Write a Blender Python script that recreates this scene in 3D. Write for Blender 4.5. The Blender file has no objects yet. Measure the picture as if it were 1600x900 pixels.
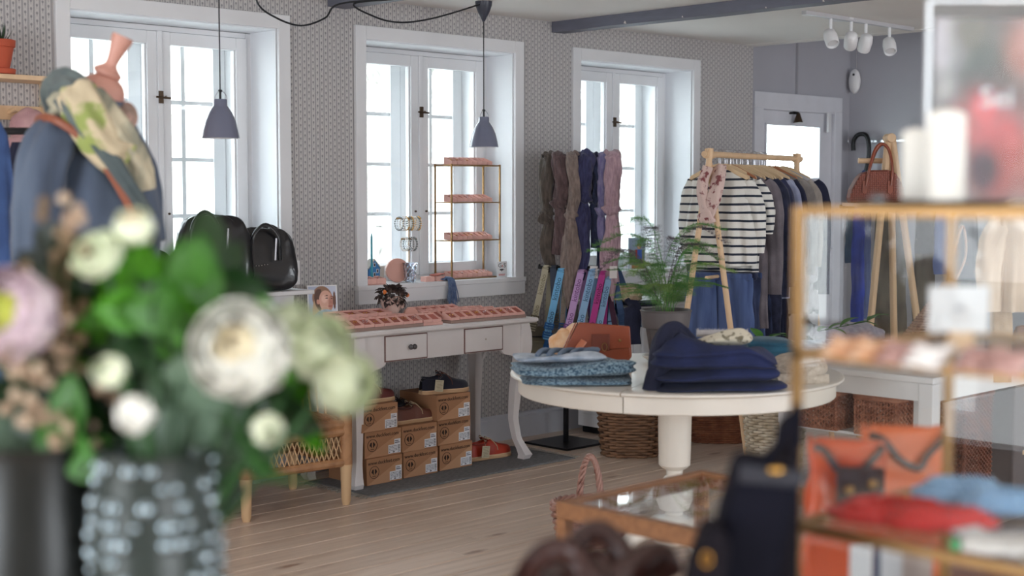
import bpy, math, random
from mathutils import Vector, Matrix, noise
from math import sin, cos, pi, radians, sqrt, atan2

S = bpy.context.scene
COL = S.collection
# ------------------------------------------------------------------ camera
CAM_A = radians(45.6)            # the view direction, measured from the window wall's own direction (+x)
PITCH = math.atan(150 / 2225)
EYE = 1.45
cd = bpy.data.cameras.new('camera'); cam = bpy.data.objects.new('camera', cd); COL.objects.link(cam)
S.camera = cam
cd.sensor_width = 36.0; cd.lens = 2225 / 1600 * 36.0
cam.location = (0, 0, EYE)
cam.rotation_euler = (pi / 2 - PITCH, 0, CAM_A - pi / 2)
cd.clip_start = 0.05; cd.clip_end = 200
cd.dof.use_dof = True; cd.dof.focus_distance = 7.2; cd.dof.aperture_fstop = 2.8
# ------------------------------------------------------------------ daylight: a bright overcast sky
w = bpy.data.worlds.new('sky'); S.world = w; w.use_nodes = True
nt = w.node_tree; nt.nodes.clear()
o_ = nt.nodes.new('ShaderNodeOutputWorld'); b_ = nt.nodes.new('ShaderNodeBackground')
tc = nt.nodes.new('ShaderNodeTexCoord'); sp = nt.nodes.new('ShaderNodeSeparateXYZ'); cr = nt.nodes.new('ShaderNodeValToRGB')
nt.links.new(tc.outputs['Generated'], sp.inputs[0]); nt.links.new(sp.outputs[2], cr.inputs[0]); nt.links.new(cr.outputs[0], b_.inputs[0])
cr.color_ramp.elements[0].position = 0.0; cr.color_ramp.elements[0].color = (0.90, 0.95, 1.0, 1)
cr.color_ramp.elements[1].position = 1.0; cr.color_ramp.elements[1].color = (0.80, 0.90, 1.0, 1)
b_.inputs[1].default_value = 6.4
nt.links.new(b_.outputs[0], o_.inputs[0])
w.cycles.sampling_method = 'AUTOMATIC'

def portal(name, loc, rot, sx, sy):
    l = bpy.data.lights.new(name, 'AREA'); l.shape = 'RECTANGLE'; l.size = sx; l.size_y = sy
    l.cycles.is_portal = True
    o = bpy.data.objects.new(name, l); COL.objects.link(o); o.location = loc; o.rotation_euler = rot
    return o
for x_ in (3.62, 5.285, 6.955):
    portal('window_daylight', (x_, 6.50, 1.62), (-pi / 2, 0, 0), 1.3, 1.5)
portal('door_daylight', (9.05, 6.42, 1.4), (-pi / 2, 0, 0), 0.8, 0.8)
for x_ in (0.2, 3.3, 6.4):
    portal('shop_window_daylight', (x_, -3.12, 1.35), (pi / 2, 0, 0), 2.4, 1.9)
portal('side_window_daylight', (-2.62, 2.2, 1.4), (0, -pi / 2, 0), 1.9, 2.4)
# ------------------------------------------------------------------ exposure
S.view_settings.view_transform = 'Standard'; S.view_settings.look = 'None'
S.view_settings.gamma = 1.0; S.view_settings.use_curve_mapping = False
S.view_settings.exposure = 0.72
S.cycles.use_denoising = True
S.cycles.max_bounces = 10; S.cycles.diffuse_bounces = 5; S.cycles.glossy_bounces = 4
S.cycles.transmission_bounces = 8; S.cycles.transparent_max_bounces = 16
S.cycles.sample_clamp_indirect = 6.0; S.cycles.caustics_reflective = False; S.cycles.caustics_refractive = False
# ------------------------------------------------------------------ helpers
FH = (cos(CAM_A), sin(CAM_A)); RT = (sin(CAM_A), -cos(CAM_A))
def ray(px, py):                       # a pixel of the 1600x900 photograph as a direction
    u = (px - 800) / 2225; v = (450 - py) / 2225; c, s = cos(PITCH), sin(PITCH)
    f = c + v * s; z = -s + v * c
    return Vector((u * RT[0] + f * FH[0], u * RT[1] + f * FH[1], z))
def at(px, py, d):  return Vector((0, 0, EYE)) + ray(px, py) * d
def at_z(px, py, z): r = ray(px, py); return Vector((0, 0, EYE)) + r * ((z - EYE) / r.z)
def at_y(px, py, y): r = ray(px, py); return Vector((0, 0, EYE)) + r * (y / r.y)
def at_x(px, py, x): r = ray(px, py); return Vector((0, 0, EYE)) + r * (x / r.x)
VIEW = CAM_A - pi / 2                  # turning by this makes local x run across the picture, local y away from the camera

def lin(c):
    return tuple(((x / 255) / 12.92 if x / 255 <= 0.04045 else ((x / 255 + 0.055) / 1.055) ** 2.4) for x in c)
_M = {}
def mat(name, rgb, rough=0.6, metal=0.0, var=0.0, scale=8.0, stretch=(1, 1, 1), bump=0.0, bscale=60.0, rnd=0.0,
        rgb2=None, sheen=0.0, coat=0.0, spec=0.5, trans=0.0, ior=1.45, fac=(0.35, 0.65)):
    if name in _M: return _M[name]
    m = bpy.data.materials.new(name); m.use_nodes = True; _M[name] = m
    N = m.node_tree.nodes; L = m.node_tree.links; p = N['Principled BSDF']
    c = lin(rgb) + (1,)
    p.inputs['Roughness'].default_value = rough; p.inputs['Metallic'].default_value = metal
    p.inputs['Specular IOR Level'].default_value = spec; p.inputs['IOR'].default_value = ior
    p.inputs['Sheen Weight'].default_value = sheen; p.inputs['Coat Weight'].default_value = coat
    p.inputs['Transmission Weight'].default_value = trans
    p.inputs['Base Color'].default_value = c
    t = N.new('ShaderNodeTexCoord'); mp = N.new('ShaderNodeMapping'); mp.inputs['Scale'].default_value = stretch
    L.new(t.outputs['Object'], mp.inputs[0])
    out = None
    if var > 0 or rgb2 is not None:
        n = N.new('ShaderNodeTexNoise'); n.inputs['Scale'].default_value = scale; n.inputs['Detail'].default_value = 4
        L.new(mp.outputs[0], n.inputs[0])
        r = N.new('ShaderNodeValToRGB'); L.new(n.outputs[0], r.inputs[0])
        c2 = lin(rgb2) + (1,) if rgb2 is not None else tuple(x * (1 - var) for x in c[:3]) + (1,)
        r.color_ramp.elements[0].position = fac[0]; r.color_ramp.elements[0].color = c2
        r.color_ramp.elements[1].position = fac[1]; r.color_ramp.elements[1].color = c
        out = r.outputs[0]
    if rnd > 0:
        oi = N.new('ShaderNodeObjectInfo'); h = N.new('ShaderNodeHueSaturation')
        mr = N.new('ShaderNodeMapRange'); mr.inputs[3].default_value = 1 - rnd; mr.inputs[4].default_value = 1 + rnd
        L.new(oi.outputs['Random'], mr.inputs[0]); L.new(mr.outputs[0], h.inputs['Value'])
        if out is None: h.inputs['Color'].default_value = c
        else: L.new(out, h.inputs['Color'])
        out = h.outputs[0]
    if out is not None: L.new(out, p.inputs['Base Color'])
    if bump > 0:
        n = N.new('ShaderNodeTexNoise'); n.inputs['Scale'].default_value = bscale; n.inputs['Detail'].default_value = 3
        L.new(mp.outputs[0], n.inputs[0])
        bp = N.new('ShaderNodeBump'); bp.inputs['Strength'].default_value = bump; bp.inputs['Distance'].default_value = 0.01
        L.new(n.outputs[0], bp.inputs['Height']); L.new(bp.outputs[0], p.inputs['Normal'])
    return m

def rotz(a): return Matrix.Rotation(a, 4, 'Z')
def TR(x, y, z): return Matrix.Translation((x, y, z))
def nz(x, y=0.0, z=0.0): return noise.noise(Vector((x, y, z)))

class MB:
    """collects shapes and links them as ONE mesh object"""
    def __init__(s): s.v = []; s.f = []; s.X = Matrix.Identity(4)
    def add(s, vs, fs):
        k = len(s.v); X = s.X
        s.v += [tuple(X @ Vector(a)) for a in vs]; s.f += [tuple(i + k for i in f) for f in fs]; return s
    def box(s, a, b):
        x0, y0, z0 = a; x1, y1, z1 = b
        return s.add([(x0, y0, z0), (x1, y0, z0), (x1, y1, z0), (x0, y1, z0), (x0, y0, z1), (x1, y0, z1), (x1, y1, z1), (x0, y1, z1)],
                     [(0, 3, 2, 1), (4, 5, 6, 7), (0, 1, 5, 4), (1, 2, 6, 5), (2, 3, 7, 6), (3, 0, 4, 7)])
    def cbox(s, c, d, r=0.0, axis='Z'):
        o = s.X; s.X = o @ Matrix.Translation(c) @ Matrix.Rotation(r, 4, axis)
        s.box((-d[0] / 2, -d[1] / 2, -d[2] / 2), (d[0] / 2, d[1] / 2, d[2] / 2)); s.X = o; return s
    def tube(s, pts, r, n=8, closed=False, flat=1.0, up=None, cap=True):
        pts = [Vector(p) for p in pts]; m = len(pts)
        R = r if isinstance(r, (list, tuple)) else [r] * m
        vs = []; fs = []; nrm = None
        for i, p in enumerate(pts):
            if closed: t = pts[(i + 1) % m] - pts[i - 1]
            else: t = pts[min(i + 1, m - 1)] - pts[max(i - 1, 0)]
            t = t.normalized() if t.length > 1e-9 else Vector((0, 0, 1))
            if up is not None:
                nrm = Vector(up) - t * t.dot(Vector(up))
                if nrm.length < 1e-5: nrm = t.orthogonal()
            elif nrm is None: nrm = t.orthogonal()
            else:
                nrm = nrm - t * t.dot(nrm)
                if nrm.length < 1e-5: nrm = t.orthogonal()
            nrm.normalize(); bn = t.cross(nrm)
            for k in range(n):
                a = 2 * pi * k / n
                vs.append(p + nrm * (cos(a) * R[i] * flat) + bn * (sin(a) * R[i]))
        for i in range(m if closed else m - 1):
            j = (i + 1) % m
            for k in range(n):
                l = (k + 1) % n
                fs.append((i * n + k, i * n + l, j * n + l, j * n + k))
        if not closed and cap:
            fs.append(tuple(range(n - 1, -1, -1))); fs.append(tuple((m - 1) * n + k for k in range(n)))
        return s.add(vs, fs)
    def cyl(s, p0, p1, r0, r1=None, n=12): return s.tube([p0, p1], [r0, r0 if r1 is None else r1], n)
    def lathe(s, prof, n=24, c=(0, 0, 0), sx=1.0, sy=1.0, cap=True):
        vs = []; fs = []; m = len(prof)
        for r, z in prof:
            for k in range(n):
                a = 2 * pi * k / n; vs.append((c[0] + r * cos(a) * sx, c[1] + r * sin(a) * sy, c[2] + z))
        for i in range(m - 1):
            for k in range(n):
                l = (k + 1) % n; fs.append((i * n + k, i * n + l, (i + 1) * n + l, (i + 1) * n + k))
        if cap:
            fs.append(tuple(range(n - 1, -1, -1))); fs.append(tuple((m - 1) * n + k for k in range(n)))
        return s.add(vs, fs)
    def grid(s, fn, nu, nv, cu=False, two=False):
        vs = [fn(i / (nu if cu else nu - 1), j / (nv - 1)) for j in range(nv) for i in range(nu)]
        fs = []
        for j in range(nv - 1):
            for i in range(nu if cu else nu - 1):
                k = (i + 1) % nu; fs.append((j * nu + i, j * nu + k, (j + 1) * nu + k, (j + 1) * nu + i))
        return s.add(vs, fs)
    def ell(s, c, r, n=16, m=10, fn=None):
        def g(u, v):
            a = 2 * pi * u; b = -pi / 2 + pi * (0.001 + 0.998 * v)
            d = Vector((cos(a) * cos(b), sin(a) * cos(b), sin(b)))
            k = 1 + (fn(d) if fn else 0)
            return (c[0] + d.x * r[0] * k, c[1] + d.y * r[1] * k, c[2] + d.z * r[2] * k)
        return s.grid(g, n, m, cu=True)
    def prism(s, poly, a, b, plane='xz'):
        """outline in a plane, pushed from a to b along the third axis"""
        def P(p, t): return {'xz': (p[0], t, p[1]), 'xy': (p[0], p[1], t), 'yz': (t, p[0], p[1])}[plane]
        n = len(poly)
        vs = [P(p, a) for p in poly] + [P(p, b) for p in poly]
        return s.add(vs, [tuple(range(n)), tuple(range(2 * n - 1, n - 1, -1))] + [(i, n + i, n + (i + 1) % n, (i + 1) % n) for i in range(n)])
    def mesh(s, name, m, smooth=None):
        me = bpy.data.meshes.new(name); me.from_pydata(s.v, [], s.f); me.validate()
        if m is not None: me.materials.append(m)
        if smooth is not None:
            me.polygons.foreach_set('use_smooth', [True] * len(me.polygons))
            me.set_sharp_from_angle(angle=radians(smooth))
        me.update(); return me
    def build(s, name, m, parent=None, smooth=None, loc=None, rz=0.0, bevel=0.0, solid=0.0, sub=0, M=None):
        o = bpy.data.objects.new(name, s.mesh(name, m, smooth)); COL.objects.link(o)
        if parent is not None: o.parent = parent
        if loc is not None: o.location = loc
        if rz: o.rotation_euler = (0, 0, rz)
        if M is not None: o.matrix_basis = M
        if solid: d = o.modifiers.new('thick', 'SOLIDIFY'); d.thickness = solid; d.offset = 0
        if bevel: d = o.modifiers.new('bevel', 'BEVEL'); d.width = bevel; d.segments = 2; d.limit_method = 'ANGLE'
        if sub: d = o.modifiers.new('sub', 'SUBSURF'); d.levels = sub; d.render_levels = sub
        return o

def tag(o, label, cat, group=None, kind=None):
    o['label'] = label; o['category'] = cat
    if group: o['group'] = group
    if kind: o['kind'] = kind
    return o
def thing(name, label, cat, loc=(0, 0, 0), rz=0.0, group=None):
    o = bpy.data.objects.new(name, None); COL.objects.link(o); o.empty_display_size = 0.05
    o.location = loc; o.rotation_euler = (0, 0, rz)
    return tag(o, label, cat, group)
def dup(o, loc=None, rz=None, label=None, group=None, parent=None):
    c = o.copy(); COL.objects.link(c)
    if parent is not None: c.parent = parent
    if loc is not None: c.location = loc
    if rz is not None: c.rotation_euler[2] = rz
    if label: c['label'] = label
    if group: c['group'] = group
    for ch in list(o.children):
        if ch.name in COL.objects: dup(ch, parent=c)
    return c
def inst(name, me, parent, loc=(0, 0, 0), rot=(0, 0, 0), scale=(1, 1, 1)):
    o = bpy.data.objects.new(name, me); COL.objects.link(o); o.parent = parent
    o.location = loc; o.rotation_euler = rot; o.scale = scale; return o
def struct(o): o['kind'] = 'structure'; return o
_T = {}
def text_mesh(body, m, size=0.05, ext=0.0003, align='CENTER'):
    k = (body, m.name, size, align)
    if k in _T: return _T[k]
    cu = bpy.data.curves.new('lettering', 'FONT'); cu.body = body; cu.size = size; cu.extrude = ext
    cu.align_x = align; cu.align_y = 'CENTER'; cu.resolution_u = 3
    o = bpy.data.objects.new('lettering', cu); COL.objects.link(o)
    bpy.context.view_layer.update()
    me = bpy.data.meshes.new_from_object(o.evaluated_get(bpy.context.evaluated_depsgraph_get()))
    COL.objects.unlink(o); bpy.data.objects.remove(o)
    me.materials.clear(); me.materials.append(m); _T[k] = me; return me
def smoothpath(pts, n=6):
    """Catmull-Rom through the points"""
    P = [Vector(p) for p in pts]; P = [P[0] * 2 - P[1]] + P + [P[-1] * 2 - P[-2]]; out = []
    for i in range(1, len(P) - 2):
        a, b, c, d = P[i - 1:i + 3]
        for k in range(n):
            t = k / n
            out.append(0.5 * ((2 * b) + (c - a) * t + (2 * a - 5 * b + 4 * c - d) * t * t + (3 * b - 3 * c + d - a) * t ** 3))
    out.append(P[-2]); return out
def lerp(a, b, t): return a + (b - a) * t
def interp(tab, t):
    for (a, *A), (b, *B) in zip(tab, tab[1:]):
        if t <= b: k = 0 if b == a else (t - a) / (b - a); return [lerp(x, y, max(0, k)) for x, y in zip(A, B)]
    return list(tab[-1][1:])
def picture(name, w, h, nx, ny, fn, parent, M, rough=0.5):
    """a flat printed picture: a fine grid whose faces carry the print's own colours"""
    mb = MB(); mb.grid(lambda u, v: ((u - 0.5) * w, 0, (v - 0.5) * h), nx + 1, ny + 1)
    me = mb.mesh(name, None); at_ = me.color_attributes.new('print', 'BYTE_COLOR', 'CORNER')
    cols = []
    for j in range(ny):
        for i in range(nx):
            c = lin(fn((i + 0.5) / nx, (j + 0.5) / ny)) + (1,)
            for _ in range(4): cols.extend(c)
    at_.data.foreach_set('color', cols)
    m = bpy.data.materials.new(name + '_print'); m.use_nodes = True
    a = m.node_tree.nodes.new('ShaderNodeVertexColor'); a.layer_name = 'print'
    m.node_tree.links.new(a.outputs[0], m.node_tree.nodes['Principled BSDF'].inputs['Base Color'])
    m.node_tree.nodes['Principled BSDF'].inputs['Roughness'].default_value = rough
    me.materials.append(m)
    o = bpy.data.objects.new(name, me); COL.objects.link(o); o.parent = parent; o.matrix_basis = M; return o

ORD = ('first', 'second', 'third', 'fourth', 'fifth', 'sixth', 'seventh', 'eighth', 'ninth', 'tenth', 'eleventh', 'twelfth')
# ------------------------------------------------------------------ shared materials
WHITE = mat('white_paint', (226, 226, 228), 0.42, var=0.05, scale=3, bump=0.03, bscale=20)
CREAM = mat('cream_paint', (232, 226, 216), 0.35, var=0.06, scale=4, bump=0.03, bscale=20, coat=0.15)
BRASS = mat('brass', (158, 122, 78), 0.42, 0.75, var=0.15, scale=20)
STEEL = mat('steel', (190, 190, 195), 0.3, 1.0)
BLACK = mat('black_metal', (24, 24, 27), 0.35, 0.3)
PINE = mat('pine', (228, 194, 156), 0.5, var=0.12, scale=6, stretch=(3, 3, 0.4), bump=0.05)
OAK = mat('oak', (150, 104, 70), 0.45, var=0.25, scale=7, stretch=(1, 8, 8), bump=0.05)
def clear_glass(name, tint=(1, 1, 1), refl=0.06, rough=0.0):
    if name in _M: return _M[name]
    m = bpy.data.materials.new(name); m.use_nodes = True; _M[name] = m
    N = m.node_tree.nodes; L = m.node_tree.links; N.clear()
    o = N.new('ShaderNodeOutputMaterial'); t = N.new('ShaderNodeBsdfTransparent'); g = N.new('ShaderNodeBsdfGlossy')
    mx = N.new('ShaderNodeMixShader'); fr = N.new('ShaderNodeLayerWeight'); pw = N.new('ShaderNodeMath'); pw.operation = 'POWER'; pw.inputs[1].default_value = 4.0
    mt = N.new('ShaderNodeMath'); mt.operation = 'MULTIPLY_ADD'; mt.inputs[1].default_value = 0.5; mt.inputs[2].default_value = refl; mt.use_clamp = True
    t.inputs[0].default_value = tint + (1,); g.inputs['Roughness'].default_value = rough
    L.new(fr.outputs['Facing'], pw.inputs[0]); L.new(pw.outputs[0], mt.inputs[0]); L.new(mt.outputs[0], mx.inputs[0]); L.new(t.outputs[0], mx.inputs[1]); L.new(g.outputs[0], mx.inputs[2])
    L.new(mx.outputs[0], o.inputs[0]); return m
GLASS = clear_glass('window_glass', (0.97, 0.985, 0.98), 0.04)
# ================================================================== THE ROOM
D = 5.95           # inner face of the window wall
CEIL = 2.46
def wallpaper():
    m = bpy.data.materials.new('wallpaper'); m.use_nodes = True
    N = m.node_tree.nodes; L = m.node_tree.links; p = N['Principled BSDF']; p.inputs['Roughness'].default_value = 0.75
    t = N.new('ShaderNodeTexCoord'); s = N.new('ShaderNodeSeparateXYZ'); L.new(t.outputs['Object'], s.inputs[0])
    def M(op, a, b=None, c=None):
        n = N.new('ShaderNodeMath'); n.operation = op
        for i, x in enumerate((a, b, c)):
            if x is None: continue
            if hasattr(x, 'links') or hasattr(x, 'node'): L.new(x, n.inputs[i])
            else: n.inputs[i].default_value = x
        return n.outputs[0]
    ax = M('ADD', s.outputs[0], s.outputs[1])
    u = M('DIVIDE', ax, 0.027); fu = M('FRACT', u); iu = M('FLOOR', u)
    par = M('MODULO', iu, 2.0); v = M('ADD', M('DIVIDE', s.outputs[2], 0.034), M('MULTIPLY', par, 0.5)); fv = M('FRACT', v)
    du = M('ABSOLUTE', M('SUBTRACT', fu, 0.5)); dv = M('ABSOLUTE', M('SUBTRACT', fv, 0.5))
    # flower head and stem of the little sprig
    e1 = M('LESS_THAN', M('ADD', M('POWER', M('MULTIPLY', du, 5.2), 2.0), M('POWER', M('MULTIPLY', M('SUBTRACT', fv, 0.62), 5.5), 2.0)), 1.0)
    e2 = M('LESS_THAN', M('ADD', M('POWER', M('MULTIPLY', du, 16.0), 2.0), M('POWER', M('MULTIPLY', M('SUBTRACT', fv, 0.33), 4.5), 2.0)), 1.0)
    band = M('GREATER_THAN', du, 0.36); core = M('GREATER_THAN', du, 0.44)
    dark = M('MINIMUM', M('ADD', M('ADD', M('MULTIPLY', e1, 0.75), M('MULTIPLY', e2, 0.6)), M('SUBTRACT', M('MULTIPLY', band, 0.8), M('MULTIPLY', core, 0.45))), 1.0)
    mx = N.new('ShaderNodeMix'); mx.data_type = 'RGBA'
    mx.inputs[6].default_value = lin((194, 190, 188)) + (1,); mx.inputs[7].default_value = lin((118, 116, 121)) + (1,)
    L.new(dark, mx.inputs[0]); L.new(mx.outputs[2], p.inputs['Base Color']); return m
WP = wallpaper()
GREYP = mat('grey_wall_paint', (182, 181, 188), 0.6, var=0.05, scale=2, bump=0.02)
CEILM = mat('ceiling_plaster', (232, 228, 224), 0.7, var=0.03, scale=2)
BEAMM = mat('beam_grey_blue', (112, 114, 128), 0.55, var=0.12, scale=6, stretch=(6, 1, 6), bump=0.06, bscale=12)
HALO = 0.012

def wall_y(name, x0, x1, y, z0, z1, holes, m, d=0.10, inward=-1):
    """a wall along x at y (inner face) and d thick, its openings cut out"""
    xs = sorted({x0, x1} | {h[0] for h in holes} | {h[1] for h in holes}); zs = sorted({z0, z1} | {h[2] for h in holes} | {h[3] for h in holes})
    mb = MB()
    for a, b in zip(xs, xs[1:]):
        for c, e in zip(zs, zs[1:]):
            if any(h[0] <= (a + b) / 2 <= h[1] and h[2] <= (c + e) / 2 <= h[3] for h in holes): continue
            ya, yb = (y, y + d) if inward < 0 else (y - d, y)
            mb.box((a, ya, c), (b, yb, e))
    return struct(mb.build(name, m))
def wall_x(name, y0, y1, x, z0, z1, holes, m, d=0.10):
    ys = sorted({y0, y1} | {h[0] for h in holes} | {h[1] for h in holes}); zs = sorted({z0, z1} | {h[2] for h in holes} | {h[3] for h in holes})
    mb = MB()
    for a, b in zip(ys, ys[1:]):
        for c, e in zip(zs, zs[1:]):
            if any(h[0] <= (a + b) / 2 <= h[1] and h[2] <= (c + e) / 2 <= h[3] for h in holes): continue
            mb.box((min(x, x + d), a, c), (max(x, x + d), b, e))
    return struct(mb.build(name, m))
WIN = [(3.065, 4.18, 0.95, 2.262), (4.735, 5.835, 0.95, 2.252), (6.395, 7.49, 0.95, 2.252)]
wall_y('wall_back', -2.6, 8.12, D, 0, CEIL, WIN, WP, d=0.27)
# the grey entrance beyond the end of the papered wall
DY = 6.12
DOOR = (8.50, 9.42, 0, 2.10)
wall_y('wall_entrance', 8.12, 9.75, DY, 0, 2.9, [DOOR], GREYP, d=0.14)
struct(MB().box((8.12, D, 0), (8.17, DY + .14, 2.9)).build('trim_1', WP))
wall_x('wall_right', -3, DY + .14, 9.66, 0, 2.9, [], GREYP, d=0.12)
wall_x('wall_left', -3, D + .27, -2.5, 0, CEIL, [(1.0, 3.4, .45, 2.35)], WP, d=-0.12)
wall_y('wall_front', -2.6, 9.8, -3, 0, CEIL, [(-1.0, 1.4, .4, 2.3), (5.2, 7.6, .4, 2.3)], GREYP, d=0.12, inward=1)
struct(MB().box((-2.6, -3.1, CEIL), (8.12, D + .3, CEIL + .12)).build('ceiling', CEILM))
struct(MB().box((8.12, -3.1, 2.86), (9.8, DY + .2, 2.98)).build('ceiling_entrance', GREYP))
struct(MB().box((8.06, -3.1, CEIL - .004), (8.18, D, 2.9)).build('trim_2', CEILM))
def beam(x, y0, y1, w, h, label):
    mb = MB()
    pts = []
    n = 40
    for i in range(n + 1):
        y = lerp(y0, y1, i / n); a = 0.004 * nz(y * 2, x); b = 0.004 * nz(y * 3, x + 5)
        pts.append([(x + a, y, CEIL + .002), (x + a + .001, y, CEIL - h + b), (x + w + b, y, CEIL - h + a), (x + w, y, CEIL + .002)])
    for i in range(n):
        for k in range(3): mb.add([pts[i][k], pts[i][k + 1], pts[i + 1][k + 1], pts[i + 1][k]], [(0, 1, 2, 3)])
    mb.add(pts[0], [(0, 1, 2, 3)]); mb.add(pts[n], [(3, 2, 1, 0)])
    o = mb.build('beam', BEAMM); struct(o); return o
b1 = beam(4.50, -2.9, D - .003, .11, .062, ''); b2 = beam(6.155, -2.9, D - .003, .11, .062, '')
chip = MB()
for yy, s_ in ((5.36, .02), (4.95, .012), (4.4, .01), (4.05, .014), (3.85, .016), (3.3, .03)):
    chip.add([(6.1535, yy, CEIL - .062), (6.1535, yy + s_, CEIL - .062 + s_ * .3), (6.1535, yy + s_ * .6, CEIL - .062 + s_), (6.1535, yy + s_ * .3, CEIL - .062 + s_ * .8)], [(0, 3, 2, 1)])
chip.build('chipped_paint', mat('bare_plaster', (214, 208, 204), .8), b2)
b3 = MB().box((7.75, -2.9, CEIL - .12), (7.95, 3.75, CEIL + .002)).build('beam', BEAMM); struct(b3)
# floor: dark sub-floor and pine boards laid along the window wall
struct(MB().box((-2.6, -3.1, -.12), (9.8, D + .5, -.022)).build('floor', mat('gap_dark', (58, 44, 36), .9)))
flo = bpy.data.objects['floor']
PLANK = mat('pine_floor', (226, 206, 188), 0.36, rgb2=(204, 180, 160), scale=5.5, stretch=(.35, 5, 1), rnd=0.07, bump=0.05, bscale=30, fac=(.3, .7))
def plank_knots(m):
    N = m.node_tree.nodes; L = m.node_tree.links; p = N['Principled BSDF']
    src = p.inputs['Base Color'].links[0].from_socket
    t = N.new('ShaderNodeTexCoord'); oi = N.new('ShaderNodeObjectInfo'); ad = N.new('ShaderNodeVectorMath'); ad.operation = 'MULTIPLY_ADD'
    ad.inputs[1].default_value = (1, 1, 1)
    cb = N.new('ShaderNodeVectorMath'); cb.operation = 'SCALE'; cb.inputs[0].default_value = (37, 11, 5); L.new(oi.outputs['Random'], cb.inputs['Scale'])
    L.new(t.outputs['Object'], ad.inputs[0]); L.new(cb.outputs[0], ad.inputs[2])
    mp = N.new('ShaderNodeMapping'); mp.inputs['Scale'].default_value = (2.2, 7.5, 1); L.new(ad.outputs[0], mp.inputs[0])
    vo = N.new('ShaderNodeTexVoronoi'); vo.inputs['Scale'].default_value = 1.0; L.new(mp.outputs[0], vo.inputs['Vector'])
    n2 = N.new('ShaderNodeTexNoise'); n2.inputs['Scale'].default_value = 9; L.new(mp.outputs[0], n2.inputs[0])
    sm = N.new('ShaderNodeMath'); sm.operation = 'MULTIPLY_ADD'; sm.inputs[1].default_value = .12; L.new(n2.outputs[0], sm.inputs[0]); L.new(vo.outputs['Distance'], sm.inputs[2])
    r = N.new('ShaderNodeValToRGB'); r.color_ramp.elements[0].position = .13; r.color_ramp.elements[0].color = (1, 1, 1, 1)
    r.color_ramp.elements[1].position = .24; r.color_ramp.elements[1].color = (0, 0, 0, 1); L.new(sm.outputs[0], r.inputs[0])
    mx = N.new('ShaderNodeMix'); mx.data_type = 'RGBA'; L.new(src, mx.inputs[6]); mx.inputs[7].default_value = lin((140, 100, 76)) + (1,)
    sc = N.new('ShaderNodeMath'); sc.operation = 'MULTIPLY'; sc.inputs[1].default_value = .8; L.new(r.outputs[0], sc.inputs[0]); L.new(sc.outputs[0], mx.inputs[0])
    # long streaks of grain that differ from board to board
    m3 = N.new('ShaderNodeMapping'); m3.inputs['Scale'].default_value = (1.2, 60, 1); L.new(ad.outputs[0], m3.inputs[0])
    n3 = N.new('ShaderNodeTexNoise'); n3.inputs['Scale'].default_value = 1.0; n3.inputs['Detail'].default_value = 5; L.new(m3.outputs[0], n3.inputs[0])
    r3 = N.new('ShaderNodeMapRange'); r3.inputs[1].default_value = .3; r3.inputs[2].default_value = .7; r3.inputs[3].default_value = .90; r3.inputs[4].default_value = 1.04; L.new(n3.outputs[0], r3.inputs[0])
    h = N.new('ShaderNodeHueSaturation'); L.new(r3.outputs[0], h.inputs['Value']); L.new(mx.outputs[2], h.inputs['Color']); L.new(h.outputs[0], p.inputs['Base Color'])
plank_knots(PLANK)
random.seed(3)
pm = MB()
pw_ = .148; e_ = .0032
pm.add([(0, 0, -.02), (1, 0, -.02), (1, pw_, -.02), (0, pw_, -.02), (0, 0, -e_), (1, 0, -e_), (1, pw_, -e_), (0, pw_, -e_),
        (0, e_, 0), (1, e_, 0), (1, pw_ - e_, 0), (0, pw_ - e_, 0)],
       [(0, 1, 5, 4), (2, 3, 7, 6), (4, 5, 9, 8), (6, 7, 11, 10), (8, 9, 10, 11), (1, 2, 6, 5), (3, 0, 4, 7), (5, 6, 10, 9), (7, 4, 8, 11)])
pmesh = {}
y = -3.0; row = 0
while y < DY:
    cuts = [-2.6]; x = -2.6 + random.uniform(2.2, 4.4)
    while x < 9.4: cuts.append(x); x += random.uniform(3.2, 5.0)
    cuts.append(9.75)
    for a, b in zip(cuts, cuts[1:]):
        ln = b - a - .002
        k = MB(); k.v = [(v[0] * ln, v[1], v[2]) for v in pm.v]; k.f = pm.f
        o = k.build('plank', PLANK, flo, loc=(a, y, 0))
    y += .1515; row += 1

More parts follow.
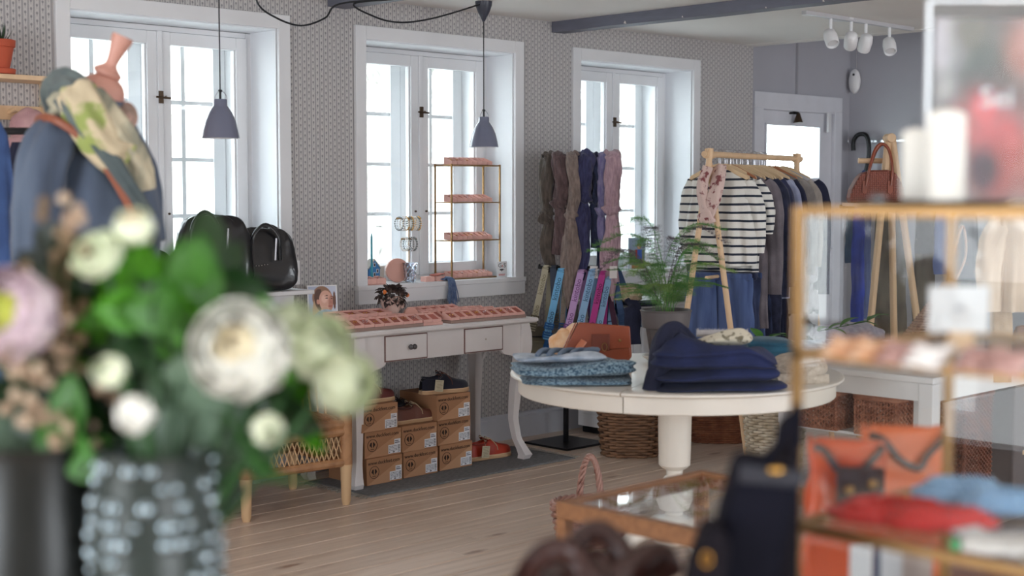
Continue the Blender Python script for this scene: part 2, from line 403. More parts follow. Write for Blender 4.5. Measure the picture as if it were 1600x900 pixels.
# skirting and casings
def skirt(x0, x1, name, y=D, h=.15):
    prof = [(0, 0), (-.022, 0), (-.022, h - .025), (-.014, h - .018), (-.012, h - .004), (0, h)]
    mb = MB(); mb.X = Matrix.Identity(4)
    mb.prism([(y + a, b) for a, b in prof], x0, x1, 'yz'); return struct(mb.build(name, mat('skirting_paint', (196, 198, 206), .5, var=.05)))
skirt(-2.5, 8.1, 'baseboard_back')
mb = MB().box((9.638, -3, 0), (9.66, DY, .15)); struct(mb.build('baseboard_right', WHITE))
REVEAL = mat('reveal_plaster', (232, 234, 238), 0.5, var=0.03, scale=5, bump=0.05, bscale=9)
def window(i, x0, x1, z0, z1, xm):
    """deep plaster reveal, casing, sill board, two inner casements and an outer window with glazing bars"""
    nm = 'window_%d' % i
    root = bpy.data.objects.new(nm, None); COL.objects.link(root); struct(root); root.location = (0, 0, 0)
    c = .07; t = .022
    MB().box((x0 - c, D - t, z0 - .005), (x0, D, z1 + c)).build('casing', WHITE, root, bevel=.003)
    MB().box((x1, D - t, z0 - .005), (x1 + c, D, z1 + c)).build('casing', WHITE, root, bevel=.003)
    MB().box((x0, D - t, z1), (x1, D, z1 + c)).build('casing', WHITE, root, bevel=.003)
    # lining of the opening
    for a, b, n_ in (((x0 - .004, D, z0 + .004), (x0 + .006, 6.2, z1), 'lining'), ((x1 - .006, D, z0 + .004), (x1 + .004, 6.2, z1), 'lining'), ((x0 + .006, D, z1 - .006), (x1 - .006, 6.2, z1 + .004), 'lining')):
        MB().box(a, b).build(n_, REVEAL, root)
    MB().box((x0 - .072, D - .035, z0 - .095), (x1 + .066, D, z0 - .022)).build('apron', WHITE, root, bevel=.002)
    MB().box((x0 - .078, D - .042, z0 - .022), (x1 + .070, D, z0 + .004)).box((x0, D, z0 - .01), (x1, 6.2, z0 + .004)).build('sill', WHITE, root, bevel=.004)
    # fixed frame
    f = MB(); yb, ye = 6.17, 6.24
    f.box((x0 + .001, yb, z0 + .006), (x0 + .035, ye, z1 - .008)).box((x1 - .035, yb, z0 + .006), (x1 - .001, ye, z1 - .008)).box((x0 + .035, yb, z1 - .035), (x1 - .035, ye, z1 - .008)).box((x0 + .035, yb, z0 + .006), (x1 - .035, ye, z0 + .03))
    f.build('frame', WHITE, root, bevel=.003)
    for a, b in ((x0 + .037, xm - .002), (xm + .002, x1 - .037)):
        q = .062; lo, hi = z0 + .032, z1 - .037
        s = bpy.data.objects.new('casement', None); COL.objects.link(s); s.parent = root
        k = MB(); y0, y1 = 6.158, 6.20
        k.box((a, y0, lo), (a + q, y1, hi)).box((b - q, y0, lo), (b, y1, hi)).box((a + q, y0, hi - q), (b - q, y1, hi)).box((a + q, y0, lo), (b - q, y1, lo + q))
        k.box((a + q, y0 + .012, lo + q), (a + q + .008, y1, hi - q)).box((b - q - .008, y0 + .012, lo + q), (b - q, y1, hi - q))
        k.build('sash', WHITE, s, bevel=.003)
        MB().box((a + q, 6.183, lo + q), (b - q, 6.186, hi - q)).build('pane', GLASS, s)
        # outer window: glazing bars two columns by four rows
        k = MB(); y0, y1 = 6.33, 6.37; q2 = .07
        oa, ob = (a + .02, b + .001) if a < xm - .1 else (a - .001, b - .02)
        k.box((oa, y0, lo), (oa + q2, y1, hi + .02)).box((ob - q2, y0, lo), (ob, y1, hi + .02)).box((oa + q2, y0, hi - .04), (ob - q2, y1, hi + .02)).box((oa + q2, y0, lo - .03), (ob - q2, y1, lo + .06))
        k.build('outer_sash', WHITE, s)
        mid = (oa + ob) / 2
        MB().box((mid - .011, y0 + .01, lo), (mid + .011, y1 - .008, hi)).build('glazing_bar', WHITE, s)
        for n in (1, 2, 3):
            zz = lerp(lo + .06, hi - .04, n / 4)
            MB().box((oa + q2, y0 + .011, zz - .010), (ob - q2, y1 - .009, zz + .010)).build('glazing_bar', WHITE, s)
        MB().box((oa + q2, 6.352, lo + .05), (ob - q2, 6.355, hi - .03)).build('outer_pane', GLASS, s)
    k = MB(); k.box((x0 + .01, 6.241, z0 - .02), (x0 + .055, 6.41, z1 - .02)).box((x1 - .055, 6.241, z0 - .02), (x1 - .01, 6.41, z1 - .02)).box((x0 - .02, 6.241, z1 - .02), (x1 + .02, 6.41, z1 + .03)).box((x0 - .02, 6.241, z0 - .04), (x1 + .02, 6.45, z0 - .02))
    k.build('outer_frame', WHITE, root)
    # meeting strip, hook catch and stay knobs
    MB().box((xm - .013, 6.146, z0 + .03), (xm + .013, 6.159, z1 - .035)).build('meeting_strip', WHITE, root, bevel=.003)
    zc = lerp(z0, z1, .73)
    k = MB(); k.box((xm - .012, 6.137, zc - .03), (xm + .010, 6.147, zc + .03)); k.cyl((xm - .03, 6.135, zc), (xm + .045, 6.13, zc - .004), .005, n=6); k.cyl((xm + .02, 6.13, zc - .002), (xm + .035, 6.155, zc + .004), .006, n=6)
    k.build('catch', mat('dark_bronze', (82, 66, 52), .4, .7), root)
    for sx in (-.04, .04):
        MB().ell((xm + sx, 6.15, lerp(z0, z1, .30)), (.006, .01, .006), 8, 6).build('knob', mat('dark_bronze', (82, 66, 52)), root)
    return root
window(1, *WIN[0], 3.64); window(2, *WIN[1], 5.30); window(3, *WIN[2], 6.945)
# thin masonry behind the wall around the openings closes the gap out to the outer windows
ext = MB()
for (x0, x1, z0, z1) in WIN:
    ext.box((x0 - .05, 6.22, z0 - .1), (x0 + .01, 6.42, z1 + .1)).box((x1 - .01, 6.22, z0 - .1), (x1 + .05, 6.42, z1 + .1)).box((x0, 6.22, z1), (x1, 6.42, z1 + .1)).box((x0, 6.22, z0 - .1), (x1, 6.42, z0 - .01))
struct(ext.build('trim_3', REVEAL))

# ---- entrance door
dr = bpy.data.objects.new('door_1', None); COL.objects.link(dr); struct(dr); dr.location = (8.50, DY, 0)
DW = mat('door_paint', (224, 224, 230), .45, var=.05)
MB().box((-.11, -.03, 0), (.0, 0, 2.06)).build('casing', DW, dr, bevel=.004)
MB().box((.92, -.03, 0), (1.02, 0, 2.06)).build('casing', DW, dr, bevel=.004)
MB().box((-.11, -.03, 2.06), (1.02, 0, 2.17)).build('casing', DW, dr, bevel=.004)
MB().box((0, -.028, 2.045), (.92, .1, 2.10)).build('frame', DW, dr)
lf = MB(); lf.box((.0, .0, 0), (.06, .045, 2.043)).box((.745, .0, 0), (.92, .045, 2.043)).box((.06, 0, 1.94), (.745, .045, 2.043)).box((.06, 0, 0), (.745, .045, 1.55)); lf.build('leaf', DW, dr)
MB().box((.06, .02, 1.55), (.745, .025, 1.94)).build('pane', clear_glass('door_glass', (.93, .99, .97), .05), dr)
k = MB(); k.box((.05, -.012, 1.556), (.065, 0, 1.935)).box((.74, -.012, 1.556), (.755, 0, 1.935)).box((.05, -.012, 1.935), (.755, 0, 1.95)).box((.05, -.012, 1.54), (.755, 0, 1.556)); k.build('bead', DW, dr)
MB().box((.16, -.01, .2), (.70, .0, .95)).build('panel', DW, dr, bevel=.01)
k = MB(); k.cyl((.86, -.05, 1.02), (.86, 0, 1.02), .01); k.cyl((.86, -.05, 1.02), (.76, -.05, 1.02), .009); k.build('door_handle', STEEL, dr)
MB().box((.80, -.05, 1.90), (.84, -.03, 2.05)).build('door_closer', WHITE, dr, bevel=.005)
bell = thing('door_bell', 'small dark metal shop bell fixed above the glass of the entrance door', 'bell', (8.90, DY - .05, 1.985))
MB().lathe([(.004, .05), (.012, .045), (.02, .02), (.034, -.02), (.036, -.025)], 14).build('bell', mat('dark_bronze', (82, 66, 52)), bell, smooth=40)
MB().box((-.05, .0, .035), (.006, .012, .055)).cyl((-.04, .0, .045), (-.04, .048, .045), .008).build('bracket', BLACK, bell)
# cable trunking above the door
ct = tag(MB().box((8.93, DY - .014, 2.17), (8.945, DY, 2.86)).build('cable_trunking', mat('grey_cable', (165, 163, 168), .5)), 'thin grey cable run down the wall above the entrance door', 'cable')
al = thing('motion_sensor', 'white oval motion sensor high in the corner beside the entrance door', 'sensor', (9.62, 6.05, 2.3))
MB().ell((0, 0, 0), (.035, .05, .095), 16, 12).build('housing', mat('white_plastic', (238, 236, 236), .35), al, smooth=60)
MB().ell((-.034, -.01, .05), (.008, .010, .010), 8, 6).build('lens', BLACK, al)
MB().cyl((.02, .0, .09), (.02, 0, .36), .005).build('cord', mat('grey_cable', (165, 163, 168)), al)

# ---- outside: pale ground, a light rendered house, bare bushes and trees
GR = mat('pale_gravel', (205, 205, 200), .9, var=.1, scale=3)
g_ = MB().box((-25, 6.9, -.6), (40, 60, -.4)).build('ground_outside', GR); struct(g_)
house = thing('neighbour_house', 'pale house across the yard seen through the bright windows', 'house', (14, 24, -.4))
MB().box((-14, 0, 0), (12, 6, 3.4)).build('wall', mat('pale_render', (226, 222, 214), .9, var=.08, scale=1), house)
MB().prism([(-.5, 3.3), (3, 5.6), (6.5, 3.3)], -14.4, 12.4, 'yz').build('roof', mat('pale_tiles', (188, 176, 168), .9, var=.15, scale=5), house)
for x_ in (-12, -9, -6, -2, 2, 6, 10):
    MB().box((x_ - .5, -.05, 1.0), (x_ + .5, .02, 2.4)).build('window', mat('far_window', (150, 158, 165), .3), house)
gate = tag(MB().box((6.0, 15, -.4), (22, 15.15, .75)).build('garden_wall', mat('pale_stone', (176, 176, 176), .9, rgb2=(120, 122, 126), scale=4)), 'low grey stone garden wall beyond the left window', 'wall')
BARK = mat('bark', (172, 168, 162), .9, var=.3, scale=9)
TW = mat('dry_leaves', (170, 170, 162), .8, rnd=.2)
def bare_tree(x, y, h, seed, label):
    rs = random.Random(seed); t = thing('bare_tree', label, 'tree', (x, y, -.4), group='bare trees in the yard')
    mb = MB(); tips = []
    def br(p, d, L, r, n):
        q = p + d * L; mid = p + d * L * .5 + Vector((rs.uniform(-1, 1), rs.uniform(-1, 1), 0)) * L * .06
        mb.tube([p, mid, q], [r, r * .85, r * .68], 5, cap=False)
        if n == 0: tips.append(q); return
        for _ in range(3):
            e = (d + Vector((rs.uniform(-1, 1), rs.uniform(-1, 1), rs.uniform(-.2, .8))) * .75).normalized()
            br(lerp(p, q, rs.uniform(.6, 1)), e, L * rs.uniform(.6, .8), r * .6, n - 1)
    br(Vector((0, 0, 0)), Vector((0, 0, 1)), h * .33, .075, 5)
    mb.build('trunk', BARK, t)
    lf = MB()
    for p in tips:
        for _ in range(3):
            c = p + Vector((rs.gauss(0, .1), rs.gauss(0, .1), rs.gauss(0, .1))); a = rs.uniform(0, 6.28); s = rs.uniform(.03, .06)
            lf.add([c, c + Vector((cos(a) * s, sin(a) * s, s)), c + Vector((0, 0, 1.6 * s)), c + Vector((-cos(a) * s, -sin(a) * s, s * .8))], [(0, 1, 2, 3)])
    o = lf.build('leaves', TW, t); o['kind'] = 'stuff'
bare_tree(8.6, 10.6, 4.6, 1, 'bare leafless tree outside the middle window')
bare_tree(11.6, 12.2, 5.0, 2, 'bare leafless tree between the middle and right windows')
bare_tree(13.2, 11.6, 4.6, 5, 'bare leafless tree close outside the right window')
bare_tree(6.6, 13.8, 3.4, 8, 'short bare bush-like tree outside the left window')
# ================================================================== CONSOLE TABLE BY THE MIDDLE WINDOW
TAB = mat('chalk_white', (222, 217, 216), 0.5, var=0.05, scale=3, bump=0.03, bscale=18, rgb2=(205, 198, 197), fac=(.2, .6))
GAP = mat('joint_shadow', (120, 92, 88), .8)
con = thing('console_table', 'long white console table with two small drawers and curved legs under the middle window', 'table', (4.83, 5.62, 0))
hx, hy, ht = .60, .215, .775
def edge_top(mb, hx, hy, z0, z1):
    lv = [(0, z0), (.018, z0 + .004), (.026, z0 + .012), (.026, z1 - .006), (.018, z1)]
    vs = []
    for e, z in lv: vs += [(-hx - e, -hy - e, z), (hx + e, -hy - e, z), (hx + e, hy + e * .3, z), (-hx - e, hy + e * .3, z)]
    fs = [(3, 2, 1, 0)] + [tuple(range((len(lv) - 1) * 4, len(lv) * 4))]
    for i in range(len(lv) - 1):
        for k in range(4): fs.append((i * 4 + k, i * 4 + (k + 1) % 4, (i + 1) * 4 + (k + 1) % 4, (i + 1) * 4 + k))
    mb.add(vs, fs)
mb = MB(); edge_top(mb, hx + .012, hy, ht - .03, ht); mb.build('tabletop', TAB, con)
# aprons with scrolled corners running into the legs
def apron_poly(L, zt, zb, drop, r, n=10):
    pts = [(-L, zt), (L, zt), (L, zb - drop)]
    for i in range(n + 1): a = i / n; pts.append((L - .045 - (r - .045) * sin(a * pi / 2) ** 1.3, zb - drop * (1 - sin(a * pi / 2)) ** 1.0 + 0.012 * sin(a * pi * 2)))
    pts2 = [(-x, z) for x, z in reversed(pts[2:])]
    return pts + pts2
k = MB(); k.prism(apron_poly(hx - .004, ht - .031, .612, .105, .20), -hy + .010, -hy + .028); k.build('front_apron', TAB, con)
k = MB(); k.prism(apron_poly(hx - .004, ht - .031, .612, .105, .20), hy - .028, hy - .010); k.build('back_apron', TAB, con)
for sx in (-1, 1):
    k = MB(); k.prism(apron_poly(hy - .03, ht - .031, .612, .09, .13), sx * (hx - .012) - .009, sx * (hx - .012) + .009, 'yz'); k.build('side_apron', TAB, con)
def cabriole(mb, x, y, sx, sy, z1, s=1.0):
    # square section leg that swings out along its own diagonal, in at the shin and out again at the foot
    tab = [(0, .012, .023), (.03, .030, .029), (.07, .012, .024), (.16, -.030, .019), (.30, -.052, .020), (.50, -.040, .024), (.68, -.012, .030), (.82, .010, .036), (.92, .008, .036), (1, 0, .032)]
    rings = []
    n = 26
    for i in range(n + 1):
        t = i / n; o, r = interp(tab, t)
        cx, cy = x + sx * o * .707 * s, y + sy * o * .707 * s
        rings.append([(cx - r, cy - r, t * z1), (cx + r, cy - r, t * z1), (cx + r, cy + r, t * z1), (cx - r, cy + r, t * z1)])
    vs = [p for R in rings for p in R]; fs = [(3, 2, 1, 0), tuple(range(n * 4, n * 4 + 4))]
    for i in range(n):
        for q in range(4): fs.append((i * 4 + q, i * 4 + (q + 1) % 4, i * 4 + 4 + (q + 1) % 4, i * 4 + 4 + q))
    mb.add(vs, fs)
for sx in (-1, 1):
    for sy in (-1, 1):
        k = MB(); cabriole(k, sx * (hx - .034), sy * (hy - .034), sx, sy, ht - .031, .85); k.build('leg', TAB, con, smooth=50)
for x0, x1, nk in ((-.40, -.135, 1), (.13, .395, 0)):
    d = MB().box((x0, -hy + .002, .620), (x1, -hy + .009, .738)).build('drawer', TAB, con, bevel=.003)
    k = MB(); k.box((x0 - .006, -hy + .006, .614), (x1 + .006, -hy + .0098, .62)).box((x0 - .006, -hy + .006, .738), (x1 + .006, -hy + .0098, .743)).box((x0 - .006, -hy + .006, .62), (x0, -hy + .0098, .738)).box((x1, -hy + .006, .62), (x1 + .006, -hy + .0098, .738)); k.build('joint', GAP, con)
    xc = (x0 + x1) / 2
    if nk:
        for q in (-.011, .013):
            MB().ell((xc + .025 + q, -hy - .014, .68), (.013, .014, .014), 12, 8).cyl((xc + .025 + q, -hy - .006, .68), (xc + .025 + q, -hy + .004, .68), .005).build('glass_knob', mat('smoky_glass', (96, 92, 94), .12, .35), d, smooth=60)
    else:
        MB().ell((xc + .01, -hy + .001, .68), (.003, .003, .005), 6, 5).build('screw_hole', mat('old_brass', (176, 158, 140)), d)

# ------------------------------------------------------------------ pink jewellery trays
PINK = mat('pink_velvet_box', (228, 178, 166), .8, var=.08, scale=30, rnd=.05)
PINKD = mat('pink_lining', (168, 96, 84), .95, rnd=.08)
PBASE = mat('taupe_tray', (158, 132, 122), .8)
GOLD = mat('gold', (226, 176, 96), .25, 1.0); SILV = mat('silver', (220, 222, 228), .2, 1.0)
def cell_mesh(w, d, h, hb, tw=.0032):
    """open box, the back wall higher than the front, lining sunk inside"""
    mb = MB()
    a, b = w / 2, d / 2
    def wall(p0, p1, z0, z1, q0, q1):  # sloping top between two corner heights
        mb.add([p0 + (0,), p1 + (0,), q1 + (0,), q0 + (0,), p0 + (z0,), p1 + (z1,), q1 + (z1,), q0 + (z0,)], [(0, 3, 2, 1), (4, 5, 6, 7), (0, 1, 5, 4), (1, 2, 6, 5), (2, 3, 7, 6), (3, 0, 4, 7)])
    wall((-a, -b), (a, -b), h, h, (-a, -b + tw), (a, -b + tw))
    wall((-a, b - tw), (a, b - tw), hb, hb, (-a, b), (a, b))
    wall((-a, -b + tw), (-a, b - tw), h, hb, (-a + tw, -b + tw), (-a + tw, b - tw))
    wall((a - tw, -b + tw), (a - tw, b - tw), h, hb, (a, -b + tw), (a, b - tw))
    return mb.mesh('compartment', PINK, None)
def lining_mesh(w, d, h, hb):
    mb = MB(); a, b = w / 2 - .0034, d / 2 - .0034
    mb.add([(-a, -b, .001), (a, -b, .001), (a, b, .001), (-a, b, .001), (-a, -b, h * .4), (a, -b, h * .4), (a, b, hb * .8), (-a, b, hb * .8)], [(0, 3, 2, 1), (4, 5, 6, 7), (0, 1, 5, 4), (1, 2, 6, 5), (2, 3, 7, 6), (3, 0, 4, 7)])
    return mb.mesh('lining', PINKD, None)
_cm = {}
earm = []
for m_ in (GOLD, SILV):
    for q in range(2):
        k = MB()
        for sx in (-1, 1):
            if q: k.tube([(sx * .009 + .006 * cos(a * pi / 6), .002, .007 + .006 * sin(a * pi / 6)) for a in range(12)], .0011, 5, closed=True)
            else: k.ell((sx * .009, 0, .004), (.004, .004, .004), 8, 6)
        earm.append(k.mesh('earrings', m_, 60))
EAR_G = 'pairs of small earrings lying in the pink compartments'
rj = random.Random(11)
def tray(name, label, loc, n, w, d, h=.014, hb=.042, base=PBASE, rz=0.0, rows=1, ears=.6, bh=.015, where=''):
    t = thing(name, label, 'tray', loc, rz, 'pink jewellery trays')
    L = n * w + .006; Dp = rows * d + .006
    MB().box((-L / 2, -Dp / 2, 0), (L / 2, Dp / 2, bh)).build('tray_base', base, t, bevel=.0015)
    key = (w, d, h, hb)
    if key not in _cm: _cm[key] = (cell_mesh(w - .003, d - .003, h, hb), lining_mesh(w - .003, d - .003, h, hb))
    for r in range(rows):
        for i in range(n):
            x = -L / 2 + .003 + w * (i + .5); y = -Dp / 2 + .003 + d * (r + .5); dz = rj.uniform(0, .0015)
            c = inst('compartment', _cm[key][0], t, (x, y, bh + .0003 + dz), (0, 0, rj.uniform(-.03, .03)))
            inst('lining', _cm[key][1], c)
            if rj.random() < ears:
                p = Vector((x, y, bh + (h * .4 + hb * .8) / 2 + dz + .001)); q = Matrix.Rotation(rz, 4, 'Z') @ p
                e = bpy.data.objects.new('earrings', rj.choice(earm)); COL.objects.link(e)
                e.location = Vector(loc) + q; e.rotation_euler = (.35, 0, rz + rj.uniform(-.5, .5))
                tag(e, '%s pair of earrings ' % ORD[i] + where, 'earrings', 'earrings ' + where)
    return t
Z = ht
tray('jewellery_tray', 'long taupe-edged pink jewellery tray along the front left edge of the white console table', (4.435, 5.462, Z), 8, .062, .075, ears=.8, where='in the front left tray of the console')
tray('jewellery_tray', 'short two-compartment pink tray at the middle of the front edge of the console table', (4.755, 5.465, Z), 2, .062, .07, base=PINK, where='in the short middle tray of the console')
tray('jewellery_tray', 'long taupe-edged pink jewellery tray along the front right edge of the white console table', (5.145, 5.462, Z), 9, .0595, .075, ears=.8, where='in the front right tray of the console')
tray('jewellery_tray', 'pink jewellery tray in the second row behind the front right tray of the console table', (5.06, 5.552, Z), 9, .0575, .07, ears=.7, where='in the second right tray of the console')
tray('jewellery_tray', 'pink jewellery tray in the third row of the console, before the back boxes', (5.08, 5.634, Z), 8, .0575, .07, ears=.6, where='in the third-row tray of the console')
tray('jewellery_tray', 'back row of dark-lined pink boxes by the wall on the console table', (5.03, 5.73, Z), 5, .066, .075, h=.032, hb=.05, ears=.3, base=PINK, where='in the back boxes of the console')
tray('jewellery_tray', 'pink jewellery tray in the second row behind the front left tray of the console table', (4.52, 5.552, Z), 6, .0575, .07, ears=.7, where='in the second left tray of the console')
pl = tag(MB().box((-.20, -.06, 0), (.20, .06, .033)).build('pink_plinth', PINK, None, loc=(4.44, 5.655, Z), bevel=.003), 'long low pink plinth carrying four large pink boxes at the left of the console', 'plinth')
tray('jewellery_tray', 'four large pink boxes raised on the pink plinth at the console left end', (4.45, 5.655, Z + .033), 4, .092, .10, h=.028, hb=.04, bh=.004, ears=1, base=PINK, where='in the large boxes on the plinth')

# ------------------------------------------------------------------ photo card of a woman in blue
def portrait(u, v):
    def el(cx, cy, rx, ry, a=0.0):
        dx, dy = u - cx, (v - cy) * 1.31; c, s_ = cos(a), sin(a)
        return ((dx * c + dy * s_) / rx) ** 2 + ((-dx * s_ + dy * c) / ry) ** 2
    def sm(x): return max(0.0, min(1.0, x))
    col = [lerp(176, 206, u), lerp(188, 212, u), lerp(212, 228, u)]
    def over(c, k):
        k = sm(k)
        for i in range(3): col[i] = col[i] * (1 - k) + c[i] * k
    over((150, 112, 88), (1.05 - el(.50, .66, .34, .42, .15)) * 9)           # hair, warm blonde
    over((196, 160, 128), (1 - el(.26, .42, .11, .42, -.12)) * 5 * (v > .12))     # long strand falling down the left
    over((92, 60, 46), (1 - el(.44, .62, .22, .40, .2)) * 5 * (u < .46))
    over((218, 168, 148), (1.0 - el(.62, .60, .245, .36, .10)) * 12)           # face
    over((190, 132, 114), (1 - el(.80, .52, .12, .34)) * 2.2 * (el(.62, .60, .245, .36, .10) < 1))
    over((236, 194, 176), (1 - el(.56, .66, .12, .16)) * 1.6)
    over((208, 150, 130), (1 - el(.345, .59, .055, .085)) * 8)
    over((206, 154, 134), (1 - el(.56, .36, .15, .12)) * 6)
    over((112, 78, 64), (1 - el(.63, .735, .065, .014, .1)) * 4); over((112, 78, 64), (1 - el(.81, .715, .05, .013, -.1)) * 4)
    over((84, 62, 58), (1 - el(.64, .675, .045, .017)) * 5); over((84, 62, 58), (1 - el(.81, .66, .034, .016)) * 5)
    over((178, 120, 102), (1 - el(.775, .575, .028, .035)) * 3)
    over((176, 88, 84), (1 - el(.745, .475, .070, .022, .08)) * 5)
    over((112, 76, 60), (.5 - abs(u - (.86 + .08 * (v - .6)))) * 0 + (1 - el(.90, .62, .05, .30)) * 5)
    top_ = .40 - .9 * (u - .60) ** 2
    if v < top_ and .16 + .5 * max(0, .2 - v) * 0 < u < .88: over((146, 168, 208) if sin(u * 22 + v * 30) > -.35 else (122, 146, 192), 1)
    if u < .035 or u > .965 or v < .025 or v > .975: col = [236, 236, 238]
    return tuple(col)
ph = thing('photo_card', 'standing photo of a woman in a blue high collar on the left of the console', 'photo', (4.345, 5.80, Z), -.34)
MB().box((-.078, .0015, 0), (.078, .006, .205)).build('card', WHITE, ph, M=Matrix.Rotation(-.12, 4, 'X'))
picture('printed_photo', .156, .205, 60, 80, portrait, ph, Matrix.Rotation(-.12, 4, 'X') @ TR(0, 0, .1025))
MB().add([(-.02, .024, .12), (.02, .024, .12), (.02, .055, 0), (-.02, .055, 0), (-.02, .027, .12), (.02, .027, .12), (.02, .058, 0), (-.02, .058, 0)], [(0, 1, 2, 3), (7, 6, 5, 4), (0, 3, 7, 4), (1, 5, 6, 2)]).build('easel_back', WHITE, ph)

# ------------------------------------------------------------------ head-shaped planter with dark succulent
pt = thing('head_planter', 'pale pink bust-shaped planter on the console table in front of the window sill', 'planter', (4.70, 5.69, Z))
POT = mat('blush_ceramic', (222, 190, 178), .6, var=.05)
def bust(d):
    return .12 * max(0, -d.y) * (abs(d.z + .1) < .35) * (abs(d.x) < .3) + (.03 * sin(6 * d.z))
k = MB(); k.lathe([(.050, 0), (.052, .01), (.040, .03), (.034, .05), (.045, .075), (.056, .10), (.056, .125), (.048, .135), (.044, .125), (.03, .12)], 24, sx=1.0, sy=1.1)
k.ell((.028, -.052, .09), (.010, .014, .016), 8, 6).ell((-.01, -.054, .105), (.01, .008, .006), 8, 6).build('bust', POT, pt, smooth=50)
SUC = mat('dark_succulent', (58, 46, 48), .35, rgb2=(86, 70, 62), scale=30, coat=.3)
su = thing('dark_succulent', 'dark burgundy leafy succulent growing out of the pink bust planter', 'plant', (4.70, 5.69, Z + .128))
lm = MB(); lm.grid(lambda u, v: ((u - .5) * .030 * sin(pi * min(1, .12 + v * .86)) ** .6, v * .036, .012 * sin(v * 2.4) + .006 * (2 * u - 1) ** 2 - .014 * v * v), 5, 7)
lme = lm.mesh('leaf', SUC, 60); rs = random.Random(5)
for i in range(110):
    a = rs.uniform(0, 6.28); el = rs.uniform(-.9, 1.3); R_ = .012 + .044 * cos(el * .8) * rs.uniform(.7, 1.05)
    inst('leaf', lme, su, (cos(a) * R_ * 1.05, sin(a) * R_, .004 + .036 * sin(el)), (el * .9 + .2, rs.uniform(-.5, .5), a - pi / 2), (rs.uniform(.7, 1.1),) * 3)
MB().cyl((0, 0, -.02), (0, 0, .02), .016).build('stem', SUC, su)
OR_ = mat('orange_petal', (222, 120, 52), .5)
for x_, z_ in ((-.07, .035), (.082, .012)):
    MB().ell((x_, -.03, z_), (.011, .008, .012), 8, 6, lambda d: .2 * sin(d.x * 9)).build('bud', OR_, su)
dk = thing('pink_disc_box', 'small round pink box standing on edge against the bust planter', 'box', (4.765, 5.61, Z + .001), -.25)
k = MB(); k.tube([(0, 0, .040), (0, .016, .040)], .040, 32).build('box', mat('pink_matte', (212, 160, 146), .7), dk, bevel=.002)
MB().tube([(0, -.005, .040), (0, -.0002, .040)], .0385, 32).build('lid', mat('pink_matte', (212, 160, 146)), dk, bevel=.002)
# ================================================================== ON THE MIDDLE WINDOW SILL
SZ = .954
rk = thing('brass_shelf_stand', 'tall slim brass and glass display stand on the middle window sill', 'shelf', (0, 0, 0))
A0 = at_y(706, 437, 5.985); A1 = at_y(781, 431, 5.985); B0 = at_y(674, 418, 6.13); B1 = at_y(744, 418, 6.13)
xs0, xs1 = A0.x, A1.x
rk.location = ((xs0 + xs1) / 2, 6.055, SZ)
hw = (xs1 - xs0) / 2; dp = .07; top = at_y(706, 257, 5.985).z - SZ
levels = [.006] + [at_y(706, p_, 5.985).z - SZ for p_ in (376, 316)] + [top]
r = .0042
for sx in (-1, 1):
    for sy in (-1, 1):
        MB().box((sx * hw - r, sy * dp - r, 0), (sx * hw + r, sy * dp + r, top + .004)).build('post', BRASS, rk)
for i, z in enumerate(levels):
    k = MB(); k.box((-hw + r, -dp - r, z - .006), (hw - r, -dp + r, z)).box((-hw + r, dp - r, z - .006), (hw - r, dp + r, z)).box((-hw - r + .0001, -dp + r, z - .006), (-hw + r, dp - r, z)).box((hw - r, -dp + r, z - .006), (hw + r, dp - r, z))
    k.build('shelf_frame', BRASS, rk)
    MB().box((-hw + r, -dp + r, z - .0045), (hw - r, dp - r, z - .0005)).build('glass_shelf', GLASS, rk)
for i, (z, nm) in enumerate(zip(levels, ('bottom shelf', 'second shelf up', 'third shelf up', 'top'))):
    tray('jewellery_tray', 'row of open pink jewellery boxes on the %s of the brass stand' % nm, (rk.location.x - .006, 6.045, SZ + z + .0008), 8, .0395, .075, h=.018, hb=.040 if i else .034, bh=.002, base=PINK, ears=.5, where='on the %s of the brass stand' % nm)
# small sill trays
t = tray('jewellery_tray', 'pink two-box tray at the left end of the middle window sill under the blue house', (4.805, 5.975, SZ), 2, .064, .075, h=.028, hb=.038, bh=.004, base=PINK, ears=1, where='in the tray under the blue house')
for i, (px, lb) in enumerate(((668, 'small pink gift box with a pale ribbon gap behind the glass vase on the sill'), (684, 'small pink gift box on the sill beside the blue tassels'))):
    p = at_y(px, 441, 5.97)
    g = thing('pink_gift_box', lb, 'box', (p.x, 5.97, SZ), 0)
    MB().box((-.031, -.025, 0), (.031, .025, .028)).build('box', PINK, g, bevel=.002)
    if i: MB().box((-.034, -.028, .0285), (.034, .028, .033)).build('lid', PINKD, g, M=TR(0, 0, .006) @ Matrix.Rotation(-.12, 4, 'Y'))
# teal taper candle, blue house
p = at_y(581, 440, 6.0)
cn = thing('teal_candle', 'tall thin teal taper candle at the left of the middle window sill', 'candle', (p.x, 6.0, SZ))
MB().lathe([(.010, 0), (.010, .02), (.006, .05), (.0052, .24), (.002, .262)], 12).build('taper', mat('teal_wax', (52, 150, 170), .4), cn, smooth=40, loc=(0, 0, .012))
MB().lathe([(.024, 0), (.024, .004), (.012, .008), (.010, .014)], 14).build('holder', mat('teal_wax', (52, 150, 170)), cn, smooth=40)
MB().cyl((0, 0, .272), (0, 0, .284), .0008, n=5).build('wick', BLACK, cn)
p = at_y(583, 430, 6.07)
hs = thing('blue_house_ornament', 'small blue wooden house ornament with a pale roof on the middle window sill', 'ornament', (p.x, 6.08, SZ), 0)
HB = mat('house_blue', (58, 122, 178), .6)
MB().prism([(-.038, 0), (.038, 0), (.038, .085), (0, .128), (-.038, .085)], -.022, .022).build('house', HB, hs)
k = MB()
for sx in (-1, 1): k.prism([(0, .132), (sx * .046, .083), (sx * .043, .078), (0, .125)], -.026, .026)
k.build('roof', mat('driftwood', (190, 182, 172), .8), hs)
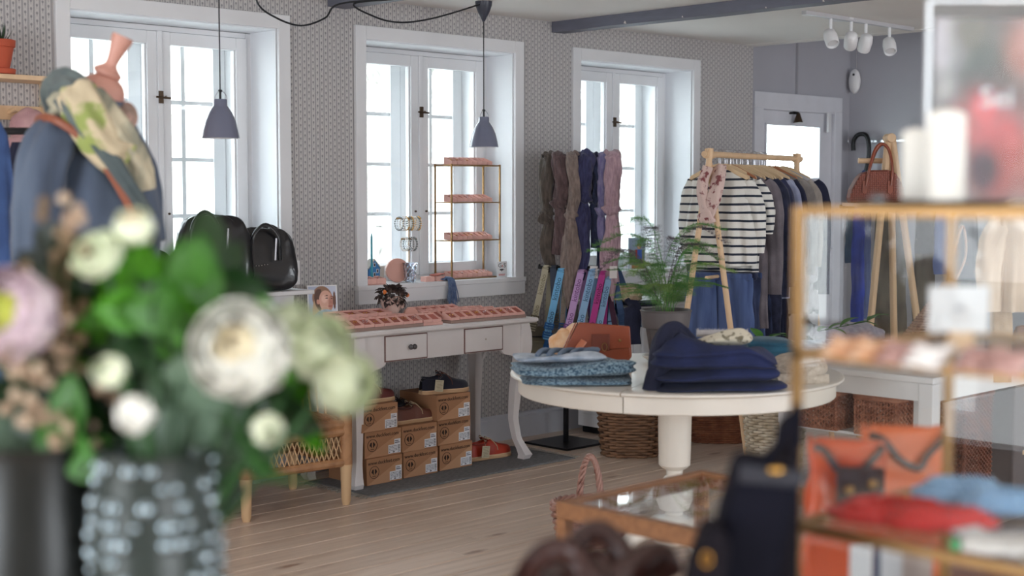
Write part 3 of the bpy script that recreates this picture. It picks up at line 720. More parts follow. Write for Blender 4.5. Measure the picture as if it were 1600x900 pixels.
for x_, z_ in ((0, .10), (-.02, .066), (.02, .066), (-.02, .03), (.02, .03), (0, .048)):
    f_ = MB().box((x_ - .007, -.0235, z_ - .011), (x_ + .007, -.0222, z_ + .011)).build('window', WHITE, hs)
    MB().box((x_ - .004, -.0243, z_ - .008), (x_ + .004, -.0236, z_ + .008)).build('pane', BLACK, f_)
MB().box((.040, -.02, 0), (.07, .02, .09)).build('annex', mat('driftwood', (190, 182, 172)), hs)
p = at_y(622, 432, 6.03)
ds = thing('round_pink_box', 'round pink lidded box standing on its edge on the window sill behind the planter', 'box', (p.x, 6.04, SZ), -.3)
MB().tube([(0, 0, .066), (0, .022, .066)], .064, 40).build('box', mat('blush_rim', (226, 204, 196), .7), ds, bevel=.002)
MB().tube([(0, -.012, .066), (0, -.0003, .066)], .066, 40).build('lid', mat('pink_matte', (212, 160, 146)), ds, bevel=.002)
# crystal vase
p = at_y(641, 445, 5.985)
def cut(name, prof, n, loc, label, ridges, depth=.08):
    t = thing(name, label, 'vase', loc)
    mb = MB(); vs = []; N_ = ridges * 4
    def ring(r, z, k): return [(r * (1 + (depth if i % 4 == 0 else (-depth if i % 4 == 2 else 0)) * k) * cos(2 * pi * i / N_), r * (1 + (depth if i % 4 == 0 else (-depth if i % 4 == 2 else 0)) * k) * sin(2 * pi * i / N_), z) for i in range(N_)]
    outer = [ring(r, z, (-1) ** j) for j, (r, z) in enumerate(prof)]
    inner = [ring(max(.004, r - n), z + (n if j == 0 else 0), 0) for j, (r, z) in enumerate(prof)][::-1]
    R_ = outer + inner
    for q in R_: vs += q
    fs = [tuple(range(N_ - 1, -1, -1))] + [tuple(range((len(R_) - 1) * N_, len(R_) * N_))]
    for j in range(len(R_) - 1):
        for i in range(N_): fs.append((j * N_ + i, j * N_ + (i + 1) % N_, (j + 1) * N_ + (i + 1) % N_, (j + 1) * N_ + i))
    mb.add(vs, fs); mb.build('vase', CRYSTAL, t); return t
CRYSTAL = mat('crystal', (236, 244, 255), .02, trans=1.0, ior=1.5)
cut('crystal_vase', [(.026, 0), (.030, .015), (.028, .03), (.033, .045), (.031, .06), (.036, .075), (.034, .09), (.04, .108)], .003, (p.x, 5.985, SZ), 'small clear cut-glass vase on the window sill behind the succulent', 10)
# bracelets on a two-tier bar stand
p = at_y(640, 420, 6.07)
bs = thing('bracelet_stand', 'two-tier brass bar stand hung with bracelets on the middle window sill', 'stand', (p.x, 6.075, SZ))
zt = at_y(650, 341, 6.07).z - SZ; zm = at_y(650, 373, 6.07).z - SZ
MB().lathe([(.03, 0), (.03, .006), (.006, .01)], 18).cyl((0, 0, .006), (0, 0, zt), .003, n=8).build('pole', BRASS, bs)
for z, L in ((zt, .085), (zm, .05)):
    k = MB(); k.cyl((-L, 0, z), (L, 0, z), .0035, n=8); k.ell((-L, 0, z), (.006, .006, .006), 8, 6); k.ell((L, 0, z), (.006, .006, .006), 8, 6); k.build('bar', BRASS, bs)
PEARL = mat('pearl', (238, 232, 226), .2, coat=.5); PB = [PEARL, mat('grey_bead', (120, 124, 122), .3), GOLD, mat('green_bead', (110, 130, 118), .3), SILV]
def ring_beads(n, R, rb, m, sz=1.25):
    mb = MB()
    for i in range(n):
        a = 2 * pi * i / n; c = (0, R * cos(a), R * sin(a) * sz); s_ = rb
        mb.add([(c[0] + s_ * dx, c[1] + s_ * dy, c[2] + s_ * dz) for dx, dy, dz in ((1, 0, 0), (-1, 0, 0), (0, 1, 0), (0, -1, 0), (0, 0, 1), (0, 0, -1))], [(0, 2, 4), (2, 1, 4), (1, 3, 4), (3, 0, 4), (2, 0, 5), (1, 2, 5), (3, 1, 5), (0, 3, 5)])
    return mb.mesh('bracelet', m, 80)
bm_ = [ring_beads(18, .029, .0062, m_) for m_ in PB]
for z, L, nb, wh in ((zt, .085, 12, 'upper'), (zm, .05, 8, 'lower')):
    for i in range(nb):
        x_ = lerp(-L + .008, L - .008, (i + .5) / nb)
        if abs(x_) < .012: x_ += .012
        b = bpy.data.objects.new('bracelet', bm_[rj.choice((0, 0, 0, 1, 2, 3, 4))]); COL.objects.link(b)
        b.location = bs.location + Vector((x_, 0, z - .0325 + .0035)); b.rotation_euler = (0, 0, rj.uniform(-.25, .25))
        tag(b, '%s beaded bracelet from the left on the %s bar of the small stand' % (ORD[i], wh), 'bracelet', 'bracelets on the %s bar' % wh)
# alarm sign card at the right end of the sill
p = at_y(783, 434, 5.975)
sg = thing('alarm_sign', 'small white security sign card at the right end of the middle window sill', 'sign', (p.x, 5.968, SZ), -.25)
MB().box((-.034, 0, 0), (.034, .003, .092)).build('card', WHITE, sg, bevel=.001)
RTX = Matrix.Rotation(pi / 2, 4, 'X')
for tx, m_, s_, x_, z_ in (('G', mat('sign_black', (20, 20, 24), .5), .034, -.014, .068), ('4', mat('sign_red', (190, 30, 45), .5), .02, .002, .064), ('S', mat('sign_black', (20, 20, 24)), .034, .018, .068)):
    inst('lettering', text_mesh(tx, m_, s_), sg, (x_, -.0006, z_), (pi / 2, 0, 0))
MB().box((-.014, -.0008, .040), (.008, 0, .048)).box((.008, -.0008, .043), (.016, 0, .046)).box((-.004, -.0008, .034), (0, 0, .04)).build('camera_symbol', mat('sign_black', (20, 20, 24)), sg)
MB().box((-.022, -.0008, .016), (.022, 0, .019)).box((-.022, -.0008, .010), (.018, 0, .0125)).build('red_print', mat('sign_red', (190, 30, 45)), sg)
# blue tassel scarf over the sill edge
p = at_y(706, 442, 5.9)
ts = thing('tassel_scarf', 'folded blue scarf with long tassels hanging over the edge of the window sill', 'scarf', (p.x - .005, 5.90, SZ + .001))
TS = mat('dusty_blue_yarn', (118, 136, 168), .9, rgb2=(84, 104, 140), scale=40, bump=.3, bscale=120)
MB().grid(lambda u, v: (-.045 + .075 * u + .01 * sin(v * 7), .01 + v * .10, .004 + .016 * sin(pi * u) * (1 - .3 * v) + .004 * sin(9 * u + 5 * v)), 14, 10).build('folded_part', TS, ts, smooth=80, solid=.006)
rs = random.Random(2)
k = MB()
for i in range(34):
    x_ = rs.uniform(-.028, .02); sp_ = rs.uniform(-.018, .03) * (1 if rs.random() < .8 else 2); L = rs.uniform(.09, .15)
    yf = rs.uniform(-.004, .004)
    k.tube(smoothpath([(x_, .03, .012), (x_, .0 + yf, .008), (x_ + sp_ * .2, -.012 + yf, -.03), (x_ + sp_ * .6, -.014 + yf, -L * .6), (x_ + sp_, -.012 + yf, -L)], 3), .0022, 5)
k.build('tassels', TS, ts, smooth=80)['kind'] = 'stuff'

# ================================================================== SHOE BOXES, SHOES AND RUG UNDER THE CONSOLE
CARD = mat('kraft_card', (176, 130, 96), .75, var=.08, scale=5, rnd=.05)
CARDL = mat('kraft_card_light', (192, 148, 114), .75)
INK = mat('ink', (44, 30, 26), .7); LBL = mat('label_paper', (228, 230, 236), .6); LBLI = mat('label_ink', (70, 72, 84), .7)
def shoe_box_proto():
    t = thing('shoe_box', 'x', 'box')
    W_, D_, H_ = .232, .30, .132
    MB().box((-W_ / 2, 0, 0), (W_ / 2, D_, H_)).build('body', CARD, t, bevel=.0015)
    # diagonal lighter band of print on the front
    MB().add([(-W_ / 2 + .002, -.0004, .002), (.03, -.0004, .002), (W_ / 2 - .002, -.0004, .088), (W_ / 2 - .002, -.0004, .112)], [(0, 1, 2, 3)]).build('printed_band', CARDL, t)
    inst('lettering', text_mesh('www.duckfeet.com', INK, .0265), t, (-.004, -.0008, H_ - .024), (pi / 2, 0, 0))
    em = MB(); cx, cz = -.068, .062
    em.tube([(cx + .030 * cos(a * pi / 16), -.0008, cz + .030 * sin(a * pi / 16)) for a in range(32)], .0013, 5, closed=True)
    for sx in (-1, 1):
        pts = [(cx + sx * .004, cz + .016), (cx + sx * .012, cz + .013), (cx + sx * .018, cz + .001), (cx + sx * .010, cz - .006), (cx + sx * .004, cz - .013)]
        em.prism(pts, -.0010, 0)
    em.build('round_emblem', INK, t)
    inst('lettering', text_mesh('duckfeet', INK, .007), t, (cx, -.0008, cz - .019), (pi / 2, 0, 0))
    lb = MB().box((.032, -.0012, .008), (.110, 0, .052)).box((.070, -.0012, .052), (.110, 0, .078)).build('label', LBL, t)
    k = MB(); rs = random.Random(7)
    for j, z in enumerate((.044, .037, .030, .023)):
        x = .037
        while x < .085: w_ = rs.uniform(.003, .012); k.box((x, -.0016, z - .0016), (min(x + w_, .088), -.0013, z + .0008)); x += w_ + .0025
    for j in range(9): k.box((.092, -.0016, .012 + j * .0042), (.106, -.0013, .012 + j * .0042 + rs.uniform(.0012, .003)))
    k.box((.036, -.0016, .012), (.042, -.0013, .017)).box((.060, -.0016, .012), (.072, -.0013, .017)).box((.074, -.0016, .058), (.104, -.0013, .062)).box((.074, -.0016, .067), (.098, -.0013, .070))
    k.build('label_print', LBLI, lb)
    return t
sb = shoe_box_proto()
spots = [(4.447, 5.445, 0, .02, 'bottom box of the left stack of brown shoe boxes'), (4.446, 5.455, .1325, -.01, 'middle box of the left stack of brown shoe boxes'),
         (4.418, 5.445, .265, .015, 'top box of the left stack of shoe boxes, under a reddish-brown shoe'),
         (4.697, 5.462, 0, 0, 'bottom box of the two-high middle stack of shoe boxes'), (4.687, 5.458, .1325, -.012, 'upper box of the middle shoe box stack, under a laced brown shoe'),
         (4.955, 5.478, 0, .012, 'bottom box of the right stack of brown shoe boxes'), (4.948, 5.485, .1325, 0, 'middle box of the right stack of brown shoe boxes'),
         (4.925, 5.462, .265, -.008, 'top box of the right stack of shoe boxes, under the navy suede shoe')]
for i, (x, y, z, a, lb) in enumerate(spots):
    o = sb if i == 0 else dup(sb)
    o.location = (x, y, z + .0065); o.rotation_euler = (0, 0, a); o['label'] = lb; o['group'] = 'brown cardboard shoe boxes under the console'

def shoe(name, label, loc, rz, up_m, up_m2, sole_m, lace_m, sc=1.0, tagged=False, moc=True):
    """low lace-up shoe, toe towards +x"""
    t = thing(name, label, 'shoe', loc, rz); t.scale = (sc,) * 3
    def foot(s, grow=0.0):   # half width and centre offset of the sole along its length
        tab = [(0, .012, 0), (.06, .030, 0), (.2, .034, .001), (.42, .031, -.002), (.62, .042, .001), (.8, .047, .004), (.93, .036, .004), (1, .010, .004)]
        a, b = interp(tab, s); return a + grow, b
    n = 22
    pts = [(s_ / n * .285, ) for s_ in range(n + 1)]
    out = [(i / n * .285, foot(i / n, .004)[0] + foot(i / n)[1]) for i in range(n + 1)] + [(i / n * .285, -foot(i / n, .004)[0] + foot(i / n)[1]) for i in range(n, -1, -1)]
    MB().prism(out, 0, .016, 'xy').build('sole', sole_m, t, bevel=.004)
    MB().prism([(x * .985 + .002, y * .95) for x, y in out], .016, .021, 'xy').build('welt', mat('pale_welt', (214, 184, 148), .7), t)
    def upper(u, v):
        s = .01 + .98 * v; w_, c = foot(s)
        hh = interp([(0, .055), (.08, .078), (.22, .076), (.38, .082), (.5, .076), (.62, .058), (.75, .046), (.9, .038), (1, .015)], s)[0]
        a = pi * u; x = s * .282
        cx = cos(a); sz = sin(a)
        e = .55
        y = (abs(cx) ** e) * (1 if cx > 0 else -1) * w_ * (1 - .25 * sz * (s < .5)); z = .018 + hh * (sz ** .75 if sz > 0 else 0)
        # the collar opening
        if s < .42 and sz > .80: z -= (sz - .80) * .24 * min(1, s / .08) * min(1, (.42 - s) / .08)
        return (x + .004 * sin(u * pi), y + c, z)
    MB().grid(upper, 22, 24).build('upper', up_m, t, smooth=80)
    # apron seam of a moccasin toe
    if moc:
        seam = []
        for i in range(17):
            a = -pi / 2 + pi * i / 16; seam.append((.19 + .062 * cos(a), .030 * sin(a) + .003, .058 - .020 * cos(a)))
        MB().tube(smoothpath(seam, 2), .0022, 6).build('seam', up_m2, t)
    MB().tube(smoothpath([(.014, .0, .083), (.03, .026, .082), (.09, .03, .076), (.118, .022, .088)], 4), .004, 6).tube(smoothpath([(.014, .0, .083), (.03, -.026, .082), (.09, -.03, .076), (.118, -.022, .088)], 4), .004, 6).build('collar', up_m2, t, smooth=60)
    MB().grid(lambda u, v: (.10 + .07 * v, (u - .5) * .034, .088 - .022 * v + .006 * sin(pi * u) + .012 * (1 - v) ** 2), 6, 8).build('tongue', up_m2, t, smooth=80, solid=.003)
    k = MB()
    for j in range(4):
        x = .112 + j * .018; z = .093 - j * .008
        k.tube([(x - .004, -.022, z - .006), (x, 0, z + .003), (x + .004, .022, z - .006)], .0026, 6); k.tube([(x + .004, -.022, z - .006), (x, 0, z + .004), (x - .004, .022, z - .006)], .0026, 6)
    for sx in (-1, 1):
        k.tube(smoothpath([(.112, 0, .098), (.105, sx * .018, .112), (.115, sx * .034, .100), (.118, sx * .012, .098)], 4), .0023, 6)
        k.tube(smoothpath([(.112, 0, .098), (.125, sx * .028, .102), (.15, sx * .05, .07), (.155, sx * .056, .045)], 4), .0023, 6)
    k.build('laces', lace_m, t, smooth=60)
    if tagged:
        g = MB().cbox((.075, -.058, .045), (.048, .002, .056), .12, 'Y').build('paper_tag', mat('tag_paper', (196, 186, 160), .8), t)
        k = MB()
        for j in range(7): k.cbox((.075, -.0595, .066 - j * .007), (.036 - .004 * (j % 3), .0006, .0016))
        k.build('tag_print', mat('tag_ink', (130, 118, 96), .8), g)
        MB().tube(smoothpath([(.075, -.058, .072), (.08, -.045, .085), (.10, -.02, .095)], 4), .0008, 4).build('tag_string', lace_m, t)
    return t
S1 = mat('oxblood_leather', (104, 44, 40), .35, var=.2, scale=12, coat=.2); S1b = mat('oxblood_dark', (66, 30, 28), .5)
S2 = mat('brown_leather', (110, 66, 54), .4, var=.15); S3 = mat('navy_suede', (30, 30, 44), .95, sheen=.3); S4 = mat('red_leather', (176, 56, 36), .4, var=.1)
CREPE = mat('crepe_sole', (196, 160, 124), .8, bump=.3, bscale=90); BLCK = mat('dark_lace', (36, 28, 30), .8); LACE = mat('tan_lace', (176, 158, 132), .8)
LACE2 = mat('brown_lace', (92, 56, 46), .8)
shoe('lace_up_shoe', 'shiny oxblood lace-up shoe on top of the left stack of boxes', (4.29, 5.52, .4045), .03, S1, S1b, CREPE, LACE)
shoe('lace_up_shoe', 'brown laced moccasin shoe with tan laces on the two-high middle stack', (4.572, 5.53, .272), .05, S2, S1b, CREPE, LACE)
shoe('lace_up_shoe', 'navy suede lace-up shoe with a paper tag on the tallest right stack', (4.77, 5.55, .4045), -.15, S3, S3, CREPE, LACE2, 1.05, True, False)
shoe('lace_up_shoe', 'black shoe with loose laces behind the brown shoe on the middle stack', (4.62, 5.66, .272), .1, S3, S3, BLCK, BLCK)
shoe('lace_up_shoe', 'red leather lace-up shoe with paper tag standing on the rug beside the boxes', (5.115, 5.575, .0065), -.02, S4, mat('red_dark', (128, 40, 28), .5), CREPE, LACE, 1.12, True, False)

# rug
RUG = mat('rag_rug', (142, 142, 142), .95, rgb2=(100, 100, 104), scale=14, stretch=(2.2, 22, 1), bump=.5, bscale=60)
rg = thing('rag_rug', 'dark grey woven rag rug with frayed ends under the shoe boxes and console', 'rug', (4.90, 5.46, 0))
MB().grid(lambda u, v: (-.70 + 1.42 * u, -.215 + .50 * v + .006 * nz(u * 6, v), .0035 + .0012 * nz(u * 9, v * 9)), 60, 20).build('woven_field', RUG, rg, smooth=80, solid=.005)
rs = random.Random(9); k = MB()
for sx in (-1, 1):
    for i in range(70):
        y_ = lerp(-.21, .28, i / 69); x_ = -.70 if sx < 0 else .72; L = rs.uniform(.025, .055)
        k.tube(smoothpath([(x_, y_, .004), (x_ + sx * L * .5, y_ + rs.uniform(-.01, .01), .005), (x_ + sx * L, y_ + rs.uniform(-.018, .018), .003)], 3), .0022, 4)
k.build('fringe', mat('rug_fringe', (150, 144, 136), .9), rg)['kind'] = 'stuff'

# wall socket
so = thing('wall_socket', 'white wall socket and switch plate between the left and middle windows', 'socket', (4.275, D, 1.04))
MB().box((-.029, -.010, -.062), (.029, 0, .062)).build('plate', mat('white_plastic', (238, 236, 236)), so, bevel=.004)
MB().box((-.022, -.013, .006), (.022, -.010, .054)).build('switch', mat('white_plastic', (238, 236, 236)), so, bevel=.002)
k = MB()
for x_, z_ in ((-.009, -.026), (.009, -.026), (0, -.042)): k.cyl((x_, -.0112, z_), (x_, -.0095, z_), .0035, n=8)
k.build('pin_holes', BLACK, so)

# ================================================================== PENDANT LAMPS
GREYL = mat('grey_lamp', (112, 116, 136), .25, coat=.6, var=.0)
INNER = mat('lamp_inner', (235, 235, 238), .5)
def pendant(loc, dia, cupz, label):
    t = thing('pendant_lamp', label, 'lamp', loc)   # origin at the lower rim
    R_ = dia / 2; h = R_ * 2.15
    prof = [(R_, 0), (R_ * .985, R_ * .06), (R_ * .92, R_ * .42), (R_ * .80, R_ * .90), (R_ * .62, R_ * 1.32), (R_ * .42, R_ * 1.62), (R_ * .36, R_ * 1.70), (R_ * .355, R_ * 1.98), (R_ * .33, R_ * 2.04), (.002, R_ * 2.05)]
    k = MB(); k.lathe(prof, 40, cap=False); k.build('shade', GREYL, t, smooth=50)
    k = MB(); k.lathe([(max(.001, r_ - .0025), z_ * .985 + .0004) for r_, z_ in prof[:7]], 40, cap=False); k.build('shade_lining', INNER, t, smooth=60)
    MB().ell((0, 0, R_ * .55), (R_ * .28, R_ * .28, R_ * .36), 14, 10).build('bulb', INNER, t, smooth=60)
    k = MB(); k.tube(smoothpath([(-R_ * .30, 0, R_ * 1.98), (-R_ * .28, 0, R_ * 2.22), (0, 0, R_ * 2.5), (R_ * .30, 0, R_ * 2.34), (R_ * .40, 0, R_ * 2.1), (R_ * .36, 0, R_ * 1.9)], 5), .0022, 6); k.build('hook', STEEL, t)
    k = MB(); k.cyl((0, 0, R_ * 2.0), (0, 0, R_ * 2.5), .005, n=8).ell((0, 0, R_ * 2.48), (.009, .009, .007), 8, 6); k.build('cord_grip', BLACK, t)
    z1 = CEIL - loc[2]
    MB().cyl((0, 0, R_ * 2.05), (0, 0, z1 - .05), .0028, n=8).build('cord', mat('black_cord', (28, 30, 34), .6), t)
    MB().lathe([(.006, -.105), (.014, -.09), (.032, -.055), (.044, -.02), (.046, 0)], 28, c=(0, 0, z1)).build('ceiling_cup', mat('lamp_cup', (64, 66, 78), .35), t, smooth=50)
    return t
pa = at(345, 216, 5.93); pb = at(756, 230, 7.62)
pendant(pa, .158, 0, 'grey bell-shaped pendant lamp hanging in front of the left window')
pendant(pb, .158, 0, 'grey bell-shaped pendant lamp in front of the middle window, above the brass stand')
CORDM = mat('black_cord', (28, 30, 34), .6)
def swag(pts, label):
    k = MB(); k.tube(smoothpath(pts, 8), .0045, 8); return tag(k.build('lamp_cable', CORDM, None, smooth=60), label, 'cable')
cup2 = Vector((pb.x, pb.y, CEIL - .008))
hk1 = Vector((4.555, 5.45, CEIL - .062))
def pt(px, py): return at_y(px, py, 5.5)
swag([(pa.x, pa.y, CEIL - .012), (3.55, 5.22, 2.40), pt(402, 4), pt(430, 27), pt(470, 40), pt(508, 28), pt(531, 6), hk1], 'black cable sagging from the left lamp to the first ceiling beam')
swag([hk1, pt(553, 6), pt(590, 28), pt(625, 35), pt(665, 31), pt(708, 20), cup2], 'black cable sagging from the first ceiling beam to the right lamp')
tag(MB().cyl((hk1.x, hk1.y, CEIL - .064), (hk1.x, hk1.y, CEIL - .045), .006).build('cable_hook', BLACK), 'small black hook under the first beam that holds the lamp cables', 'hook')

# ================================================================== TRACK LIGHT
tk = thing('track_light', 'white ceiling track with four adjustable spotlights near the entrance', 'lamp', (7.36, 4.596, CEIL))
MB().box((-.58, -.016, -.022), (.58, .016, 0)).build('rail', mat('track_grey', (196, 196, 200), .4), tk)
MB().lathe([(.07, -.012), (.07, 0)], 24, c=(-.12, .05, 0)).build('ceiling_rose', WHITE, tk)
SPW = mat('spot_white', (236, 236, 238), .35)
for px_, tilt, rz_ in ((1298, .7, 2.5), (1330, .9, -.9), (1353, .6, -.6), (1390, .7, 2.3)):
    q = at_y(px_, 40, 4.596); x = q.x - 7.36
    MB().cyl((x, 0, -.022), (x, 0, -.085), .009, n=10).build('arm', SPW, tk)
    h_ = MB(); h_.lathe([(.020, .045), (.034, .035), (.040, .0), (.038, -.055), (.034, -.062), (.030, -.055), (.028, -.03)], 22)
    o = h_.build('spot_head', SPW, tk, smooth=45); o.location = (x, 0, -.125); o.rotation_euler = (tilt, 0, rz_)
    c = MB().lathe([(.027, -.05), (.020, -.047)], 18).build('lens', mat('spot_lens', (214, 214, 216), .3), o)
# ================================================================== SOFT GOODS HELPERS
def cloth(name, rgb, rgb2=None, rough=.9, scale=10, bump=.25, bscale=180, rnd=0, sheen=.15, stretch=(1, 1, 1), fac=(.35, .65)):
    return mat(name, rgb, rough, rgb2=rgb2, scale=scale, bump=bump, bscale=bscale, rnd=rnd, sheen=sheen, stretch=stretch, fac=fac)
def striped(name, c1, c2, period, duty, axis=2, wob=.004, rough=.9, wscale=8):
    if name in _M: return _M[name]
    m = mat(name, c1, rough, bump=.2, bscale=160, sheen=.1); N = m.node_tree.nodes; L = m.node_tree.links
    t = N.new('ShaderNodeTexCoord'); s = N.new('ShaderNodeSeparateXYZ'); L.new(t.outputs['Object'], s.inputs[0])
    n = N.new('ShaderNodeTexNoise'); n.inputs['Scale'].default_value = wscale; L.new(t.outputs['Object'], n.inputs[0])
    a = N.new('ShaderNodeMath'); a.operation = 'MULTIPLY_ADD'; a.inputs[1].default_value = wob * 2; L.new(n.outputs[0], a.inputs[0]); L.new(s.outputs[axis], a.inputs[2])
    d = N.new('ShaderNodeMath'); d.operation = 'DIVIDE'; d.inputs[1].default_value = period; L.new(a.outputs[0], d.inputs[0])
    f = N.new('ShaderNodeMath'); f.operation = 'FRACT'; L.new(d.outputs[0], f.inputs[0])
    g = N.new('ShaderNodeMath'); g.operation = 'LESS_THAN'; g.inputs[1].default_value = duty; L.new(f.outputs[0], g.inputs[0])
    mx = N.new('ShaderNodeMix'); mx.data_type = 'RGBA'; mx.inputs[6].default_value = lin(c1) + (1,); mx.inputs[7].default_value = lin(c2) + (1,)
    L.new(g.outputs[0], mx.inputs[0]); L.new(mx.outputs[2], N['Principled BSDF'].inputs['Base Color']); return m
def rtube(mb, pts, r, n=20, rip=.22, lobes=4, flat=.6, tw=2.0, seed=0, up=(0, 1, 0), cap=True):
    """a soft gathered tube of cloth: an oval section with folds that travel along it"""
    pts = [Vector(p) for p in pts]; m = len(pts); R = r if isinstance(r, (list, tuple)) else [r] * m
    vs = []; fs = []
    for i, p in enumerate(pts):
        t = (pts[min(i + 1, m - 1)] - pts[max(i - 1, 0)]).normalized()
        nrm = Vector(up) - t * t.dot(Vector(up))
        if nrm.length < 1e-4: nrm = t.orthogonal()
        nrm.normalize(); bn = t.cross(nrm)
        for k in range(n):
            a = 2 * pi * k / n
            q = 1 + rip * sin(lobes * a + tw * i / m * 3 + seed) + rip * .5 * sin((lobes + 3) * a - tw * 2 * i / m + seed * 2) + .15 * nz(i * .4, a, seed)
            vs.append(p + nrm * (cos(a) * R[i] * flat * q) + bn * (sin(a) * R[i] * (1 + (q - 1) * .5)))
    for i in range(m - 1):
        for k in range(n): l = (k + 1) % n; fs.append((i * n + k, i * n + l, (i + 1) * n + l, (i + 1) * n + k))
    if cap: fs += [tuple(range(n - 1, -1, -1)), tuple((m - 1) * n + k for k in range(n))]
    mb.add(vs, fs); return mb
def folded(name, label, cat, loc, rz, w, d, h, m, seed=0, layers=3, sag=.01, group=None, droop=0.0, edge_r=.5):
    """a folded garment: soft slab whose sides show the folds"""
    t = thing(name, label, cat, loc, rz, group)
    mb = MB()
    def f(u, v):
        a = 2 * pi * u; b = -pi / 2 + pi * v
        ex = .28; cb = max(0, cos(b)) ** .32; sb = (abs(sin(b)) ** .8) * (1 if sin(b) > 0 else -1)
        x = (abs(cos(a)) ** ex) * (1 if cos(a) > 0 else -1) * w / 2 * cb
        y = (abs(sin(a)) ** ex) * (1 if sin(a) > 0 else -1) * d / 2 * cb
        z = h / 2 + sb * h / 2
        k = .5 + .5 * cos((z / h) * layers * 2 * pi + .8 * nz(x * 6, y * 6, seed))
        inn = .010 * k * cb
        x *= 1 - inn / (w / 2) * 1.6; y *= 1 - inn / (d / 2) * 1.6
        up = (z / h)
        z += up * (sag * nz(x * 5 + seed, y * 5) * 1.5 + .004 * nz(x * 20, y * 14, seed)) + .004 * nz(x * 9, z * 40, seed) * cb
        x += .008 * nz(y * 8, z * 30, seed + 3) ; y += .008 * nz(x * 8, z * 30, seed + 5)
        if droop: r_ = max(0, abs(x) - w * .3); z -= droop * r_ * up
        return (x, y, max(z, .0))
    mb.grid(f, 72, 22, cu=True); mb.build('folded_cloth', m, t, smooth=80)
    return t

# ================================================================== ROUND PEDESTAL TABLE
RC = at(1055, 585, 5.4); RR = .626; RZ = .772
rt_ = thing('round_table', 'cream round pedestal table with a split top in the middle of the shop', 'table', (RC.x, RC.y, 0))
fr = (RT[0] * -.252 + FH[0] * -.573, RT[1] * -.252 + FH[1] * -.573); sa = atan2(fr[1], fr[0])
def half_ring(mb, prof, a0, a1, n):
    m = len(prof); vs = []; fs = []
    for i in range(n + 1):
        a = lerp(a0, a1, i / n)
        for r_, z_ in prof: vs.append((r_ * cos(a), r_ * sin(a), z_))
    for i in range(n):
        for k in range(m): l = (k + 1) % m; fs.append((i * m + k, (i + 1) * m + k, (i + 1) * m + l, i * m + l))
    fs += [tuple(range(m)), tuple(range(n * m + m - 1, n * m - 1, -1))]
    mb.add(vs, fs); return mb
e2 = .0022
for q in (0, 1):
    a0 = sa + q * pi + e2 / .6; a1 = sa + q * pi + pi - e2 / .6
    half_ring(MB(), [(.004, RZ), (.004, RZ - .018), (RR - .022, RZ - .018), (RR - .008, RZ - .016), (RR, RZ - .010), (RR - .002, RZ - .004), (RR - .010, RZ - .001), (RR - .020, RZ)], a0, a1, 56).build('tabletop_half', CREAM, rt_, smooth=35)
    half_ring(MB(), [(RR - .050, RZ - .0185), (RR - .050, RZ - .078), (RR - .034, RZ - .078), (RR - .030, RZ - .074), (RR - .030, RZ - .0185)], a0, a1, 56).build('apron_half', CREAM, rt_, smooth=35)
MB().lathe([(.088, .695), (.088, .68), (.070, .655), (.064, .62), (.062, .50), (.060, .415), (.050, .405), (.032, .395), (.030, .375), (.055, .350), (.070, .315), (.070, .28), (.055, .245), (.034, .235), (.034, .225), (.06, .21), (.078, .18), (.078, .12), (.05, .10)], 40).build('pedestal', CREAM, rt_, smooth=40)
MB().box((-.30, -.03, .692), (.30, .03, .753)).box((-.03, -.30, .692), (.03, -.031, .753)).box((-.03, .031, .692), (.03, .30, .753)).build('cross_rail', CREAM, rt_)
for i in range(4):
    k = MB(); pts = smoothpath([(.04, 0, .17), (.14, 0, .16), (.25, 0, .09), (.33, 0, .035), (.37, 0, .03)], 5)
    k.tube(pts, [lerp(.036, .022, j / (len(pts) - 1)) for j in range(len(pts))], 10, up=(0, 0, 1)); k.ell((.375, 0, .022), (.03, .026, .022), 12, 8)
    k.build('foot', CREAM, rt_, smooth=60, rz=sa + pi / 4 + i * pi / 2)
def onrt(px, py, z=RZ): return at_z(px, py, z)
FLOR = cloth('blue_floral_cotton', (142, 168, 184), (58, 88, 110), scale=110, rough=.85, fac=(.42, .56))
LBLUE = cloth('pale_blue_cotton', (196, 208, 222), (128, 148, 172), scale=16)
NAVY = cloth('navy_cotton', (34, 44, 86), (24, 32, 64), scale=8, sheen=.04)
NAVYD = cloth('dark_navy', (34, 38, 62), (26, 28, 48), scale=8, sheen=.04)
TEAL = cloth('teal_knit', (44, 94, 118), (30, 70, 92))
OATM = cloth('oatmeal_knit', (214, 202, 188), (190, 176, 160), scale=60, bump=.6, bscale=140)
p = onrt(925, 601)
folded('folded_trousers', 'bottom folded blue floral cloth of the stack at the left of the round table', 'clothes', (p.x, p.y + .08, RZ), VIEW + .05, .40, .24, .030, FLOR, 1, 2)
folded('folded_trousers', 'top folded blue floral cloth, puffier, above the flat floral piece on the round table', 'clothes', (p.x - .01, p.y + .085, RZ + .031), VIEW + .12, .44, .25, .052, FLOR, 2, 2, sag=.02)
q = folded('folded_shirt', 'pale blue and white folded shirt lying on the floral stack', 'clothes', (p.x - .05, p.y + .11, RZ + .082), VIEW + .1, .32, .20, .018, LBLUE, 3, 1, sag=.02)
k = MB()
for j in range(5):
    x_ = lerp(-.06, .10, j / 4); rtube(k, smoothpath([(x_ - .03, -.06, .022), (x_, .0, .034), (x_ + .05, .07, .026)], 5), .010, n=10, seed=j)
k.build('collar_trim', cloth('grey_blue_trim', (108, 126, 148)), q, smooth=80)
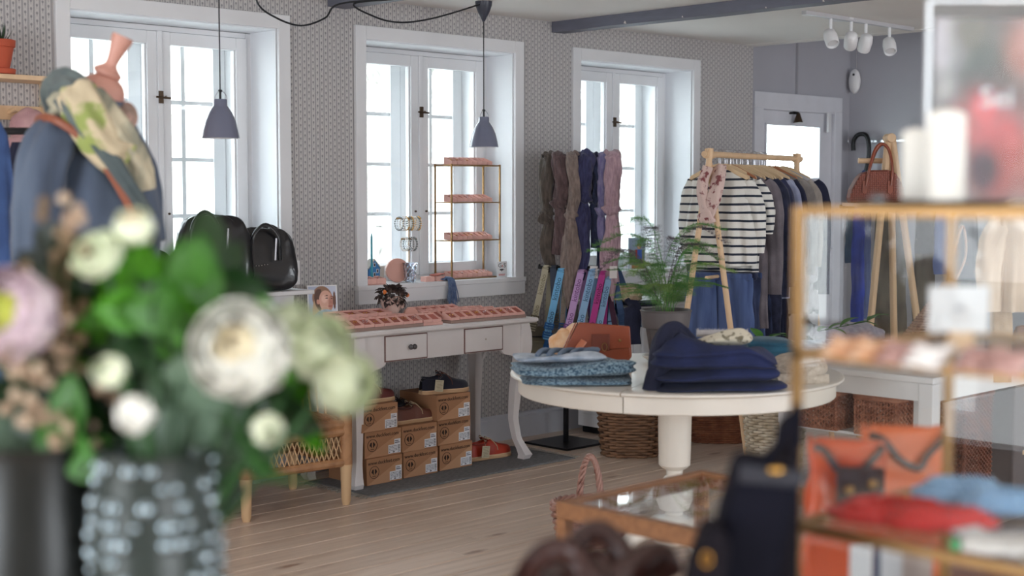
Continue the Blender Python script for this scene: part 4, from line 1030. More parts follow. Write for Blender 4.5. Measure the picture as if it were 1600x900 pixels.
# tan leather satchel and yellow printed cloth
LEA = mat('cognac_leather', (150, 74, 48), .38, var=.25, scale=7, bump=.06, bscale=40, coat=.25); LEAD = mat('cognac_dark', (108, 50, 34), .5)
p = onrt(962, 575)
st = thing('leather_satchel', 'cognac leather satchel with a flap and strap lying on the round table', 'bag', (p.x + .02, p.y + .12, RZ), VIEW)
k = MB(); k.prism([(-.125, .02), (-.07, .16), (-.045, .165), (.13, .150), (.14, .03), (.10, .0), (-.08, .0)], -.02, .035); k.build('body', LEA, st, bevel=.01, smooth=50)
k = MB(); k.prism([(-.13, .055), (-.075, .163), (-.06, .170), (.13, .155), (.135, .070), (-.06, .055)], -.030, -.0205); k.build('flap', LEA, st, bevel=.004, smooth=50)
for j in range(3):
    MB().prism([(-.150 + j * .010, .03), (-.086 + j * .010, .168), (-.080 + j * .010, .168), (-.143 + j * .010, .03)], -.028 + j * .014, -.018 + j * .014).build('gusset_fold', LEAD if j % 2 else LEA, st, bevel=.002)
MB().box((-.02, -.038, .06), (.05, -.0305, .125)).build('pocket', LEAD, st, bevel=.003)
k = MB(); k.tube(smoothpath([(-.05, -.04, .10), (-.075, -.065, .06), (-.04, -.085, .02), (.03, -.08, .010), (.11, -.05, .012)], 6), .013, 8, flat=.25, up=(0, -1, .5)); k.build('strap', mat('strap_pale_leather', (186, 112, 84), .35, coat=.3), st, smooth=60)
k = MB(); k.tube([(.03 + .010 * cos(a * pi / 4 + pi / 4), -.042, .075 + .016 * sin(a * pi / 4 + pi / 4)) for a in range(8)], .0018, 5, closed=True); k.ell((.09, -.034, .10), (.006, .003, .006), 8, 6); k.build('buckle', BRASS, st)
YEL = cloth('apricot_print', (232, 176, 126), (246, 214, 180), scale=30)
p = onrt(925, 568)
yc = thing('apricot_cloth', 'rumpled apricot printed cloth pouch behind the leather satchel', 'clothes', (p.x + .03, p.y + .16, RZ), VIEW)
MB().ell((0, 0, .062), (.075, .05, .062), 32, 20, lambda d: .16 * nz(d.x * 2.4, d.y * 2.4, d.z * 2.4) + .05 * sin(6 * d.x + 4 * d.z)).ell((.045, .0, .115), (.052, .04, .035), 24, 14, lambda d: .2 * nz(d.x * 3, d.y * 3, d.z * 3)).build('cloth', YEL, yc, smooth=80)
# navy stack
p = onrt(1130, 612)
for i, (lb, w_, d_, h_, dx, rz_) in enumerate((('bottom navy folded garment of the tall stack on the round table', .45, .27, .030, .015, .0), ('middle navy folded garment of the stack on the round table', .43, .26, .042, .0, .04), ('top navy folded sweater, thick and draped, on the round table', .44, .27, .065, -.005, -.02))):
    folded('folded_garment', lb, 'clothes', (p.x + .05 + dx * RT[0], p.y + .08 + dx * RT[1], RZ + (0, .031, .072)[i]), VIEW + rz_, w_, d_, h_, NAVY, 20 + i, 1 + (i > 1), sag=.03 + .015 * i, group='navy stack on the round table')
bd = thing('navy_scarf_bundle', 'tall rumpled navy cloth bundle at the left end of the navy stack', 'clothes', (p.x + .06 - .135 * RT[0], p.y + .06 - .135 * RT[1], RZ), VIEW)
k = MB()
rtube(k, smoothpath([(-.075, -.02, .025), (-.072, -.02, .10), (-.055, -.01, .17), (-.03, .0, .205), (.005, .01, .185), (.04, .02, .14)], 8), [interp([(0, .040), (.35, .042), (.6, .030), (1, .030)], i / 40)[0] for i in range(41)], n=28, rip=.16, lobes=5, flat=.9)
rtube(k, smoothpath([(-.11, -.05, .0), (-.095, -.06, .06), (-.06, -.07, .10), (-.02, -.08, .13)], 8), .028, n=20, rip=.2)
k.build('bundle', NAVYD, bd, smooth=80)
PRT = cloth('cream_print', (206, 198, 178), (120, 112, 92), scale=38, fac=(.40, .47))
q = folded('folded_print_cloth', 'cream cloth with a dark line print lying on the navy stack', 'clothes', (p.x + .07 + .03 * RT[0], p.y + .13 + .03 * RT[1], RZ + .146), VIEW - .08, .26, .14, .036, PRT, 31, 1, sag=.03)
fl = thing('fur_trim', 'fluffy white fur collar on top of the printed cream cloth', 'clothes', (p.x + .12 + .05 * RT[0], p.y + .16 + .05 * RT[1], RZ + .168), VIEW - .1)
rs = random.Random(4); k = MB()
for i in range(700):
    x_ = rs.uniform(-.09, .09); a = rs.uniform(0, 2 * pi); c = Vector((x_, .018 * cos(a), .010 + .012 * sin(a))); d_ = Vector((rs.uniform(-.6, .6), cos(a), abs(sin(a)) + .2)).normalized() * rs.uniform(.004, .013)
    s_ = Vector((d_.z, 0, -d_.x)).normalized() * .0007; k.add([c - s_, c + s_, c + d_], [(0, 1, 2)])
o = k.build('fur', cloth('white_fur', (206, 204, 208), bump=0), fl); o['kind'] = 'stuff'
MB().tube([(-.09, 0, .010), (0, 0, .012), (.09, 0, .010)], .012, 10).build('band', cloth('white_fur', (232, 230, 232)), fl)
p = onrt(1268, 594)
oc = thing('oatmeal_sweater', 'folded oatmeal knitted sweater bulging at the right edge of the round table', 'clothes', (p.x - .03, p.y + .04, RZ), VIEW)
MB().ell((0, 0, .045), (.105, .12, .055), 44, 26, lambda d: .10 * nz(d.x * 2, d.y * 2, d.z * 2 + 3) - (.10 if d.z < -.6 else 0)).build('folded_part', OATM, oc, smooth=80)
rtube(k := MB(), smoothpath([(-.09, -.10, .016), (0, -.115, .018), (.09, -.09, .016)], 8), .018, n=16, rip=.1); k.build('hem', OATM, oc, smooth=80)
p = onrt(1215, 565)
folded('folded_teal_knit', 'dark teal folded knit peeking out behind the navy stack', 'clothes', (p.x + .03, p.y + .06, RZ), VIEW, .22, .14, .09, TEAL, 33, 3)

# ------------------------------------------------------------------ asparagus fern
p = at_z(1041, 566, RZ)
fx, fy = p.x + .02, p.y + .02
pot = thing('ribbed_pot', 'dark grey ribbed plastic plant pot on the round table', 'pot', (fx, fy, RZ + .0155))
POTM = mat('grey_plastic_pot', (98, 92, 92), .45)
N_ = 160; mb = MB(); prof = [(.056, 0), (.060, .004), (.078, .118), (.092, .122), (.101, .185), (.104, .190), (.100, .194), (.094, .190), (.090, .16), (.05, .158)]
vs = []; fs = []
for j, (r_, z_) in enumerate(prof):
    for i in range(N_):
        rb = (1 + (.028 if i % 4 < 2 else 0) * (j in (1, 2))); a = 2 * pi * i / N_; vs.append((r_ * rb * cos(a), r_ * rb * sin(a), z_))
for j in range(len(prof) - 1):
    for i in range(N_): l = (i + 1) % N_; fs.append((j * N_ + i, j * N_ + l, (j + 1) * N_ + l, (j + 1) * N_ + i))
fs += [tuple(range(N_ - 1, -1, -1)), tuple((len(prof) - 1) * N_ + i for i in range(N_))]
mb.add(vs, fs); mb.build('pot', POTM, pot)
MB().lathe([(.088, .150), (.088, .166), (.002, .172)], 30).build('soil', mat('soil', (62, 48, 40), .95, bump=.5), pot)
tag(MB().lathe([(.045, 0), (.07, .003), (.092, .018), (.096, .026), (.092, .027), (.068, .012), (.0, .0105)], 36, cap=False).build('saucer', CREAM, None, smooth=50, loc=(fx, fy, RZ)), 'pale round saucer under the grey ribbed plant pot', 'saucer')
fern = thing('asparagus_fern', 'feathery green asparagus fern growing from the grey ribbed pot', 'plant', (fx, fy, RZ + .18))
FG = mat('fern_green', (86, 138, 66), .6, rnd=.2); FD = mat('fern_purple', (88, 76, 84), .7, rnd=.15); FP = mat('fern_pale_green', (128, 160, 84), .6, rnd=.15)
def frond(seed, L, bend, m, rise):
    rs = random.Random(seed); mb = MB()
    P = smoothpath([(0, 0, 0), (L * .10, 0, L * .45 * rise), (L * .33, 0, L * .85 * rise), (L * .62, 0, L * (1.02 - bend * .35) * rise), (L, 0, L * (1.02 - bend) * rise)], 8)
    mb.tube(P, [lerp(.0016, .0006, i / (len(P) - 1)) for i in range(len(P))], 4)
    for i in range(9, len(P)):
        f = (i - 8) / (len(P) - 8)
        for sd in (-1, 1):
            for rep in range(2):
                bl = L * (.26 * (1 - f * .6)) * rs.uniform(.6, 1.1)
                d = Vector((.8, sd * rs.uniform(.5, 1.2), rs.uniform(-.15, .25))).normalized(); q0 = P[i]
                q1 = q0 + d * bl + Vector((0, 0, -.1 * bl))
                s_ = Vector((0, 0, .0005)); mb.add([q0 - s_, q0 + s_, q1], [(0, 1, 2)])
                for t in range(9):
                    c = q0.lerp(q1, (t + 1) / 9.5)
                    for _ in range(2):
                        e = (d * .5 + Vector((rs.uniform(-1, 1), rs.uniform(-1, 1), rs.uniform(-.5, 1)))).normalized() * rs.uniform(.008, .015)
                        w_ = Vector((-e.y, e.x, 0)).normalized() * .0007; mb.add([c - w_, c + w_, c + e], [(0, 1, 2)])
    return mb.mesh('frond', m)
fm = [frond(i, .30, .10 + .1 * (i % 3), m_, r_) for i, (m_, r_) in enumerate(((FG, .8), (FG, 1.1), (FD, 1.15), (FG, 1.3), (FP, .9), (FD, 1.35), (FG, 1.0)))]
rs = random.Random(21)
for i in range(40):
    low = i % 2; me = fm[i % 7] if not low else rs.choice([fm[0], fm[1], fm[4], fm[6]])
    s = rs.uniform(.62, .85) if low else rs.uniform(.8, 1.05)
    o = inst('frond', me, fern, (rs.gauss(0, .018), rs.gauss(0, .018), -.012), (rs.uniform(-.12, .12), rs.uniform(-.15, .2), i * 2.4), (s, s, s * (.75 if low else 1.05)))

# ================================================================== BASKETS
def wov(mb, rx, ry, z, k_st, ph, r_s, flat=1.0, se=1.0, amp=None):
    n = k_st * 4; amp = r_s * 1.25 if amp is None else amp; pts = []
    for i in range(n):
        a = 2 * pi * i / n; c, s = cos(a), sin(a)
        x = (abs(c) ** se) * (1 if c > 0 else -1) * rx; y = (abs(s) ** se) * (1 if s > 0 else -1) * ry
        o = amp * cos(k_st * a / 2 + ph * pi) ; q = 1 + o / max(rx, ry)
        pts.append((x * q, y * q, z + .0006 * nz(i * .7, z * 50)))
    mb.tube(pts, r_s, 5, closed=True, flat=flat, up=(0, 0, 1))
def basket(name, label, loc, rz, rx, ry, h, taper, m, rows=None, stakes=26, r_s=.006, se=.8, rim=True, handle=None, m2=None, lid=False, cat='basket'):
    t = thing(name, label, cat, loc, rz)
    if rows is None: rows = int(h / (r_s * 1.75))
    mb = MB()
    for j in range(rows):
        z = r_s + (h - 2 * r_s) * j / (rows - 1); f = lerp(taper, 1, (j / (rows - 1)) ** .8)
        wov(mb, rx * f, ry * f, z, stakes, j % 2, r_s, se=se)
    mb.build('weave', m, t, smooth=80)['kind'] = 'stuff'
    for i in range(stakes):
        a = 2 * pi * (i + .5) / stakes; c, s = cos(a), sin(a); x = (abs(c) ** se) * (1 if c > 0 else -1) * rx; y = (abs(s) ** se) * (1 if s > 0 else -1) * ry
        MB().tube([(x * lerp(taper, 1, q ** .8), y * lerp(taper, 1, q ** .8), q * h) for q in (0, .33, .66, 1)], r_s * .62, 5).build('stake', m2 or m, t)
    if rim:
        k = MB(); n = 90
        for ph in range(3):
            pts = []
            for i in range(n):
                a = 2 * pi * i / n; c, s = cos(a), sin(a); tw = a * 9 + ph * 2 * pi / 3
                x = (abs(c) ** se) * (1 if c > 0 else -1) * (rx + r_s * cos(tw)); y = (abs(s) ** se) * (1 if s > 0 else -1) * (ry + r_s * cos(tw)); pts.append((x, y, h + r_s * sin(tw)))
            k.tube(pts, r_s * .95, 6, closed=True, up=(0, 0, 1))
        k.build('rim', m, t, smooth=80)
    MB().prism([(rx * taper * .97 * cos(2 * pi * i / 24), ry * taper * .97 * sin(2 * pi * i / 24)) for i in range(24)], .002, .008, 'xy').build('bottom', m2 or m, t)
    if handle:
        hh, wd = handle; k = MB()
        for ph in range(4):
            pts = []
            for i in range(61):
                a = pi * i / 60; tw = a * 9 + ph * pi / 2; rr = 1.0
                pts.append(((wd + .010 * cos(tw)) * cos(a), .010 * sin(tw), h * .8 + (hh - h * .8 + .010 * cos(tw)) * sin(a)))
            k.tube(pts, .0065, 6)
        k.build('handle', m, t, smooth=80)
    return t
WK1 = mat('wicker_brown', (150, 112, 84), .6, rgb2=(104, 76, 58), scale=14, stretch=(1, 1, 9), bump=.1)
WK2 = mat('wicker_red_brown', (164, 104, 74), .55, rgb2=(126, 74, 52), scale=20)
WK3 = mat('wicker_cream', (216, 204, 184), .6, rgb2=(186, 168, 142), scale=20)
WK4 = mat('wicker_chestnut', (128, 80, 66), .45, rgb2=(176, 136, 124), scale=30, fac=(.5, .72))
basket('log_basket', 'grey-brown woven basket on the floor behind the table pedestal, left of it', (5.93, 5.12, 0), VIEW, .175, .14, .31, .84, WK1, stakes=20, r_s=.0090)
basket('wide_basket', 'wide reddish-brown woven basket on the floor right of the pedestal', (6.64, 5.04, 0), VIEW, .25, .15, .27, .72, WK2, stakes=30, r_s=.0075)
basket('tall_basket', 'tall cream wicker basket on the floor right of the red-brown one', (5.90, 4.14, 0), VIEW, .15, .12, .42, .72, WK3, stakes=24, r_s=.0085)
basket('handle_basket', 'small chestnut wicker basket with a hoop handle on the floor by the glass-topped case', (4.30, 3.93, 0), VIEW, .155, .13, .165, .78, WK4, stakes=20, r_s=.0075, se=1.0, handle=(.36, .045))
# ================================================================== SCARF STAND WITH STRAPS AND BAGS
SD = 8.18
SL = Vector((5.92, 5.60, 0))
ss = thing('scarf_stand', 'black metal stand with a square base, hung with scarves above and bags below', 'stand', SL, 0)
MB().box((-.17, -.17, 0), (.17, .17, .012)).build('base', BLACK, ss, bevel=.002)
MB().box((-.011, -.011, .012), (.011, .011, 1.66)).build('pole', BLACK, ss)
def SV(px, py, dy=0.0):     # a point of the stand's own upright plane (it faces the camera)
    return Vector(((px - 880) / 2225 * SD, dy, EYE - (py - 301) / 2225 * SD))
RZV = rotz(VIEW)
for z_, a_, b_, nm in ((1.652, 842, 956, 'scarf_bar'), (EYE - 117 / 2225 * SD, 836, 958, 'strap_bar')):
    o = MB().cyl((SV(a_, 0).x, 0, z_), (SV(b_, 0).x, 0, z_), .008, n=10).build(nm, BLACK, ss, rz=VIEW)
for px in (838, 956, 903):
    MB().cyl(SV(px, 414, -.02), SV(px, 418, .02), .007, n=8).build('peg', BLACK, ss, rz=VIEW)
def scarf(label, m, px, w, knot, tails, seed, off=0.0):
    t = thing('scarf', label, 'scarf', SL, VIEW, 'scarves knotted over the top bar of the black stand')
    c = Vector((0, 0, 0)); k = MB(); x0 = SV(px, 0).x; zt = 1.663; zk = SV(px, knot).z
    for sy in (-1, 1):      # the two sides of the loop hanging from the bar
        wg = .014 * sin(seed * 2.3 + sy); pts = smoothpath([(x0, 0, zt), (x0 + .004 + wg, sy * .030 + off, zt - .03), (x0 - .012 * sy - wg, sy * .040 + off, (zt * .45 + zk * .55)), (x0 + .004, sy * .012 + off, zk)], 7)
        rtube(k, pts, [w * lerp(.8, 1.0, sin(pi * i / (len(pts) - 1))) for i in range(len(pts))], n=26, rip=.26, lobes=4, flat=.6, seed=seed + sy, tw=5)
    k.build('loop', m, t, smooth=80)
    MB().ell((x0, -.01 + off, zk), (w * 1.15, .036, .036), 24, 16, lambda d: .14 * sin(7 * d.x + 5 * d.z + seed) + .1 * nz(d.x * 2, d.z * 2, seed)).build('knot', m, t, smooth=80)
    for j, (ex, ey, ww, pointed) in enumerate(tails):
        e = SV(ex, ey); L = zk - e.z; n = 26
        pts = smoothpath([(x0, -.01 + off, zk), (lerp(x0, e.x, .2) + .012 * sin(seed + j), -.025 + off, zk - L * .22), (lerp(x0, e.x, .6) - .016 * sin(seed * 2 + j), -.03 + off - .01 * j, zk - L * .55), (e.x, -.02 + off - .01 * j, e.z)], 8)
        R_ = []
        for i in range(len(pts)):
            f = i / (len(pts) - 1); r_ = ww * interp([(0, .45), (.2, .8), (.55, 1.15), (.8, .9 if pointed else 1.0), (1, .08 if pointed else .8)], f)[0]; R_.append(r_)
        k = MB(); rtube(k, pts, R_, n=26, rip=.28, lobes=4, flat=.30, seed=seed * 3 + j, tw=3); k.build('tail', m, t, smooth=80)
    return t
def wool(name, c1, c2): return cloth(name, c1, c2, scale=26, stretch=(3, 3, .7), bump=.3, bscale=120, sheen=.25)
scarf('dark olive brown scarf, leftmost on the top bar of the black stand', wool('olive_wool', (92, 82, 74), (66, 58, 54)), 849, .036, 335, [(857, 425, .036, 0), (842, 350, .03, 0)], 1, .02)
scarf('plum brown scarf with a fat low knot, second from left on the black stand', wool('plum_wool', (104, 84, 84), (78, 60, 62)), 868, .044, 318, [(864, 398, .03, 0), (877, 410, .03, 0)], 2, -.01)
scarf('taupe scarf with a long pointed tail on the black scarf stand', wool('taupe_wool', (142, 126, 118), (112, 98, 92)), 887, .034, 335, [(881, 482, .045, 1), (892, 380, .022, 0)], 3, -.04)
scarf('indigo blue scarf in the middle of the black scarf stand', wool('indigo_wool', (64, 66, 104), (44, 44, 78)), 905, .050, 310, [(906, 438, .050, 1), (900, 380, .03, 0)], 4, -.015)
scarf('deep navy scarf, thin and knotted high, right of the indigo one', wool('navy_wool', (46, 54, 84), (32, 38, 62)), 924, .034, 312, [(922, 388, .024, 0), (931, 420, .020, 0)], 5, .02)
scarf('pale lilac scarf behind the pink one on the black scarf stand', wool('lilac_wool', (142, 136, 170), (112, 106, 148)), 934, .034, 330, [(938, 430, .026, 0)], 6, .0)
scarf('dusty pink scarf with a very long pointed tail, rightmost on the stand', wool('dusty_pink_wool', (192, 162, 170), (162, 132, 144)), 948, .046, 328, [(951, 470, .046, 1), (956, 440, .022, 0)], 7, -.045)
for px, py, lb in ((921, 424, 'white paper price tag hanging between the indigo and pink scarves'), (951, 424, 'pale pink paper price tag on the dusty pink scarf')):
    g = thing('price_tag', lb, 'tag', SL + RZV @ Vector((SV(px, py).x, -.115, SV(px, py).z)), VIEW + .1)
    MB().box((-.022, 0, -.035), (.022, .0015, .035)).build('card', mat('tag_white', (226, 220, 218) if px < 930 else (214, 192, 196), .6), g, bevel=.001)
    MB().tube(smoothpath([(0, 0, .032), (.004, .01, .07), (0, .04, .12)], 4), .001, 4).build('string', mat('string', (220, 215, 210)), g)
# straps with lettering, and the bags that hang from them
def strap_bag(label, top, bot, w, sm, bm, im, bag=None, text=True, dy=-.05, flip=False):
    T, B = SV(*top, dy), SV(*bot, dy - .03); d = (B - T); L = d.length; d.normalize()
    t = thing('strap_bag', label, 'bag', SL, VIEW, 'small bags on printed webbing straps hung from the black stand')
    s_ = Vector((d.z * -1, 0, d.x)) if True else 0; s_ = Vector((-d.z, 0, d.x)).normalized() * w / 2; nn = Vector((0, -.0015, 0))
    k = MB(); k.add([T - s_ - nn, T + s_ - nn, B + s_ - nn, B - s_ - nn, T - s_ + nn, T + s_ + nn, B + s_ + nn, B - s_ + nn], [(0, 1, 2, 3), (7, 6, 5, 4), (0, 4, 5, 1), (1, 5, 6, 2), (2, 6, 7, 3), (3, 7, 4, 0)])
    T2 = T + Vector((.03, .06, 0)); B2 = B + Vector((.09, .07, 0)); q = w / 2
    k.add([T2 - s_, T2 + s_, B2 + s_, B2 - s_, T2 - s_ + nn, T2 + s_ + nn, B2 + s_ + nn, B2 - s_ + nn], [(0, 1, 2, 3), (7, 6, 5, 4), (0, 4, 5, 1), (1, 5, 6, 2), (2, 6, 7, 3), (3, 7, 4, 0)])
    k.tube(smoothpath([T, T + Vector((0, -.006, .014)), T + Vector((.012, .02, .020)), T2], 3), w / 2, 8, flat=.1, up=(0, 0, 1))
    sp_ = k.build('strap', sm, t)
    if text:
        me = text_mesh('kintobo', im, w * 1.05); n = max(1, int(L / (w * 4.2)))
        ang = atan2(-d.z, -d.x) if not flip else atan2(d.z, d.x)
        for i in range(n):
            X_ = -d; Zv = Vector((0, -1, 0)); Zv = (Zv - X_ * Zv.dot(X_)).normalized(); Yv = Zv.cross(X_)
            c = T.lerp(B, (i + .5) / n) + Zv * .0026
            o = inst('lettering', me, sp_); o.matrix_basis = TR(*c) @ Matrix((X_, Yv, Zv)).transposed().to_4x4()
    a = Matrix.Rotation(-atan2(d.x, -d.z), 4, 'Y')
    for f in (.80, .93):
        c = T.lerp(B, f); k = MB(); k.box((-w * .68, -.009, -.012), (-w * .5, .004, .012)).box((w * .5, -.009, -.012), (w * .68, .004, .012)).box((-w * .68, -.009, .012), (w * .68, .004, .018)).box((-w * .68, -.009, -.018), (w * .68, .004, -.012)).box((-w * .5, -.012, -.004), (w * .5, -.004, .004))
        o = k.build('buckle', bm, t); o.matrix_basis = TR(*c) @ a
    if bag:
        bw, bh, bd, bx = bag; k = MB()
        k.grid(lambda u, v: (bx + B.x + (abs(cos(2 * pi * u)) ** .5) * (1 if cos(2 * pi * u) > 0 else -1) * bw / 2 * (cos(-pi / 2 + pi * v) ** .25 if 0 < v < 1 else 0) * (1 - .12 * v),
                             B.y + .06 + (abs(sin(2 * pi * u)) ** .6) * (1 if sin(2 * pi * u) > 0 else -1) * bd / 2 * (cos(-pi / 2 + pi * v) ** .4 if 0 < v < 1 else 0),
                             B.z + .02 - bh * (1 - v) + .004 * nz(u * 8, v * 8)), 40, 18, cu=True)
        bo = k.build('pouch', bm, t, smooth=70)
        k = MB(); k.tube([(bx + B.x + bw * .42 * cos(a_), B.y + .06 + bd * .54 * sin(a_), B.z - bh * .18) for a_ in [2 * pi * i / 24 for i in range(24)]], .004, 5, closed=True); k.build('zip', BLACK, bo)
        k = MB(); k.box((bx + B.x - bw * .30, B.y + .055 - bd * .56, B.z - bh * .72), (bx + B.x + bw * .30, B.y + .06 - bd * .40, B.z - bh * .32)); k.build('front_pocket', bm, bo, bevel=.006)
    return t
def web(n, c): return mat(n, c, .7, bump=.25, bscale=300)
INKB = mat('print_dark_blue', (52, 88, 122), .6); INKK = mat('print_khaki', (120, 112, 88), .6); INKP = mat('print_plum', (112, 62, 120), .6); INKM = mat('print_dark_magenta', (92, 16, 66), .6)
strap_bag('khaki bag on a pale khaki webbing strap, leftmost under the scarves', (847, 420), (826, 515), .036, web('khaki_web', (176, 168, 146)), web('khaki_fabric', (98, 92, 76)), INKK, (.17, .20, .09, .045))
strap_bag('bright blue bag on a sky blue strap lettered in blue, under the scarves', (870, 424), (848, 528), .040, web('sky_web', (116, 180, 222)), web('blue_fabric', (36, 92, 156)), INKB, (.15, .16, .09, .05), dy=-.085)
strap_bag('dark grey webbing strap bag behind the sky blue strap', (859, 420), (862, 512), .036, web('slate_web', (72, 80, 96)), web('khaki_fabric', (98, 92, 76)), INKK, None, False, -.02)
strap_bag('teal bag strap hanging behind the taupe scarf tail', (878, 424), (872, 530), .03, web('taupe_web', (150, 138, 128)), web('blue_fabric', (36, 92, 156)), INKK, None, True, -.03)
strap_bag('purple bag on a lilac webbing strap lettered in plum', (901, 426), (877, 530), .040, web('lilac_web', (196, 158, 206)), web('purple_fabric', (122, 74, 136)), INKP, (.11, .17, .09, .035), dy=-.09)
strap_bag('steel blue bag on a pale blue webbing strap, right of the purple bag', (918, 424), (893, 533), .040, web('pale_blue_web', (142, 180, 216)), web('steel_fabric', (62, 88, 128)), INKB, (.13, .17, .09, .05), dy=-.12)
strap_bag('magenta bag on a bright magenta webbing strap under the scarves', (934, 428), (910, 545), .036, web('magenta_web', (186, 62, 142)), web('magenta_fabric', (132, 44, 98)), INKM, (.10, .12, .08, .04), dy=-.10)
strap_bag('light blue lettered webbing strap bag, right of the magenta strap', (944, 436), (923, 540), .036, web('pale_blue_web', (142, 180, 216)), web('steel_fabric', (62, 88, 128)), INKB, (.12, .1, .07, .05), dy=-.08)
strap_bag('dark purple webbing strap slanting right behind the others', (908, 426), (922, 520), .030, web('violet_web', (110, 72, 124)), web('violet_web', (110, 72, 124)), INKP, None, False, -.01)
strap_bag('denim blue webbing strap slanting right, rightmost on the stand', (953, 424), (969, 512), .036, web('denim_web', (66, 92, 132)), web('steel_fabric', (62, 88, 128)), INKB, None, False, -.03)
strap_bag('teal blue webbing strap slanting right behind the dusty pink scarf', (936, 430), (948, 520), .032, web('petrol_web', (40, 70, 104)), web('steel_fabric', (62, 88, 128)), INKB, None, False, -.0)
strap_bag('dark maroon webbing strap hanging below the tail of the dusty pink scarf', (947, 460), (957, 524), .030, web('maroon_web', (66, 30, 54)), web('maroon_web', (66, 30, 54)), INKB, None, False, -.05)

# ================================================================== LOW CABINET UNDER THE RIGHT WINDOW
cb = thing('side_cabinet', 'low white panelled cabinet under the right window, beside the straps', 'cabinet', (6.70, 5.60, 0))
MB().box((-.42, -.24, .04), (.42, .24, .775)).build('body', WHITE, cb, bevel=.003)
MB().box((-.45, -.27, .776), (.45, .27, .80)).build('cabinet_top', WHITE, cb, bevel=.005)
MB().box((-.40, -.22, 0), (.40, .22, .04)).build('plinth', BLACK, cb)
for x0 in (-.40, .015):
    dd = MB().box((x0, -.258, .08), (x0 + .385, -.241, .74)).build('door', WHITE, cb, bevel=.003)
    MB().box((x0 + .06, -.264, .16), (x0 + .325, -.2585, .66)).build('panel', WHITE, dd, bevel=.006)
MB().box((-.4355, -.20, .12), (-.421, .20, .70)).build('side_panel', WHITE, cb, bevel=.005)
# things on it
BSK = mat('straw_pale', (222, 200, 172), .7, rgb2=(180, 150, 120), scale=40)
p = at_z(985, 478, .80)
hb = thing('cream_woven_bag', 'cream woven bag with a pale brim lying on the cabinet behind the scarves', 'bag', (p.x + .03, p.y + .10, .80), VIEW - .4)
MB().ell((0, 0, .055), (.13, .10, .062), 40, 24, lambda d: .05 * sin(14 * d.z) + .06 * nz(d.x * 2, d.y * 2, d.z) - (.12 if d.z < -.7 else 0)).build('body', BSK, hb, smooth=80)
k = MB(); k.tube([(.10 * cos(a * pi / 12), .09 * sin(a * pi / 12), .11) for a in range(24)], .008, 6, closed=True).tube(smoothpath([(-.08, -.05, .11), (-.10, -.10, .07), (0, -.125, .04), (.09, -.10, .05)], 5), .005, 6); k.build('brim', BSK, hb, smooth=80)
folded('folded_black_shirt', 'black folded garment drooping over the front of the low cabinet', 'clothes', (p.x + .05, p.y - .02, .80), VIEW - .6, .26, .15, .028, NAVYD, 41, 2)
dg = thing('draped_black_garment', 'black garment hanging down over the cabinet edge beside the scarves', 'clothes', (0, 0, 0))
a_ = at_z(985, 480, .802); k = MB()
rtube(k, smoothpath([(a_.x + .03, a_.y + .03, .806), (a_.x - .03, a_.y - .04, .80), (a_.x - .05, a_.y - .06, .70), (a_.x - .045, a_.y - .06, .60)], 6), .045, n=22, flat=.25, up=(.7, .7, 0)); k.build('cloth', NAVYD, dg, smooth=80)
p = at_z(1070, 470, .80)
folded('folded_green_cloth', 'grey-green folded cloth at the right end of the low cabinet', 'clothes', (p.x, p.y + .02, .80), VIEW, .26, .16, .05, cloth('sage_cloth', (148, 158, 144), (118, 126, 112)), 42, 3)
# framed picture card and glass dish on the right window sill
def pic2(u, v):
    c = (150, 168, 190) if v > .6 else (132, 140, 116)
    if v < .12: c = (204, 124, 84) if u > .2 else (232, 232, 236)
    if ((u - .62) / .13) ** 2 + ((v - .72) / .10) ** 2 < 1: c = (150, 108, 88)
    if ((u - .62) / .09) ** 2 + ((v - .70) / .07) ** 2 < 1: c = (212, 164, 140)
    if abs(u - .60) < .20 and .3 < v < .62: c = (52, 96, 186) if u > .52 else (140, 62, 70)
    if abs(u - .48) < .05 and .2 < v < .6: c = (178, 60, 62)
    if u < .05 or u > .95 or v > .97: c = (176, 200, 214)
    return c
p = at_y(995, 424, 6.03)
pc = thing('picture_card', 'postcard of a woman in a blue top standing on the right window sill', 'card', (p.x, 6.03, .954), -.35)
MB().box((-.062, .0015, 0), (.062, .006, .20)).build('card', WHITE, pc)
picture('printed_picture', .124, .20, 40, 60, pic2, pc, TR(0, 0, .10))
p = at_y(962, 428, 6.0)
gd = thing('glass_block', 'pale green glass box at the left of the right window sill', 'box', (p.x, 6.02, .954), -.1)
MB().box((-.06, -.03, 0), (.06, .03, .10)).build('glass', clear_glass('green_glass', (.86, .95, .90), .12), gd, bevel=.004)

